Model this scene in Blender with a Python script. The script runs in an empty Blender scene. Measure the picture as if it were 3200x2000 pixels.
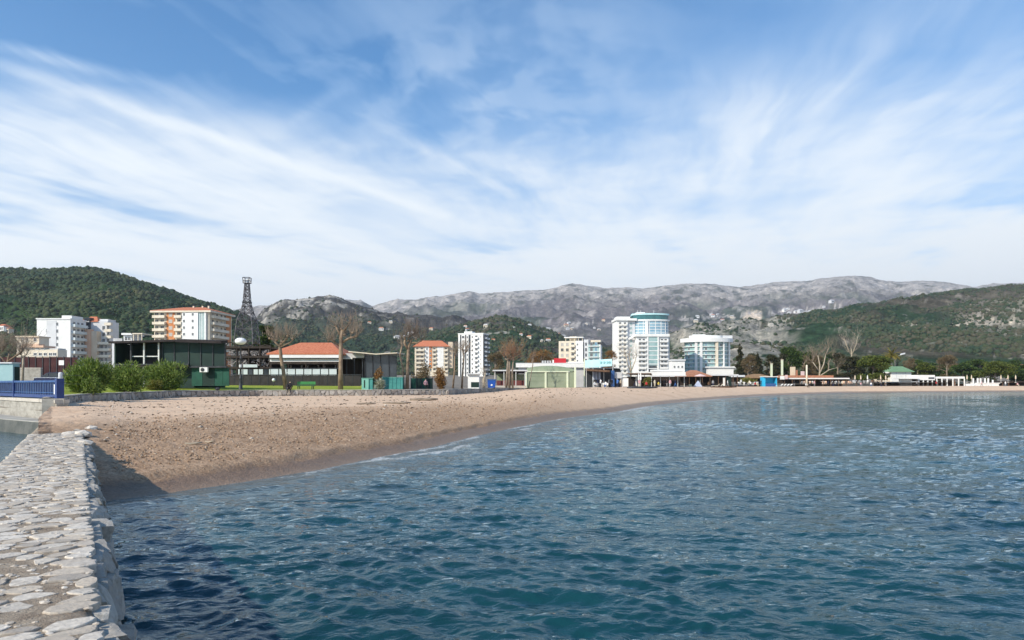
import bpy, bmesh, math, random
import numpy as np
from mathutils import Vector, Matrix
rng = random.Random(7)
nr = np.random.RandomState(11)
scene = bpy.context.scene
COL = scene.collection
R = math.radians
# ------------------------------------------------------------------ camera
H = 2.3            # eye height above the sea
F = 2133.33        # focal length in photograph pixels (24 mm on a 36 mm frame, 3200 px)
HZ = 1200.0        # horizon row
cam = bpy.data.cameras.new('camera'); cam.lens = 24; cam.sensor_width = 36
cam.shift_y = 0.0625; cam.clip_start = 0.05; cam.clip_end = 30000
camo = bpy.data.objects.new('camera', cam); COL.objects.link(camo)
camo.location = (0, 0, H); camo.rotation_euler = (R(90), 0, 0)
scene.camera = camo
# ------------------------------------------------------------------ sun
SUN_EL = R(34); SUN_AZ = math.atan2(-0.74, -0.67)      # azimuth measured from +Y towards +X
tosun = Vector((math.sin(SUN_AZ)*math.cos(SUN_EL), math.cos(SUN_AZ)*math.cos(SUN_EL), math.sin(SUN_EL)))
sl = bpy.data.lights.new('sun', 'SUN'); sl.energy = 5.0; sl.angle = R(0.6); sl.color = (1.0, 0.90, 0.76)
so = bpy.data.objects.new('sun', sl); COL.objects.link(so)
so.rotation_euler = (-tosun).to_track_quat('-Z', 'Y').to_euler(); so.location = (0, 0, 50)
# ------------------------------------------------------------------ view
vs = scene.view_settings; vs.view_transform = 'Standard'; vs.look = 'None'; vs.exposure = 0.3; vs.gamma = 1.0
vs.use_curve_mapping = False
# ------------------------------------------------------------------ node helpers
class NT:
    def __init__(s, tree): s.t = tree; s.t.nodes.clear()
    def n(s, typ, **kw):
        nd = s.t.nodes.new(typ)
        for k, v in kw.items(): setattr(nd, k, v)
        return nd
    def link(s, a, b): s.t.links.new(a, b)
    def put(s, sock, v):
        if isinstance(v, bpy.types.NodeSocket): s.t.links.new(v, sock)
        elif v is not None: sock.default_value = v
    def m(s, op, a, b=None, c=None, clamp=False):
        nd = s.n('ShaderNodeMath', operation=op); nd.use_clamp = clamp
        for i, v in enumerate((a, b, c)):
            if v is not None: s.put(nd.inputs[i], v)
        return nd.outputs[0]
    def mapr(s, v, a, b, c=0.0, d=1.0, smooth=True):
        nd = s.n('ShaderNodeMapRange'); nd.interpolation_type = 'SMOOTHSTEP' if smooth else 'LINEAR'
        s.put(nd.inputs[0], v)
        for i, q in enumerate((a, b, c, d)): s.put(nd.inputs[i+1], q)
        return nd.outputs[0]
    def comb(s, x, y, z=0.0):
        nd = s.n('ShaderNodeCombineXYZ')
        for i, v in enumerate((x, y, z)): s.put(nd.inputs[i], v)
        return nd.outputs[0]
    def sep(s, v):
        nd = s.n('ShaderNodeSeparateXYZ'); s.put(nd.inputs[0], v); return nd.outputs
    def noise(s, vec, scale=5., detail=4., rough=.5, dist=0., col=False):
        nd = s.n('ShaderNodeTexNoise'); s.put(nd.inputs['Vector'], vec)
        nd.inputs['Scale'].default_value = scale; nd.inputs['Detail'].default_value = detail
        nd.inputs['Roughness'].default_value = rough; nd.inputs['Distortion'].default_value = dist
        return nd.outputs['Color' if col else 'Fac']
    def mix(s, f, a, b, blend='MIX'):
        nd = s.n('ShaderNodeMix', data_type='RGBA', blend_type=blend)
        s.put(nd.inputs['Factor'], f)
        for k, v in (('A', a), ('B', b)):
            sk = [q for q in nd.inputs if q.name == k and q.type == 'RGBA'][0]
            s.put(sk, v if isinstance(v, bpy.types.NodeSocket) else (tuple(v)+(1,))[:4])
        return [q for q in nd.outputs if q.type == 'RGBA'][0]
    def ramp(s, f, stops):
        nd = s.n('ShaderNodeValToRGB'); s.put(nd.inputs[0], f)
        e = nd.color_ramp.elements
        while len(e) < len(stops): e.new(0.5)
        for q, (p, c) in zip(e, stops): q.position = p; q.color = (tuple(c)+(1,))[:4]
        return nd.outputs[0]
    def mapping(s, vec, sc=(1, 1, 1), rot=(0, 0, 0)):
        nd = s.n('ShaderNodeMapping'); s.put(nd.inputs[0], vec)
        nd.inputs['Scale'].default_value = sc; nd.inputs['Rotation'].default_value = rot
        return nd.outputs[0]
    def bump(s, h, strength=.3, dist=.05):
        nd = s.n('ShaderNodeBump'); nd.inputs['Strength'].default_value = strength
        nd.inputs['Distance'].default_value = dist; s.put(nd.inputs['Height'], h); return nd.outputs[0]
# ------------------------------------------------------------------ world: clear sky with a layer of cirrus
w = bpy.data.worlds.new('World'); scene.world = w; w.use_nodes = True
N = NT(w.node_tree)
SKY = 0.09
sky = N.n('ShaderNodeTexSky', sky_type='NISHITA'); sky.sun_disc = False
sky.sun_elevation = SUN_EL; sky.sun_rotation = SUN_AZ % (2*math.pi)
sky.air_density = 1.0; sky.dust_density = 0.6; sky.ozone_density = 2.5; sky.altitude = 0
tc = N.n('ShaderNodeTexCoord')
dx, dy, dz = N.sep(tc.outputs['Generated'])
zz = N.m('MAXIMUM', dz, 0.015)
px = N.m('DIVIDE', dx, zz); py = N.m('DIVIDE', dy, zz)          # position on a flat cloud layer
P = N.comb(px, py)
warp = N.noise(P, 0.8, 3, .5, col=True)
wx, wy, _ = N.sep(warp)
qx = N.m('ADD', px, N.m('MULTIPLY', N.m('SUBTRACT', wx, .5), .5))
qy = N.m('ADD', py, N.m('MULTIPLY', N.m('SUBTRACT', wy, .5), .5))
def lay(x, y): return ((x-1600)/(HZ-y), F/(HZ-y))
def rot(x, y, deg):
    c_, s_ = math.cos(R(deg)), math.sin(R(deg))
    return N.m('ADD', N.m('MULTIPLY', x, s_), N.m('MULTIPLY', y, c_)), N.m('SUBTRACT', N.m('MULTIPLY', x, c_), N.m('MULTIPLY', y, s_))
al, ac = rot(qx, qy, 27)                                  # long soft bands
band = N.noise(N.comb(N.m('MULTIPLY', ac, 1.5), N.m('MULTIPLY', al, .40)), 1.0, 4, .45, .2)
al2, ac2 = rot(qx, qy, 12)                                # fine combed fibres
fibre = N.noise(N.comb(N.m('MULTIPLY', ac2, 6.5), N.m('MULTIPLY', al2, .9), 5.), 1.3, 4, .5, .0)
patch = N.noise(N.comb(qx, qy, 7.3), 0.55, 4, .55)
puff = N.noise(N.comb(N.m('MULTIPLY', qx, 1.3), qy, 2.), 4.0, 3, .5, .2)
def gauss(cx, cy, rx, ry, ang=0.):
    c, s_ = math.cos(R(ang)), math.sin(R(ang))
    ux = N.m('SUBTRACT', px, cx); uy = N.m('SUBTRACT', py, cy)
    a = N.m('ADD', N.m('MULTIPLY', ux, c/rx), N.m('MULTIPLY', uy, s_/rx))
    b = N.m('SUBTRACT', N.m('MULTIPLY', uy, c/ry), N.m('MULTIPLY', ux, s_/ry))
    return N.m('EXPONENT', N.m('MULTIPLY', N.m('ADD', N.m('MULTIPLY', a, a), N.m('MULTIPLY', b, b)), -1.0))
def add(d, g, k): return N.m('ADD', d, N.m('MULTIPLY', g, k))
def wisp(x0, y0, x1, y1, wdt, k, d):
    """one long cloud fibre of the cirrus layer"""
    a0, a1 = lay(x0, y0), lay(x1, y1); L_ = math.hypot(a1[0]-a0[0], a1[1]-a0[1])
    g_ = gauss((a0[0]+a1[0])/2, (a0[1]+a1[1])/2, L_*.55, wdt, math.degrees(math.atan2(a1[1]-a0[1], a1[0]-a0[0])))
    return add(d, N.m('MULTIPLY', g_, N.mapr(fibre, .25, .7, .35, 1.)), k)
dens = N.m('ADD', N.m('MULTIPLY', N.mapr(band, .34, .74), .46), N.m('MULTIPLY', N.mapr(patch, .36, .68), .55))
dens = N.m('MULTIPLY', dens, N.mapr(fibre, .28, .68, .78, 1.12))
dens = N.m('MULTIPLY', dens, N.mapr(puff, .3, .65, .82, 1.08))
g = lay(430, 60); dens = add(dens, gauss(*g, .62, .42), -.9)
g = lay(1330, 330); dens = add(dens, gauss(*g, .24, .42), -.20)
g = lay(1180, 690); dens = add(dens, gauss(*g, .5, .9), .30)
g = lay(2420, 640); dens = add(dens, gauss(*g, .5, .9), .25)
g = lay(2420, 280); dens = add(dens, N.m('MULTIPLY', gauss(*g, .34, .70, 10), N.mapr(fibre, .2, .7, .5, 1.)), .62)
g = lay(1500, 200); dens = add(dens, N.m('MULTIPLY', gauss(*g, .55, .55), N.mapr(puff, .40, .60)), .42)
dens = wisp(180, 262, 1280, 640, .06, .95, dens)
dens = wisp(-80, 120, 420, 250, .05, .85, dens)
dens = wisp(1240, 420, 1560, 590, .045, .45, dens)
dens = wisp(920, 380, 1090, 260, .035, .35, dens)
dens = wisp(2200, 560, 2900, 30, .08, .45, dens)
dens = wisp(0, 400, 700, 600, .16, .40, dens)
dens = N.m('MAXIMUM', dens, .0)
thick = N.m('POWER', N.m('DIVIDE', .42, N.m('ADD', zz, .015)), 3.0)
tau = N.m('MULTIPLY', N.m('ADD', dens, .11), thick)
alpha = N.m('SUBTRACT', 1.0, N.m('EXPONENT', N.m('MULTIPLY', tau, -.68)))
alpha = N.m('MULTIPLY', alpha, .985)
cl = N.mix(N.mapr(alpha, .2, .9), (.52/SKY, .69/SKY, .90/SKY), (.86/SKY, .91/SKY, .94/SKY))
skyc = N.mix(1.0, sky.outputs[0], (.14, 1.06, 1.60), 'MULTIPLY')
bg = N.n('ShaderNodeBackground'); bg.inputs[1].default_value = SKY
N.link(N.mix(alpha, skyc, cl), bg.inputs[0])
wo = N.n('ShaderNodeOutputWorld'); N.link(bg.outputs[0], wo.inputs[0])
# ------------------------------------------------------------------ materials
def mat(name, c, c2=None, scale=3., rough=.85, bump=0., bscale=20., metal=0., spec=.3, c3=None, sc=(1, 1, 1), emit=0., detail=5, pos=(.36, .64), trans=0.):
    m = bpy.data.materials.new(name); m.use_nodes = True
    T = NT(m.node_tree)
    b = T.n('ShaderNodeBsdfPrincipled'); o = T.n('ShaderNodeOutputMaterial'); T.link(b.outputs[0], o.inputs[0])
    c2 = c2 or tuple(min(1, v*1.25) for v in c)
    tc = T.n('ShaderNodeTexCoord')
    v = T.mapping(tc.outputs['Object'], sc)
    n = T.noise(v, scale, detail, .6)
    st = [(pos[0], c), (pos[1], c2)] + ([(min(1, pos[1]+.12), c3)] if c3 else [])
    T.link(T.ramp(n, st), b.inputs['Base Color'])
    b.inputs['Roughness'].default_value = rough; b.inputs['Metallic'].default_value = metal
    b.inputs['Specular IOR Level'].default_value = spec
    if trans: b.inputs['Transmission Weight'].default_value = trans
    if bump: T.link(T.bump(T.noise(v, bscale, 5, .65), bump, .03), b.inputs['Normal'])
    return m
def vary(name, cols, rough=.9, bump=.4, bscale=25., nscale=9., dirt=(.12, .11, .09), dirtamt=.5, spec=.25, algae=None):
    """colour differs from object to object (Object Info random), with grain and stains on top"""
    m = bpy.data.materials.new(name); m.use_nodes = True
    T = NT(m.node_tree)
    b = T.n('ShaderNodeBsdfPrincipled'); o = T.n('ShaderNodeOutputMaterial'); T.link(b.outputs[0], o.inputs[0])
    oi = T.n('ShaderNodeObjectInfo'); ge = T.n('ShaderNodeNewGeometry')
    rnd = T.m('FRACT', T.m('ADD', oi.outputs['Random'], ge.outputs['Random Per Island']))
    base = T.ramp(rnd, [(i/(len(cols)-1), c) for i, c in enumerate(cols)])
    tc = T.n('ShaderNodeTexCoord'); v = tc.outputs['Object']
    n1 = T.noise(v, nscale, 6, .65); n2 = T.noise(v, nscale*4, 4, .7)
    col = T.mix(T.mapr(n1, .5, .75, 0, dirtamt), base, dirt)
    col = T.mix(T.mapr(n2, .35, .7, 0, .45), col, tuple(q*.6 for q in cols[0]))
    if algae is not None:      # dark growth below the tide mark
        zc = T.sep(ge.outputs['Position'])[2]
        col = T.mix(T.mapr(T.m('ADD', zc, T.m('MULTIPLY', T.m('SUBTRACT', n1, .5), .5)), algae+.18, algae-.12, 0, .85), col, (.045, .048, .028))
    T.link(col, b.inputs['Base Color'])
    b.inputs['Roughness'].default_value = rough; b.inputs['Specular IOR Level'].default_value = spec
    T.link(T.bump(T.m('ADD', T.noise(v, bscale, 6, .7), n1), bump, .02), b.inputs['Normal'])
    return m
# ------------------------------------------------------------------ numpy gradient noise
def _h(ix, iy, seed):
    h = (ix.astype(np.int64)*374761393 + iy.astype(np.int64)*668265263 + seed*1442695041) & 0x7fffffff
    h = ((h ^ (h >> 13))*1274126177) & 0x7fffffff
    return (h ^ (h >> 16)) & 0x7fffffff
def pnoise(x, y, seed=0):
    x = np.asarray(x, float); y = np.asarray(y, float)
    ix = np.floor(x); iy = np.floor(y); fx = x-ix; fy = y-iy
    def g(ax, ay, bx, by):
        a = _h(ax, ay, seed)/float(0x7fffffff)*2*math.pi
        return np.cos(a)*bx + np.sin(a)*by
    u = fx*fx*fx*(fx*(fx*6-15)+10); v = fy*fy*fy*(fy*(fy*6-15)+10)
    n00 = g(ix, iy, fx, fy); n10 = g(ix+1, iy, fx-1, fy); n01 = g(ix, iy+1, fx, fy-1); n11 = g(ix+1, iy+1, fx-1, fy-1)
    return ((n00*(1-u)+n10*u)*(1-v) + (n01*(1-u)+n11*u)*v)*1.5
def fbm(x, y, octv=5, seed=0, gain=.5, ridged=False):
    s = 0; a = 1; t = 0
    for i in range(octv):
        n = pnoise(x*2**i, y*2**i, seed+i*17)
        if ridged: n = 1-2*np.abs(n)
        s = s+a*n; t += a; a *= gain
    return s/t
def sstep(a, b, x): t = np.clip((x-a)/(b-a), 0, 1); return t*t*(3-2*t)
# ------------------------------------------------------------------ mesh builder
class MB:
    def __init__(s): s.v = []; s.f = []
    def add(s, vs, fs):
        k = len(s.v); s.v += [tuple(v) for v in vs]; s.f += [tuple(i+k for i in f) for f in fs]; return s
    def box(s, x0, x1, y0, y1, z0, z1):
        return s.add([(x0, y0, z0), (x1, y0, z0), (x1, y1, z0), (x0, y1, z0), (x0, y0, z1), (x1, y0, z1), (x1, y1, z1), (x0, y1, z1)],
              [(3, 2, 1, 0), (4, 5, 6, 7), (0, 1, 5, 4), (1, 2, 6, 5), (2, 3, 7, 6), (3, 0, 4, 7)])
    def prism(s, poly, z0, z1):
        n = len(poly)
        return s.add([(x, y, z0) for x, y in poly]+[(x, y, z1) for x, y in poly],
              [tuple(range(n))[::-1], tuple(range(n, 2*n))]+[(i, (i+1) % n, n+(i+1) % n, n+i) for i in range(n)])
    def tube(s, pts, rad, n=6, cap=True):
        pts = [Vector(p) for p in pts]
        if not hasattr(rad, '__len__'): rad = [rad]*len(pts)
        k = len(s.v)
        for i, p in enumerate(pts):
            d = (pts[min(i+1, len(pts)-1)]-pts[max(i-1, 0)])
            d = d.normalized() if d.length > 1e-9 else Vector((0, 0, 1))
            a = d.cross(Vector((0, 0, 1)) if abs(d.z) < .9 else Vector((1, 0, 0))).normalized(); b = d.cross(a)
            for j in range(n):
                t = 2*math.pi*j/n; s.v.append(tuple(p+(a*math.cos(t)+b*math.sin(t))*rad[i]))
        for i in range(len(pts)-1):
            for j in range(n):
                j2 = (j+1) % n; s.f.append((k+i*n+j, k+(i+1)*n+j, k+(i+1)*n+j2, k+i*n+j2))
        if cap:
            s.f.append(tuple(k+j for j in range(n))); e = k+(len(pts)-1)*n; s.f.append(tuple(e+j for j in reversed(range(n))))
        return s
    def bar(s, a, b, r, n=4): return s.tube([a, b], r, n)
    def lathe(s, prof, n=16, c=(0, 0, 0)):
        k = len(s.v)
        for r, z in prof:
            for j in range(n):
                t = 2*math.pi*j/n; s.v.append((c[0]+r*math.cos(t), c[1]+r*math.sin(t), c[2]+z))
        for i in range(len(prof)-1):
            for j in range(n):
                j2 = (j+1) % n; s.f.append((k+i*n+j, k+i*n+j2, k+(i+1)*n+j2, k+(i+1)*n+j))
        s.f.append(tuple(k+j for j in reversed(range(n)))); e = k+(len(prof)-1)*n; s.f.append(tuple(e+j for j in range(n)))
        return s
    def quad(s, a, b, c, d): return s.add([a, b, c, d], [(0, 1, 2, 3)])
    def blob(s, c, rx, ry, rz, jit=.25, rr=rng):
        vs, fs = ICO
        return s.add([(c[0]+x*rx*(1+rr.uniform(-jit, jit)), c[1]+y*ry*(1+rr.uniform(-jit, jit)), c[2]+z*rz*(1+rr.uniform(-jit, jit))) for x, y, z in vs], fs)
    def mesh(s, name):
        me = bpy.data.meshes.new(name); me.from_pydata(s.v, [], s.f); me.update(); return me
    def build(s, name, m, parent=None, smooth=False, bevel=0.):
        me = s.mesh(name)
        if smooth: me.shade_smooth()
        return obj(name, me, m, parent)
def _ico():
    bm = bmesh.new(); bmesh.ops.create_icosphere(bm, subdivisions=1, radius=1)
    vs = [tuple(v.co) for v in bm.verts]; fs = [tuple(v.index for v in f.verts) for f in bm.faces]; bm.free(); return vs, fs
ICO = _ico()
def obj(name, me, m, parent=None):
    o = bpy.data.objects.new(name, me); COL.objects.link(o)
    for q in (m if isinstance(m, (list, tuple)) else [m]):
        if q is not None and len(me.materials) < (len(m) if isinstance(m, (list, tuple)) else 1): me.materials.append(q)
    if parent is not None: o.parent = parent
    return o
def tag(o, label=None, cat=None, group=None, kind=None):
    for k, v in (('label', label), ('category', cat), ('group', group), ('kind', kind)):
        if v: o[k] = v
    return o
def thing(name, label, cat, loc=(0, 0, 0), rz=0., group=None):
    o = bpy.data.objects.new(name, None); COL.objects.link(o); o.empty_display_size = .3
    o.location = loc; o.rotation_euler = (0, 0, rz); return tag(o, label, cat, group)
def copy_tree(o, parent=None):
    c = o.copy(); COL.objects.link(c); c.parent = parent
    for ch in [q for q in ALLCH(o)]: copy_tree(ch, c)
    return c
def ALLCH(o): return [q for q in bpy.data.objects if q.parent == o]
def np_mesh(name, V, Fq, m, smooth=True):
    me = bpy.data.meshes.new(name)
    V = np.asarray(V, np.float32); Fq = np.asarray(Fq, np.int32)
    me.vertices.add(len(V)); me.vertices.foreach_set('co', V.ravel())
    k = Fq.shape[1]; me.loops.add(Fq.size); me.loops.foreach_set('vertex_index', Fq.ravel())
    me.polygons.add(len(Fq)); me.polygons.foreach_set('loop_start', np.arange(0, Fq.size, k, dtype=np.int32))
    me.update(calc_edges=True); me.validate()
    if smooth: me.shade_smooth()
    return obj(name, me, m)
def grid_faces(nu, nv):
    i, j = np.meshgrid(np.arange(nu-1), np.arange(nv-1), indexing='ij'); a = (i*nv+j).ravel()
    return np.stack([a, a+nv, a+nv+1, a+1], 1)
def set_attr(o, name, val):
    val = np.asarray(val, np.float32)
    if val.ndim == 1:
        at = o.data.attributes.new(name, 'FLOAT', 'POINT'); at.data.foreach_set('value', val)
    else:
        at = o.data.attributes.new(name, 'FLOAT_COLOR', 'POINT')
        if val.shape[1] == 3: val = np.concatenate([val, np.ones((len(val), 1), np.float32)], 1)
        at.data.foreach_set('color', val.ravel())
def W(x, y, d): return Vector(((x-1600)/F*d, d, H-(y-HZ)/F*d))     # photograph position at depth d metres
def WX(x, d): return (x-1600)/F*d
def WZ(y, d): return H-(y-HZ)/F*d
# ================================================================== SETTING
SH = [(-900, 9.0), (0, 12.2), (140, 12.6), (245, 13.0), (350, 13.4), (529, 14.4), (754, 15.9), (1005, 18.3), (1190, 21.5), (1349, 24.6), (1508, 31.0), (1653, 38.3),
      (1772, 46.5), (1918, 55.5), (2063, 77.), (2249, 106.), (2381, 132.), (2645, 180.), (3175, 212.), (3800, 232.), (5200, 270.)]
BK = [(-600, 119.), (-300, 58.), (0, 38.5), (160, 32.2), (250, 43.3), (400, 53.3), (550, 66.), (800, 73.), (1000, 75.), (1200, 77.), (1400, 81.6), (1640, 120.), (1700, 128.),
      (1850, 140.), (2000, 150.), (2200, 168.), (2400, 190.), (2750, 225.), (3200, 250.), (3800, 272.), (5200, 330.)]
shx = np.array([p[0] for p in SH], float); shd = np.array([p[1] for p in SH], float)
bkx = np.array([p[0] for p in BK], float); bkd = np.array([p[1] for p in BK], float)
# smooth the shoreline a little (interpolate in log depth through a fine table)
_fx = np.linspace(-900, 5200, 1221); _fd = np.exp(np.interp(_fx, shx, np.log(shd)))
_k = np.hanning(23); _k /= _k.sum(); _fd = np.convolve(np.pad(_fd, 11, 'edge'), _k, 'valid')
def dS(x): return np.interp(x, _fx, _fd)
def dB(x): return np.interp(x, bkx, bkd)
_sp = np.stack([(_fx-1600)/F*_fd, _fd], 1)
def shore_dist(X, Y):
    """signed distance to the shoreline, positive on land"""
    X = np.asarray(X, float).ravel(); Y = np.asarray(Y, float).ravel()
    out = np.full(len(X), 1e9)
    A = _sp[:-1]; B = _sp[1:]; AB = B-A; L2 = (AB**2).sum(1)
    for i in range(0, len(A), 4):
        a = _sp[i]; b = _sp[min(i+4, len(_sp)-1)]; ab = b-a; l2 = (ab**2).sum()
        if l2 < 1e-9: continue
        t = np.clip(((X-a[0])*ab[0]+(Y-a[1])*ab[1])/l2, 0, 1)
        out = np.minimum(out, (X-a[0]-t*ab[0])**2+(Y-a[1]-t*ab[1])**2)
    s = np.sqrt(out)
    inside = Y > dS(1600+F*X/np.maximum(Y, .1))
    return np.where(inside, s, -s)
def beach_z(X, Y, s=None):
    X = np.asarray(X, float); Y = np.asarray(Y, float)
    if s is None: s = shore_dist(X, Y).reshape(X.shape)
    x = 1600+F*X/np.maximum(Y, .1)
    zm = 1.0+.15*sstep(480, 230, x)+.62*sstep(1450, 1760, x)
    z = np.where(s > 0, zm*(1-np.exp(-np.maximum(s, 0)/3.6)), s*.11)
    z = z+.10*sstep(.8, 1.05, s+.15*pnoise(X*.8, Y*.8, 5))*sstep(60, 30, Y)
    return z
def ground_z(X, Y):
    X = np.asarray(X, float); Y = np.asarray(Y, float)
    x = 1600+F*X/np.maximum(Y, .1); b = dB(x)
    left = sstep(1700, 1500, x)
    return 1.62+left*.52*sstep(0, 26, Y-b)+np.clip(Y-165, 0, 700)*.018
def gz(X, Y): return float(ground_z(np.array([X]), np.array([Y]))[0])
def bz(X, Y): return float(beach_z(np.array([X]), np.array([Y]))[0])
# ---- sand material
def sand_material():
    m = bpy.data.materials.new('beach_sand'); m.use_nodes = True; T = NT(m.node_tree)
    b = T.n('ShaderNodeBsdfPrincipled'); o = T.n('ShaderNodeOutputMaterial'); T.link(b.outputs[0], o.inputs[0])
    ge = T.n('ShaderNodeNewGeometry'); v = ge.outputs['Position']
    at = T.n('ShaderNodeAttribute', attribute_name='shore'); s = at.outputs['Fac']
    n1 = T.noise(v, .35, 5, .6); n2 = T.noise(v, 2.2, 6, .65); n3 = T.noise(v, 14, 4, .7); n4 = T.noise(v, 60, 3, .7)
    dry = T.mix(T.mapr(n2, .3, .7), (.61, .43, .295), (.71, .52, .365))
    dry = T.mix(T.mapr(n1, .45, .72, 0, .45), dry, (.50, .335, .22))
    coarse = T.mix(T.mapr(n3, .3, .7), (.23, .14, .08), (.50, .335, .215))
    sw = T.m('ADD', s, T.m('MULTIPLY', T.m('SUBTRACT', n1, .5), 5.0))
    fx = T.n('ShaderNodeAttribute', attribute_name='gravel').outputs['Fac']
    col = T.mix(T.m('MULTIPLY', fx, T.mapr(n2, .25, .55, .45, 1.)), dry, coarse)
    speck = T.mapr(n4, .60, .70)
    col = T.mix(T.m('MULTIPLY', speck, .45), col, (.14, .095, .07))
    speck2 = T.mapr(T.noise(v, 35, 2, .5), .66, .74)
    col = T.mix(T.m('MULTIPLY', speck2, .5), col, (.62, .55, .46))
    wetl = T.m('ADD', s, T.m('MULTIPLY', T.m('SUBTRACT', n2, .5), .9))
    wet = T.mapr(wetl, 1.05, .6)
    col = T.mix(T.m('MULTIPLY', wet, .62), col, (.085, .055, .038))
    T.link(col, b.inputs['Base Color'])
    T.link(T.mapr(wet, 0, 1, .95, .45), b.inputs['Roughness']); b.inputs['Specular IOR Level'].default_value = .25
    hgt = T.m('ADD', T.m('MULTIPLY', n2, 1.0), T.m('MULTIPLY', n3, .45))
    T.link(T.bump(hgt, .8, .10), b.inputs['Normal'])
    return m
# ---- beach sheet
cx = np.concatenate([np.linspace(120, 2100, 560), np.linspace(2110, 3400, 150), np.linspace(3450, 5200, 40)])
nv = 250; tt = np.linspace(0, 1, nv)**1.25
d0 = dS(cx)-2.2; d1 = np.where(cx < 168, np.minimum(dB(cx)+.45, 1.25*F/np.maximum(1, (245-cx)*.98)+.3), dB(cx)+.45)
D = d0[:, None]+(d1-d0)[:, None]*tt[None, :]
X = (cx[:, None]-1600)/F*D
S = shore_dist(X, D).reshape(X.shape)
Z = beach_z(X, D, S)
gravel = sstep(13, 4, S+3.5*pnoise(X*.15, D*.15, 3))*sstep(70, 30, D)*sstep(-.5, .6, S)
foot = (1-sstep(-.55, -.2, fbm(X*1.1, D*1.1, 3, 21)))*-.05+.035*fbm(X*.6, D*.6, 4, 9)+.022*fbm(X*3, D*3, 3, 4)*(.5+gravel)
Z = Z+foot*sstep(.9, 2.2, S)
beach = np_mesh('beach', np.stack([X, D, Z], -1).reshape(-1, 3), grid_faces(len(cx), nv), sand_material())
set_attr(beach, 'shore', S.ravel()); set_attr(beach, 'gravel', gravel.ravel())
tag(beach, 'curving beach of pale pinkish sand, coarser and browner towards the water', 'beach', kind='structure')
# ---- ground behind the beach, one sheet out to the mountains
gx = np.concatenate([np.linspace(-900, 160, 60), np.linspace(170, 5200, 240)])
gd = np.concatenate([np.linspace(0, 40, 22), np.geomspace(48, 9000, 44)])
b0 = dB(gx)-.02
D = b0[:, None]+gd[None, :]; X = (gx[:, None]-1600)/F*D
Z = ground_z(X, D); Z[:, 0] = np.where(gx < 1640, 1.0, Z[:, 0]); Z[:, 1] = Z[:, 1]
D[:, 0] += 0
m_ground = mat('town_ground', (.16, .14, .12), (.24, .21, .17), .3, .95, .3, 4., c3=(.10, .12, .05))
ground = np_mesh('ground', np.stack([X, D, Z], -1).reshape(-1, 3), grid_faces(len(gx), len(gd)), m_ground)
tag(ground, 'flat ground of the seaside town behind the beach', 'ground', kind='structure')
# ---- lawn
lx = np.linspace(172, 1140, 130); ld = np.linspace(.32, 30, 34)
D = dB(lx)[:, None]+ld[None, :]; X = (lx[:, None]-1600)/F*D
Z = ground_z(X, D)+.03+.02*fbm(X*1.5, D*1.5, 3, 8)
def lawn_material():
    m = bpy.data.materials.new('lawn_grass'); m.use_nodes = True; T = NT(m.node_tree)
    b = T.n('ShaderNodeBsdfPrincipled'); o = T.n('ShaderNodeOutputMaterial'); T.link(b.outputs[0], o.inputs[0])
    v = T.n('ShaderNodeNewGeometry').outputs['Position']
    n1 = T.noise(v, .5, 4, .6); n2 = T.noise(v, 7, 5, .7)
    c = T.mix(T.mapr(n2, .3, .7), (.17, .24, .03), (.36, .40, .06)); c = T.mix(T.mapr(n1, .5, .72, 0, .7), c, (.44, .40, .10))
    T.link(c, b.inputs['Base Color']); b.inputs['Roughness'].default_value = .9; b.inputs['Specular IOR Level'].default_value = .1
    T.link(T.bump(n2, .9, .08), b.inputs['Normal']); return m
m_lawn = lawn_material()
lawn = np_mesh('lawn', np.stack([X, D, Z], -1).reshape(-1, 3), grid_faces(len(lx), len(ld)), m_lawn)
tag(lawn, 'sunlit strip of short yellowish green lawn above the stone wall', 'lawn', kind='structure')
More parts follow.
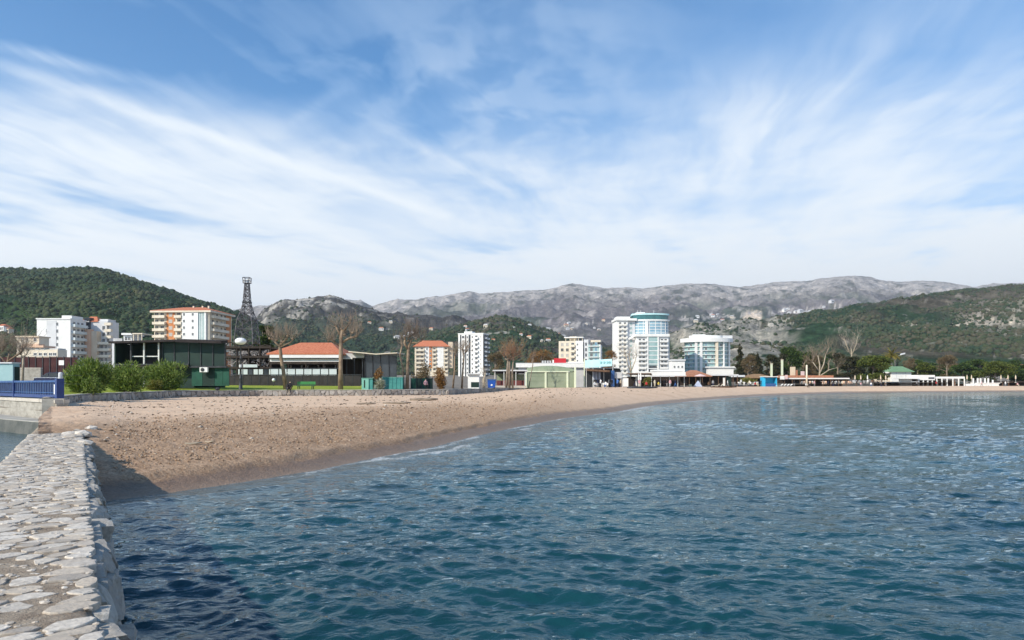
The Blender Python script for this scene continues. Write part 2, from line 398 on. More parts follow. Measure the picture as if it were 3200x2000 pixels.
# ---- sea
def water_material():
    m = bpy.data.materials.new('sea_water'); m.use_nodes = True; T = NT(m.node_tree)
    b = T.n('ShaderNodeBsdfDiffuse'); o = T.n('ShaderNodeOutputMaterial')
    gl = T.n('ShaderNodeBsdfGlossy'); gl.inputs['Color'].default_value = (.82, .94, 1.0, 1); gl.inputs['Roughness'].default_value = .05
    fr = T.n('ShaderNodeFresnel'); fr.inputs['IOR'].default_value = 1.36
    v = T.n('ShaderNodeNewGeometry').outputs['Position']
    sh = T.n('ShaderNodeAttribute', attribute_name='shore').outputs['Fac']
    n0 = T.noise(v, .12, 4, .55)
    deep = T.mix(T.mapr(n0, .35, .65), (.004, .029, .037), (.007, .051, .062))
    deep = T.mix(T.mapr(T.noise(v, .55, 3, .5), .55, .78, 0, .6), deep, (.020, .024, .020))
    shal = T.mix(T.mapr(sh, -5.0, -.4, 0, .75), deep, (.060, .072, .066))
    vs_ = T.mapping(v, (1.0, 1.6, 1.0), (0, 0, R(-18)))
    nf = T.noise(vs_, 5.5, 4, .62, .5); nm = T.noise(vs_, 1.6, 3, .55, .4); nl = T.noise(vs_, .5, 2, .5)
    fo = T.n('ShaderNodeAttribute', attribute_name='foam').outputs['Fac']
    nfo = T.noise(v, 8., 6, .75, .5)
    foam = T.mapr(T.m('ADD', T.m('MULTIPLY', fo, .50), T.m('SUBTRACT', nfo, .5)), .30, .60, 0, .65)
    T.link(T.mix(foam, shal, (.72, .74, .74)), b.inputs['Color'])
    hgt = T.m('ADD', T.m('ADD', T.m('MULTIPLY', nf, .020), T.m('MULTIPLY', nm, .075)), T.m('MULTIPLY', nl, .06))
    bp = T.n('ShaderNodeBump'); bp.inputs['Strength'].default_value = 1.0; bp.inputs['Distance'].default_value = .8
    T.link(hgt, bp.inputs['Height'])
    for nd in (b, gl, fr): T.link(bp.outputs[0], nd.inputs['Normal'])
    mx = T.n('ShaderNodeMixShader'); T.link(T.m('MULTIPLY', fr.outputs[0], T.m('SUBTRACT', 1.0, T.m('MULTIPLY', foam, .9))), mx.inputs[0])
    T.link(b.outputs[0], mx.inputs[1]); T.link(gl.outputs[0], mx.inputs[2]); T.link(mx.outputs[0], o.inputs[0])
    return m
na, nd_ = 760, 860
ca_ = np.concatenate([np.linspace(-1.25, -.80, 40)[:-1], np.linspace(-.80, .80, na-80), np.linspace(.80, 1.6, 42)[1:]])
na = len(ca_); wd = np.geomspace(1.1, 290, nd_)
A_, D = np.meshgrid(ca_, wd, indexing='ij'); X = A_*D
Zw = np.zeros_like(X)
rw = np.random.RandomState(5)
warpx = X+.6*pnoise(X*.25, D*.25, 31); warpy = D+.6*pnoise(X*.25, D*.25, 32)
spc = np.maximum(D*.0066, .0)
gust = np.clip(.62+.95*fbm(X*.08, D*.045, 3, 41), .28, 1.25)
for i in range(64):
    lam = math.exp(rw.uniform(math.log(.16), math.log(2.0)))
    th = R(rw.normal(68, 24)) if i % 3 else R(rw.normal(130, 30))       # direction the wave travels
    k = 2*math.pi/lam; amp = .0066*lam**.60*(.62 if lam > .9 else 1.)
    ph = k*(warpx*math.cos(th)+warpy*math.sin(th))+rw.uniform(0, 6.28)
    wgt = sstep(1.5, 3.0, lam/spc)
    w_ = np.sin(ph); Zw += amp*wgt*gust*(np.exp(w_*.9)-1.0)
Sw = shore_dist(X, D).reshape(X.shape)
Zw *= sstep(.3, -3.5, Sw)*.85+.15
swash = .05*np.exp(-((Sw+1.15+.5*pnoise(X*.35, D*.35, 77))/.28)**2)*sstep(45, 22, D)   # little breaking ripple along the shore
Zw += swash
edge = Sw+.45*pnoise(X*.45, D*.45, 71)+.2*pnoise(X*1.6, D*1.6, 72)
foam = np.clip(1.25*np.exp(-((edge+.10)/.16)**2)+.85*np.exp(-((edge+1.15)/.30)**2)*(.35+.65*sstep(-.2, .5, pnoise(X*.22, D*.22, 73)))
        + .45*sstep(-2.6, -.2, edge)*sstep(.2, -.3, edge), 0, 1)*(.55+.45*sstep(-.3, .4, pnoise(X*.18, D*.18, 74)))
for (fx_, fy_, fr_) in ((-6.3, 11.4, .6), (-3.9, 20.6, .8)): foam = np.clip(foam+.55*np.exp(-(((X-fx_)/fr_)**2+((D-fy_)/(fr_*.8))**2)), 0, 1)
far_ = np.clip(np.exp(-((Sw+.4)/1.0)**2)*1.0*(.5+.6*sstep(-.2, .4, pnoise(X*.06, D*.06, 79))), 0, 1)*sstep(35, 60, D); foam = np.maximum(foam, far_)
fq = grid_faces(na, nd_)
xpx = 1600+F*A_
keep = ((D < dS(xpx)+4) | ((xpx < 170) & (D < 34))).ravel()
fq = fq[keep[fq].all(1)]
used = np.zeros(na*nd_, bool); used[fq.ravel()] = True
remap = np.cumsum(used)-1
V = np.stack([X, D, Zw], -1).reshape(-1, 3)[used]; fq = remap[fq]
nb = len(V)
V = np.concatenate([V, [[-900, -700, -.16], [900, -700, -.16], [900, 330, -.16], [-900, 330, -.16]]]); fq = np.concatenate([fq, [[nb, nb+1, nb+2, nb+3]]])
sea = np_mesh('sea', V, fq, water_material())
set_attr(sea, 'shore', np.concatenate([Sw.ravel()[used], [-50]*4])); set_attr(sea, 'foam', np.concatenate([foam.ravel()[used], [0]*4]))
tag(sea, 'rippled teal blue sea of the bay with thin foam along the sand', 'sea', kind='structure')
# ================================================================== MOUNTAINS
def relief_material(name, scale, bump=.6):
    m = bpy.data.materials.new(name); m.use_nodes = True; T = NT(m.node_tree)
    b = T.n('ShaderNodeBsdfPrincipled'); o = T.n('ShaderNodeOutputMaterial'); T.link(b.outputs[0], o.inputs[0])
    c = T.n('ShaderNodeAttribute', attribute_name='Col').outputs['Color']; v = T.n('ShaderNodeNewGeometry').outputs['Position']
    n1 = T.noise(v, scale, 8, .75); n2 = T.noise(v, scale*3.5, 6, .75)
    c = T.mix(T.mapr(n1, .42, .58, .0, .7), c, T.mix(1.0, c, (.42, .45, .46), 'MULTIPLY'))
    c = T.mix(T.mapr(n2, .50, .60, 0, .75), c, T.mix(1.0, c, (1.75, 1.7, 1.6), 'MULTIPLY'))
    T.link(c, b.inputs['Base Color']); b.inputs['Roughness'].default_value = 1.; b.inputs['Specular IOR Level'].default_value = 0.
    T.link(T.bump(T.m('ADD', n1, T.m('MULTIPLY', n2, .4)), bump, 1.2/scale*.25), b.inputs['Normal']); return m
MT = {}
def lerp(a, b, t): return a+(np.asarray(b)-a)*t[..., None]
def mountain(name, prof, dr, df, amp, nz, cols, rows, colour, label, rough_px=1.5, p=1.15, seed=0, zf=None, bscale=.02, ridged=True):
    px = np.linspace(prof[0][0], prof[-1][0], cols)
    y = np.interp(px, [q[0] for q in prof], [q[1] for q in prof])
    y = y+rough_px*fbm(px/38., px*0, 5, seed+3, .6)*2
    zr = H+(HZ-y)/F*dr
    t = np.concatenate([np.linspace(0, 1, rows), 1+np.linspace(.04, .5, 8)])
    tc_ = np.minimum(t, 1)
    d = df+(dr-df)*t
    Dm = np.repeat(d[None, :], cols, 0); Xm = (px[:, None]-1600)/F*Dm
    z0 = gz(0, min(df, 860)) if zf is None else zf
    Zm = z0+(zr[:, None]-z0)*(tc_[None, :]**p)
    env = np.sin(np.pi*np.clip(t, 0, 1))[None, :]**.8
    nn = fbm(Xm/nz, Dm/nz, 7, seed, .58, ridged)
    Zm = Zm+amp*env*nn*np.clip((zr[:, None]-z0)/60, .1, 1.)
    Zm = Zm-np.maximum(t-1, 0)[None, :]*(dr-df)*.6
    o = np_mesh(name, np.stack([Xm, Dm, Zm], -1).reshape(-1, 3), grid_faces(cols, len(t)), relief_material(name+'_surface', bscale))
    C = colour(Xm, Dm, Zm, np.repeat(t[None, :], cols, 0), np.repeat(px[:, None], len(t), 1), nn)
    set_attr(o, 'Col', np.clip(C, 0, 1).reshape(-1, 3))
    tag(o, label, 'mountain', kind='structure')
    MT[name] = (px, d, Xm, Dm, Zm, rows)
    return o
def surf(name, x, y):
    px, d, Xm, Dm, Zm, rows = MT[name]
    i = int(np.argmin(np.abs(px-x))); yy = HZ-(Zm[i, :rows]-H)/Dm[i, :rows]*F
    k = np.where(yy <= y)[0]; k = k[0] if len(k) else rows-1
    return Vector((Xm[i, k], Dm[i, k], Zm[i, k]))
GREEN = (.022, .050, .024); GREEN2 = (.055, .085, .028); BROWN = (.105, .080, .068); ROCK = (.40, .37, .345); PURP = (.155, .142, .148)
def col_far(X, D, Z, t, px, nn):
    n1 = fbm(X/420, D/520, 5, 5); n2 = fbm(X/95, D/130, 5, 6, .65); n3 = fbm(X/900, D/900, 3, 8); yp = HZ-(Z-H)/D*F
    c = lerp(np.array(PURP)+0*X[..., None], (.075, .085, .075), sstep(-.1, .35, n3))
    rockm = sstep(.50, .92, t+.30*n1+.16*nn)*sstep(-.28, .12, n2+.1)
    c = lerp(c, ROCK, np.clip(rockm*1.0, 0, 1))
    c = lerp(c, (.44, .40, .37), sstep(.12, .42, n2)*sstep(.72, .95, t)*.8)
    c = lerp(c, GREEN, sstep(.12, .3, n1)*sstep(.75, .4, t)*.75)
    c = lerp(c, (.40, .37, .35), sstep(.14, .32, n2)*.65)
    c = lerp(c, (.07, .085, .06), sstep(-.12, -.30, n2)*.7)
    c = lerp(c, (.68, .56, .44), sstep(34, 22, np.abs(px-2352)+12*n2)*sstep(16, 10, np.abs(yp-984)+6*n2))
    for (xa, xb, ya, yb) in ((2130, 2640, 996, 962), (1760, 1925, 1012, 1008), (2140, 2330, 1000, 986)):
        yl = ya+(yb-ya)*(px-xa)/(xb-xa)+2.5*pnoise(px/40, px*0, 12)
        c = lerp(c, (.50, .46, .43), sstep(2.6, 1.2, np.abs(yp-yl))*((px > xa) & (px < xb))*.9)
    return c
def col_mid(X, D, Z, t, px, nn):
    n1 = fbm(X/200, D/260, 5, 15); n2 = fbm(X/48, D/60, 5, 16, .65)
    c = lerp(np.array((.062, .060, .058))+0*X[..., None], GREEN, sstep(.55, .2, t)*.8)
    rk = sstep(-.05, .22, n2+.35*n1)*sstep(.30, .55, t)*sstep(1350, 1000, px)
    c = lerp(c, (.46, .43, .38), rk*.95)
    c = lerp(c, (.33, .31, .29), sstep(.25, .4, n2)*.5)
    return c
def col_green(X, D, Z, t, px, nn):
    n1 = fbm(X/90, D/90, 5, 25); n2 = fbm(X/22, D/22, 4, 26)
    c = lerp(np.array(GREEN)+0*X[..., None], (.075, .07, .06), sstep(-.05, .3, n1))
    c = lerp(c, (.36, .34, .31), sstep(.2, .38, n2)*.75)
    return c
def col_left(X, D, Z, t, px, nn):
    n1 = fbm(X/120, D/120, 5, 35); n2 = fbm(X/30, D/30, 4, 36)
    c = lerp(np.array(GREEN)+0*X[..., None], GREEN2, sstep(-.1, .3, n1)*.8)
    c = lerp(c, (.075, .072, .055), sstep(.1, .35, n2)*sstep(.2, .9, t)*.8)
    return c
def col_right(X, D, Z, t, px, nn):
    n1 = fbm(X/150, D/190, 5, 45); n2 = fbm(X/30, D/40, 5, 46, .65); yp = HZ-(Z-H)/D*F; n3 = fbm(X/60, D/120, 3, 47)
    c = lerp(np.array(GREEN)+0*X[..., None], (.075, .068, .052), sstep(-.02, .28, n1+.25*sstep(.45, .8, t)))
    rk = sstep(2500, 2420, px+60*n1)*sstep(-.30, .05, n2)
    c = lerp(c, (.33, .31, .27), np.clip(rk, 0, 1)*.85)
    rr_ = sstep(2900, 3060, px)*sstep(.30, .10, np.abs(t-.40))*sstep(-.25, .10, n2+.15)
    c = lerp(c, (.36, .32, .275), rr_*.5)
    c = lerp(c, (.34, .31, .27), sstep(.2, .36, n2)*.6)
    yl = 1021-(px-2780)*.038+3*pnoise(px/70, px*0, 13)
    c = lerp(c, (.50, .44, .37), sstep(6, 2.5, np.abs(yp-yl))*(px > 2780)*.85)
    yl = 1038-(px-2180)*.125+.00012*(px-2330)**2
    c = lerp(c, (.52, .48, .42), sstep(2.6, 1.2, np.abs(yp-yl))*((px > 2160) & (px < 2480))*.8)
    return c
mountain('far_mountain_ridge', [(300, 1000), (690, 975), (800, 957), (850, 955), (900, 958), (1000, 950), (1080, 936), (1130, 940), (1165, 957), (1200, 946), (1240, 936), (1300, 938), (1330, 929), (1380, 926), (1440, 914), (1470, 911), (1500, 918), (1540, 913), (1590, 913), (1650, 907), (1700, 906), (1740, 898), (1790, 885), (1815, 890), (1850, 894), (1900, 901), (1960, 898), (2010, 902), (2060, 895), (2130, 887), (2200, 886), (2260, 891), (2310, 897), (2370, 890), (2440, 880), (2520, 878), (2560, 871), (2620, 864), (2680, 861), (2720, 865), (2750, 875), (2800, 881), (2870, 877), (2950, 880), (3000, 889), (3040, 897), (3100, 886), (3200, 884), (3500, 880), (4200, 900)],
     5200, 1500, 105, 520, 800, 150, col_far, 'long bare grey limestone mountain ridge across the background', 2.2, 1.25, 3, bscale=.020)
mountain('rocky_hill', [(560, 1110), (700, 1060), (760, 1030), (800, 1000), (830, 968), (868, 944), (890, 937), (950, 936), (1000, 930), (1030, 922), (1060, 930), (1100, 946), (1140, 960), (1200, 978), (1260, 988), (1350, 993), (1420, 998), (1500, 1020), (1640, 1055), (1800, 1085), (1960, 1115)],
     1900, 800, 45, 260, 420, 80, col_mid, 'dark scrubby hill with pale rock outcrops behind the red roofs', 1.6, 1.1, 13, bscale=.035)
mountain('wooded_hill', [(1200, 1090), (1320, 1050), (1420, 1018), (1480, 1005), (1530, 992), (1570, 985), (1620, 995), (1680, 1020), (1740, 1042), (1800, 1066), (1900, 1092), (2000, 1080), (2080, 1072), (2160, 1100), (2240, 1120)],
     1150, 620, 14, 120, 360, 60, col_green, 'low dark green wooded hill dotted with houses behind the hotels', 1.2, 1.1, 23, bscale=.05)
mountain('left_hill', [(-900, 930), (-500, 880), (-250, 850), (0, 838), (60, 840), (150, 843), (230, 838), (300, 838), (330, 843), (400, 866), (480, 893), (560, 922), (640, 947), (700, 964), (760, 990), (830, 1030), (900, 1064), (1000, 1100), (1100, 1130)],
     950, 400, 22, 150, 420, 80, col_left, 'rounded dark green forested hill on the left', 1.4, 1.1, 33, bscale=.06)
mountain('right_hill', [(2040, 1110), (2090, 1075), (2130, 1052), (2200, 1030), (2300, 1018), (2400, 1008), (2480, 998), (2560, 985), (2650, 966), (2750, 950), (2850, 931), (2950, 915), (3050, 906), (3120, 899), (3200, 892), (3500, 872), (4000, 880), (4600, 920)],
     1500, 560, 38, 240, 560, 90, col_right, 'broad hill with green scrub, brown patches and grey rocks on the right', 1.3, 1.1, 43, bscale=.035)
# scrub and trees covering the near hills: nobody could count them
def canopy_material(name, cols):
    m = bpy.data.materials.new(name); m.use_nodes = True; T = NT(m.node_tree)
    b = T.n('ShaderNodeBsdfPrincipled'); o = T.n('ShaderNodeOutputMaterial'); T.link(b.outputs[0], o.inputs[0])
    ge = T.n('ShaderNodeNewGeometry')
    big = T.noise(ge.outputs['Position'], .011, 3, .6)
    f = T.m('ADD', T.m('MULTIPLY', ge.outputs['Random Per Island'], .5), T.m('MULTIPLY', T.mapr(big, .35, .65), .5))
    c = T.ramp(f, [(i/(len(cols)-1), q) for i, q in enumerate(cols)])
    T.link(c, b.inputs['Base Color']); b.inputs['Roughness'].default_value = .9; b.inputs['Specular IOR Level'].default_value = .1
    return m
def scatter_forest(name, mt, n, r0, r1, cols, dens, label, seed):
    px, d, Xm, Dm, Zm, rows = MT[mt]; rs = np.random.RandomState(seed)
    vs0 = np.array(ICO[0]); fs0 = np.array(ICO[1]); nv_ = len(vs0)
    got = []
    while len(got) < n:
        i = rs.randint(0, len(px)-1, 4000); j = (rs.rand(4000)**1.0*(rows-1)).astype(int)
        fu, fv = rs.rand(4000), rs.rand(4000)
        Q = np.stack([Xm, Dm, Zm], -1)
        pnt = Q[i, j]*((1-fu)*(1-fv))[:, None]+Q[i+1, j]*(fu*(1-fv))[:, None]+Q[i, j+1]*((1-fu)*fv)[:, None]+Q[i+1, j+1]*(fu*fv)[:, None]
        ok = rs.rand(4000) < dens(pnt[:, 0], pnt[:, 1], pnt[:, 2], j/rows, px[i])
        ok &= (px[i] > -150) & (px[i] < 3350)
        got += list(pnt[ok])
    pts = np.array(got[:n]); r = r0+(r1-r0)*rs.rand(n)**3.5
    jit = 1+.3*(rs.rand(n, nv_, 3)-.5)
    V = pts[:, None, :]+vs0[None]*jit*np.stack([r, r, r*.85], 1)[:, None, :]+np.array([0, 0, 1])*(r*.25)[:, None, None]
    Fq = (fs0[None]+(np.arange(n)*nv_)[:, None, None]).reshape(-1, 3)
    o = np_mesh(name, V.reshape(-1, 3), Fq, canopy_material(name+'_leaves', cols), smooth=True)
    return tag(o, label, 'forest', kind='stuff')
GC = [(.013, .029, .018), (.021, .042, .023), (.036, .058, .027), (.056, .070, .032), (.075, .078, .042)]
scatter_forest('hillside_forest', 'left_hill', 30000, .9, 3.4, GC, lambda X, D, Z, t, p: .12+.88*sstep(-.25, .15, fbm(X/45, D/45, 4, 91)), 'dense evergreen wood covering the left hill', 1)
GR = [(.018, .036, .021), (.029, .052, .029), (.042, .060, .030), (.066, .066, .040), (.085, .078, .055)]
scatter_forest('hillside_scrub', 'right_hill', 25000, 1.0, 3.8, GR, lambda X, D, Z, t, p: (.16+.84*sstep(2380, 2560, p))*sstep(-.15, .25, fbm(X/110, Z/40, 4, 92)+.10)*(1-.45*sstep(2900, 3060, p)*sstep(.33, .15, np.abs(t-.4))), 'patchy evergreen scrub covering the right hill', 2)
scatter_forest('low_hill_wood', 'wooded_hill', 7000, 1.4, 3.8, GR, lambda X, D, Z, t, p: sstep(-.2, .15, fbm(X/70, D/70, 3, 93)), 'dark wood covering the low hill behind the hotels', 3)
scatter_forest('rocky_hill_scrub', 'rocky_hill', 5500, 1.8, 4.2, GR, lambda X, D, Z, t, p: sstep(.62, .2, t)*.9+.08, 'scrub on the lower slopes of the rocky hill', 4)
# haze: the air of the bay
m = bpy.data.materials.new('haze_air'); m.use_nodes = True; T = NT(m.node_tree)
vol = T.n('ShaderNodeVolumePrincipled'); vol.inputs['Color'].default_value = (.86, .91, 1.0, 1); vol.inputs['Density'].default_value = .00009
vol.inputs['Anisotropy'].default_value = .2
o_ = T.n('ShaderNodeOutputMaterial'); T.link(vol.outputs[0], o_.inputs['Volume'])
hz = MB().box(-7000, 8000, -900, 9300, -6, 960).build('haze', m)
tag(hz, 'thin blue haze in the air of the bay', 'haze', kind='stuff')
# ================================================================== STONE WALLS
def cells(pts, x0, x1, y0, y1, reach):
    out = []
    P_ = np.array(pts)
    for i, p in enumerate(pts):
        poly = [(x0, y0), (x1, y0), (x1, y1), (x0, y1)]
        dd = ((P_-P_[i])**2).sum(1); nb = [j for j in np.argsort(dd)[1:22] if dd[j] < reach*reach*4]
        for j in nb:
            mx, my = (p[0]+pts[j][0])/2, (p[1]+pts[j][1])/2; nx, ny = pts[j][0]-p[0], pts[j][1]-p[1]
            q = []
            for a in range(len(poly)):
                A, B = poly[a], poly[(a+1) % len(poly)]
                da = (A[0]-mx)*nx+(A[1]-my)*ny; db = (B[0]-mx)*nx+(B[1]-my)*ny
                if da <= 0: q.append(A)
                if da*db < 0:
                    t = da/(da-db); q.append((A[0]+(B[0]-A[0])*t, A[1]+(B[1]-A[1])*t))
            poly = q
            if len(poly) < 3: break
        if len(poly) >= 3: out.append((p, poly))
    return out
def rounded(poly, k, jit, rr):
    """shrink a cell towards its centre, cut its corners and roughen it"""
    cx_ = sum(p[0] for p in poly)/len(poly); cy_ = sum(p[1] for p in poly)/len(poly)
    q = []
    n = len(poly)
    for i in range(n):
        A, B = poly[i], poly[(i+1) % n]
        L = math.hypot(B[0]-A[0], B[1]-A[1])
        if L < 1e-4: continue
        for t in ((.22, .5, .78) if L > .16 else (.28, .72)): q.append((A[0]+(B[0]-A[0])*t, A[1]+(B[1]-A[1])*t))
    return [(cx_+(x-cx_)*k*(1+rr.uniform(-jit, jit)), cy_+(y-cy_)*k*(1+rr.uniform(-jit, jit))) for x, y in q], (cx_, cy_)
def stone_faces(poly, c, h, depth, frame, rr, tilt=.0):
    """frame(u, v, n) maps wall coordinates to space; n points out of the wall"""
    n = len(poly); vs = []; tu, tv = rr.uniform(-tilt, tilt), rr.uniform(-tilt, tilt)
    for (k, hh) in ((1.0, -depth), (1.0, h*.55), (.95, h*.94), (.70, h)):
        for (x, y) in poly:
            u, v = c[0]+(x-c[0])*k, c[1]+(y-c[1])*k
            vs.append(frame(u, v, hh+(rr.uniform(-.12, .12)*h if hh > 0 else 0)+((x-c[0])*tu+(y-c[1])*tv if hh > 0 else 0)))
    vs.append(frame(c[0], c[1], h*rr.uniform(.9, 1.1)))
    fs = [(k*n+i, k*n+(i+1) % n, (k+1)*n+(i+1) % n, (k+1)*n+i) for k in range(3) for i in range(n)]
    fs += [(3*n+i, 3*n+(i+1) % n, 4*n) for i in range(n)]
    return vs, fs
def place_stones(root, cl, frame, m, limit, key, kr, hr, depth, rr, tilt=0., jit=.06, stuff_label='', smooth=False):
    cl = sorted(cl, key=lambda q: key(q[0])); rest = MB()
    for i, (p, poly) in enumerate(cl):
        q, c = rounded(poly, rr.uniform(*kr), jit, rr)
        if len(q) < 4: continue
        vs, fs = stone_faces(q, c, rr.uniform(*hr), depth, frame, rr, tilt)
        if i < limit:
            b = MB(); b.add(vs, fs); b.build('stone', m, root, smooth)
        else: rest.add(vs, fs)
    if rest.v: tag(rest.build('small_stones', m, root, smooth), kind='stuff')
m_mortar = mat('old_mortar', (.27, .21, .155), (.42, .345, .265), 9., .95, 1., 55., c3=(.52, .46, .38))
m_lime = vary('limestone_slab', [(.46, .405, .34), (.60, .545, .47), (.70, .64, .56), (.37, .33, .285), (.56, .48, .385), (.51, .45, .385)], .85, .5, 30., 7., dirt=(.33, .28, .23), dirtamt=.55)
m_rockf = vary('weathered_rock', [(.38, .35, .31), (.47, .44, .39), (.32, .30, .27), (.43, .39, .33)], .92, .9, 14., 5., dirt=(.13, .13, .09), dirtamt=.8, algae=.02)
m_rubble = vary('rubble_stone', [(.34, .31, .28), (.46, .43, .39), (.27, .25, .24), (.40, .36, .31), (.52, .49, .45)], .92, .7, 14., 5., dirt=(.17, .14, .11), dirtamt=.6)
m_joint = mat('dark_joint', (.17, .145, .12), (.27, .235, .195), 5., .95, .8, 25.)
m_cope = mat('coping_mortar', (.40, .365, .31), (.52, .48, .42), 2., .92, .6, 18., c3=(.25, .24, .20))
m_conc = mat('stained_concrete', (.25, .235, .205), (.40, .38, .335), 1.6, .93, .6, 14., c3=(.13, .13, .11), sc=(1, 1, 2.2))
# ---- the stone sea wall the photographer stands on
U = Vector((-.536, .844, 0)); NL = Vector((-.844, -.536, 0)); O0 = Vector((-2.06, 3.48, 0)); ZT = 1.05; WW = 1.22
sw = thing('sea_wall', 'broad sea wall of pale rough stones set in mortar, running from the near left corner', 'wall', O0)
def sw_pt(t, w, z): return U*t+NL*w+Vector((0, 0, z))
# core: top surface with a rough mortar relief and a leaning outer face
tts = np.concatenate([np.arange(-7, 12, .09), np.arange(12, 34, .3)])
prof = [(-.20, -1.6), (-.10, .0), (-.01, .5), (.06, .93), (.06, 1.0), (.12, 1.02)]+[(q, 1.02) for q in np.linspace(.2, WW-.12, 11)]+[(WW-.05, 1.0), (WW, .9), (WW+.06, 0.), (WW+.14, -1.6)]
V = []
for t in tts:
    dip = -.35*float(sstep(17., 24., np.array(t)))
    for k, (wv, zv) in enumerate(prof):
        wob = .05*float(pnoise(np.array(t*1.3), np.array(wv*2+k*.0), 61))*(1 if k in (1, 2, 3, 4) else .4)
        zz_ = zv+(.012*float(fbm(np.array(t*3.5), np.array(wv*3.5), 3, 62)) if zv > .9 else 0)
        V.append(sw_pt(t, wv+wob, zz_+(dip*.1 if zv > .8 else 0)))
core = np_mesh('mortar_core', np.array([tuple(v) for v in V]), grid_faces(len(tts), len(prof)), m_mortar, smooth=True); core.parent = sw
rr = random.Random(3)
def top_frame(u, v, n): return tuple(sw_pt(u, v, 1.02+n))
pts = []
def poisson(x0, x1, y0, y1, r, tries, rr, old):
    for _ in range(tries):
        p = (rr.uniform(x0, x1), rr.uniform(y0, y1)); rad = r(p) if callable(r) else r
        if all((p[0]-q[0])**2+(p[1]-q[1])**2 > rad*rad for q in old[-1200:]): old.append(p)
    return old
AW = .74      # stones lie with their long side across the wall
poisson(-2.6, 17., .03, WW*AW-.03, lambda p: .115+.10*rr.random()**1.5, 16000, rr, pts)
cl = [((p[0], p[1]/AW), [(a, b/AW) for a, b in poly]) for p, poly in cells(pts, -2.7, 17.1, .012, WW*AW-.012, .3)]
near = []; 
for p, poly in cl:
    near.append((p, poly))
# some joints near the camera are wide: leave out one cell in four there
near = [q for q in near if not (q[0][0] < 5 and rr.random() < .27)]
place_stones(sw, near, top_frame, m_lime, 205, lambda p: p[0], (.70, .95), (.002, .016), .05, rr, .03, .17)
# little chips and pebbles set in the mortar
chips = MB()
for _ in range(900):
    t_ = rr.uniform(-2.6, 9.); w_ = rr.uniform(.04, WW-.04); r_ = rr.uniform(.008, .026); q_ = sw_pt(t_, w_, 1.022); chips.blob((q_.x, q_.y, q_.z), r_*rr.uniform(.8, 1.6), r_, r_*.45, .3, rr)
tag(chips.build('mortar_chips', m_lime, sw), kind='stuff')
# outer face: rough boulders
fp = []
poisson(-3.0, 13., .05, 1.02, lambda p: .25, 3000, rr, fp)
cl = cells(fp, -3.1, 13.2, -.12, 1.0, .42)
def face_frame(u, v, n):
    wv = np.interp(v, [-.3, 0, .5, .93, 1.02], [-.17, -.14, -.06, .01, .05]); return tuple(sw_pt(u, wv-n, v))
place_stones(sw, cl, face_frame, m_rockf, 88, lambda p: p[0], (.80, .95), (.04, .12), .12, rr, .25, .12)
# scattered blocks where the wall sinks into the sand
for (x, y, s_) in ((262, 1352, .42), (240, 1346, .30), (283, 1337, .40), (215, 1352, .34), (190, 1320, .26), (165, 1300, .3), (228, 1362, .36), (268, 1378, .30)):
    d = 1.25*F/(y-HZ); p = W(x, y, d)-O0
    b = MB(); b.blob((0, 0, 0), s_*.62, s_*.5, s_*.24, .22, rr); o = b.build('block', m_lime, sw); o.location = (p.x, p.y, 1.02); o.rotation_euler = (rr.uniform(-.2, .2), rr.uniform(-.2, .2), rr.uniform(0, 3))
# ---- low retaining wall along the back of the beach
rx = [160, 200, 250, 320, 400, 470, 550, 640, 720, 800, 900, 1000, 1100, 1200, 1300, 1400, 1480, 1560, 1640]
rp = [Vector((WX(x, float(dB(x))), float(dB(x)), 0)) for x in rx]
acc = [0.]
for a, b in zip(rp[:-1], rp[1:]): acc.append(acc[-1]+(b-a).length)
LEN = acc[-1]
def along(s):
    s = min(max(s, 0), LEN-1e-4); i = max(0, min(len(acc)-2, int(np.searchsorted(acc, s, 'right'))-1))
    t = (s-acc[i])/(acc[i+1]-acc[i]); p = rp[i].lerp(rp[i+1], t)
    a0_ = rp[min(i+1, len(rp)-1)]-rp[i]
    tang = a0_.normalized(); nrm = Vector((tang.y, -tang.x, 0))
    return p, nrm
rw_ = thing('retaining_wall', 'low grey rubble retaining wall along the back of the beach', 'wall')
ss = np.linspace(0, LEN, 190)
def strip(ss, prof, name, m, parent, jz=0.):
    V = []
    for s in ss:
        p, nrm = along(s)
        for (o_, z) in prof: V.append(tuple(p+nrm*o_+Vector((0, 0, z+(jz*float(pnoise(np.array(s*.7), np.array(o_*3), 55)) if z > 1.2 else 0)))))
    o = np_mesh(name, V, grid_faces(len(ss), len(prof)), m, smooth=False); o.parent = parent; return o
strip(ss, [(0.02, .2), (0.0, 1.61), (-.34, 1.61), (-.38, .2)], 'wall_core', m_joint, rw_)
strip(ss, [(.03, 1.613), (.035, 1.66), (-.36, 1.668), (-.37, 1.613)], 'coping', m_cope, rw_, .025)
b = MB(); b.box(-.45, .45, -.28, .25, .2, 1.62); o = b.build('end_pier', m_conc, rw_); o.location = (rp[0].x+.1, rp[0].y+.1, 0); o.rotation_euler = (0, 0, R(20))
fp = []; rr = random.Random(9)
s = .2
while s < LEN:
    for row in range(2):
        fp.append((s+rr.uniform(-.24, .24), (.84+.0 if row == 0 else 1.32)+rr.uniform(-.15, .15)+(row*.0)))
    if rr.random() < .35: fp.append((s+rr.uniform(.1, .3), 1.05+rr.uniform(-.1, .1)))
    s += rr.uniform(.36, .62)
cl = cells(fp, 0, LEN, .55, 1.605, .9)
def rw_frame(u, v, n): p, nrm = along(u); return tuple(p+nrm*(.0+n)+Vector((0, 0, v)))
place_stones(rw_, cl, rw_frame, m_rubble, 290, lambda p: p[0], (.84, .96), (.03, .10), .03, rr, .15, .07)
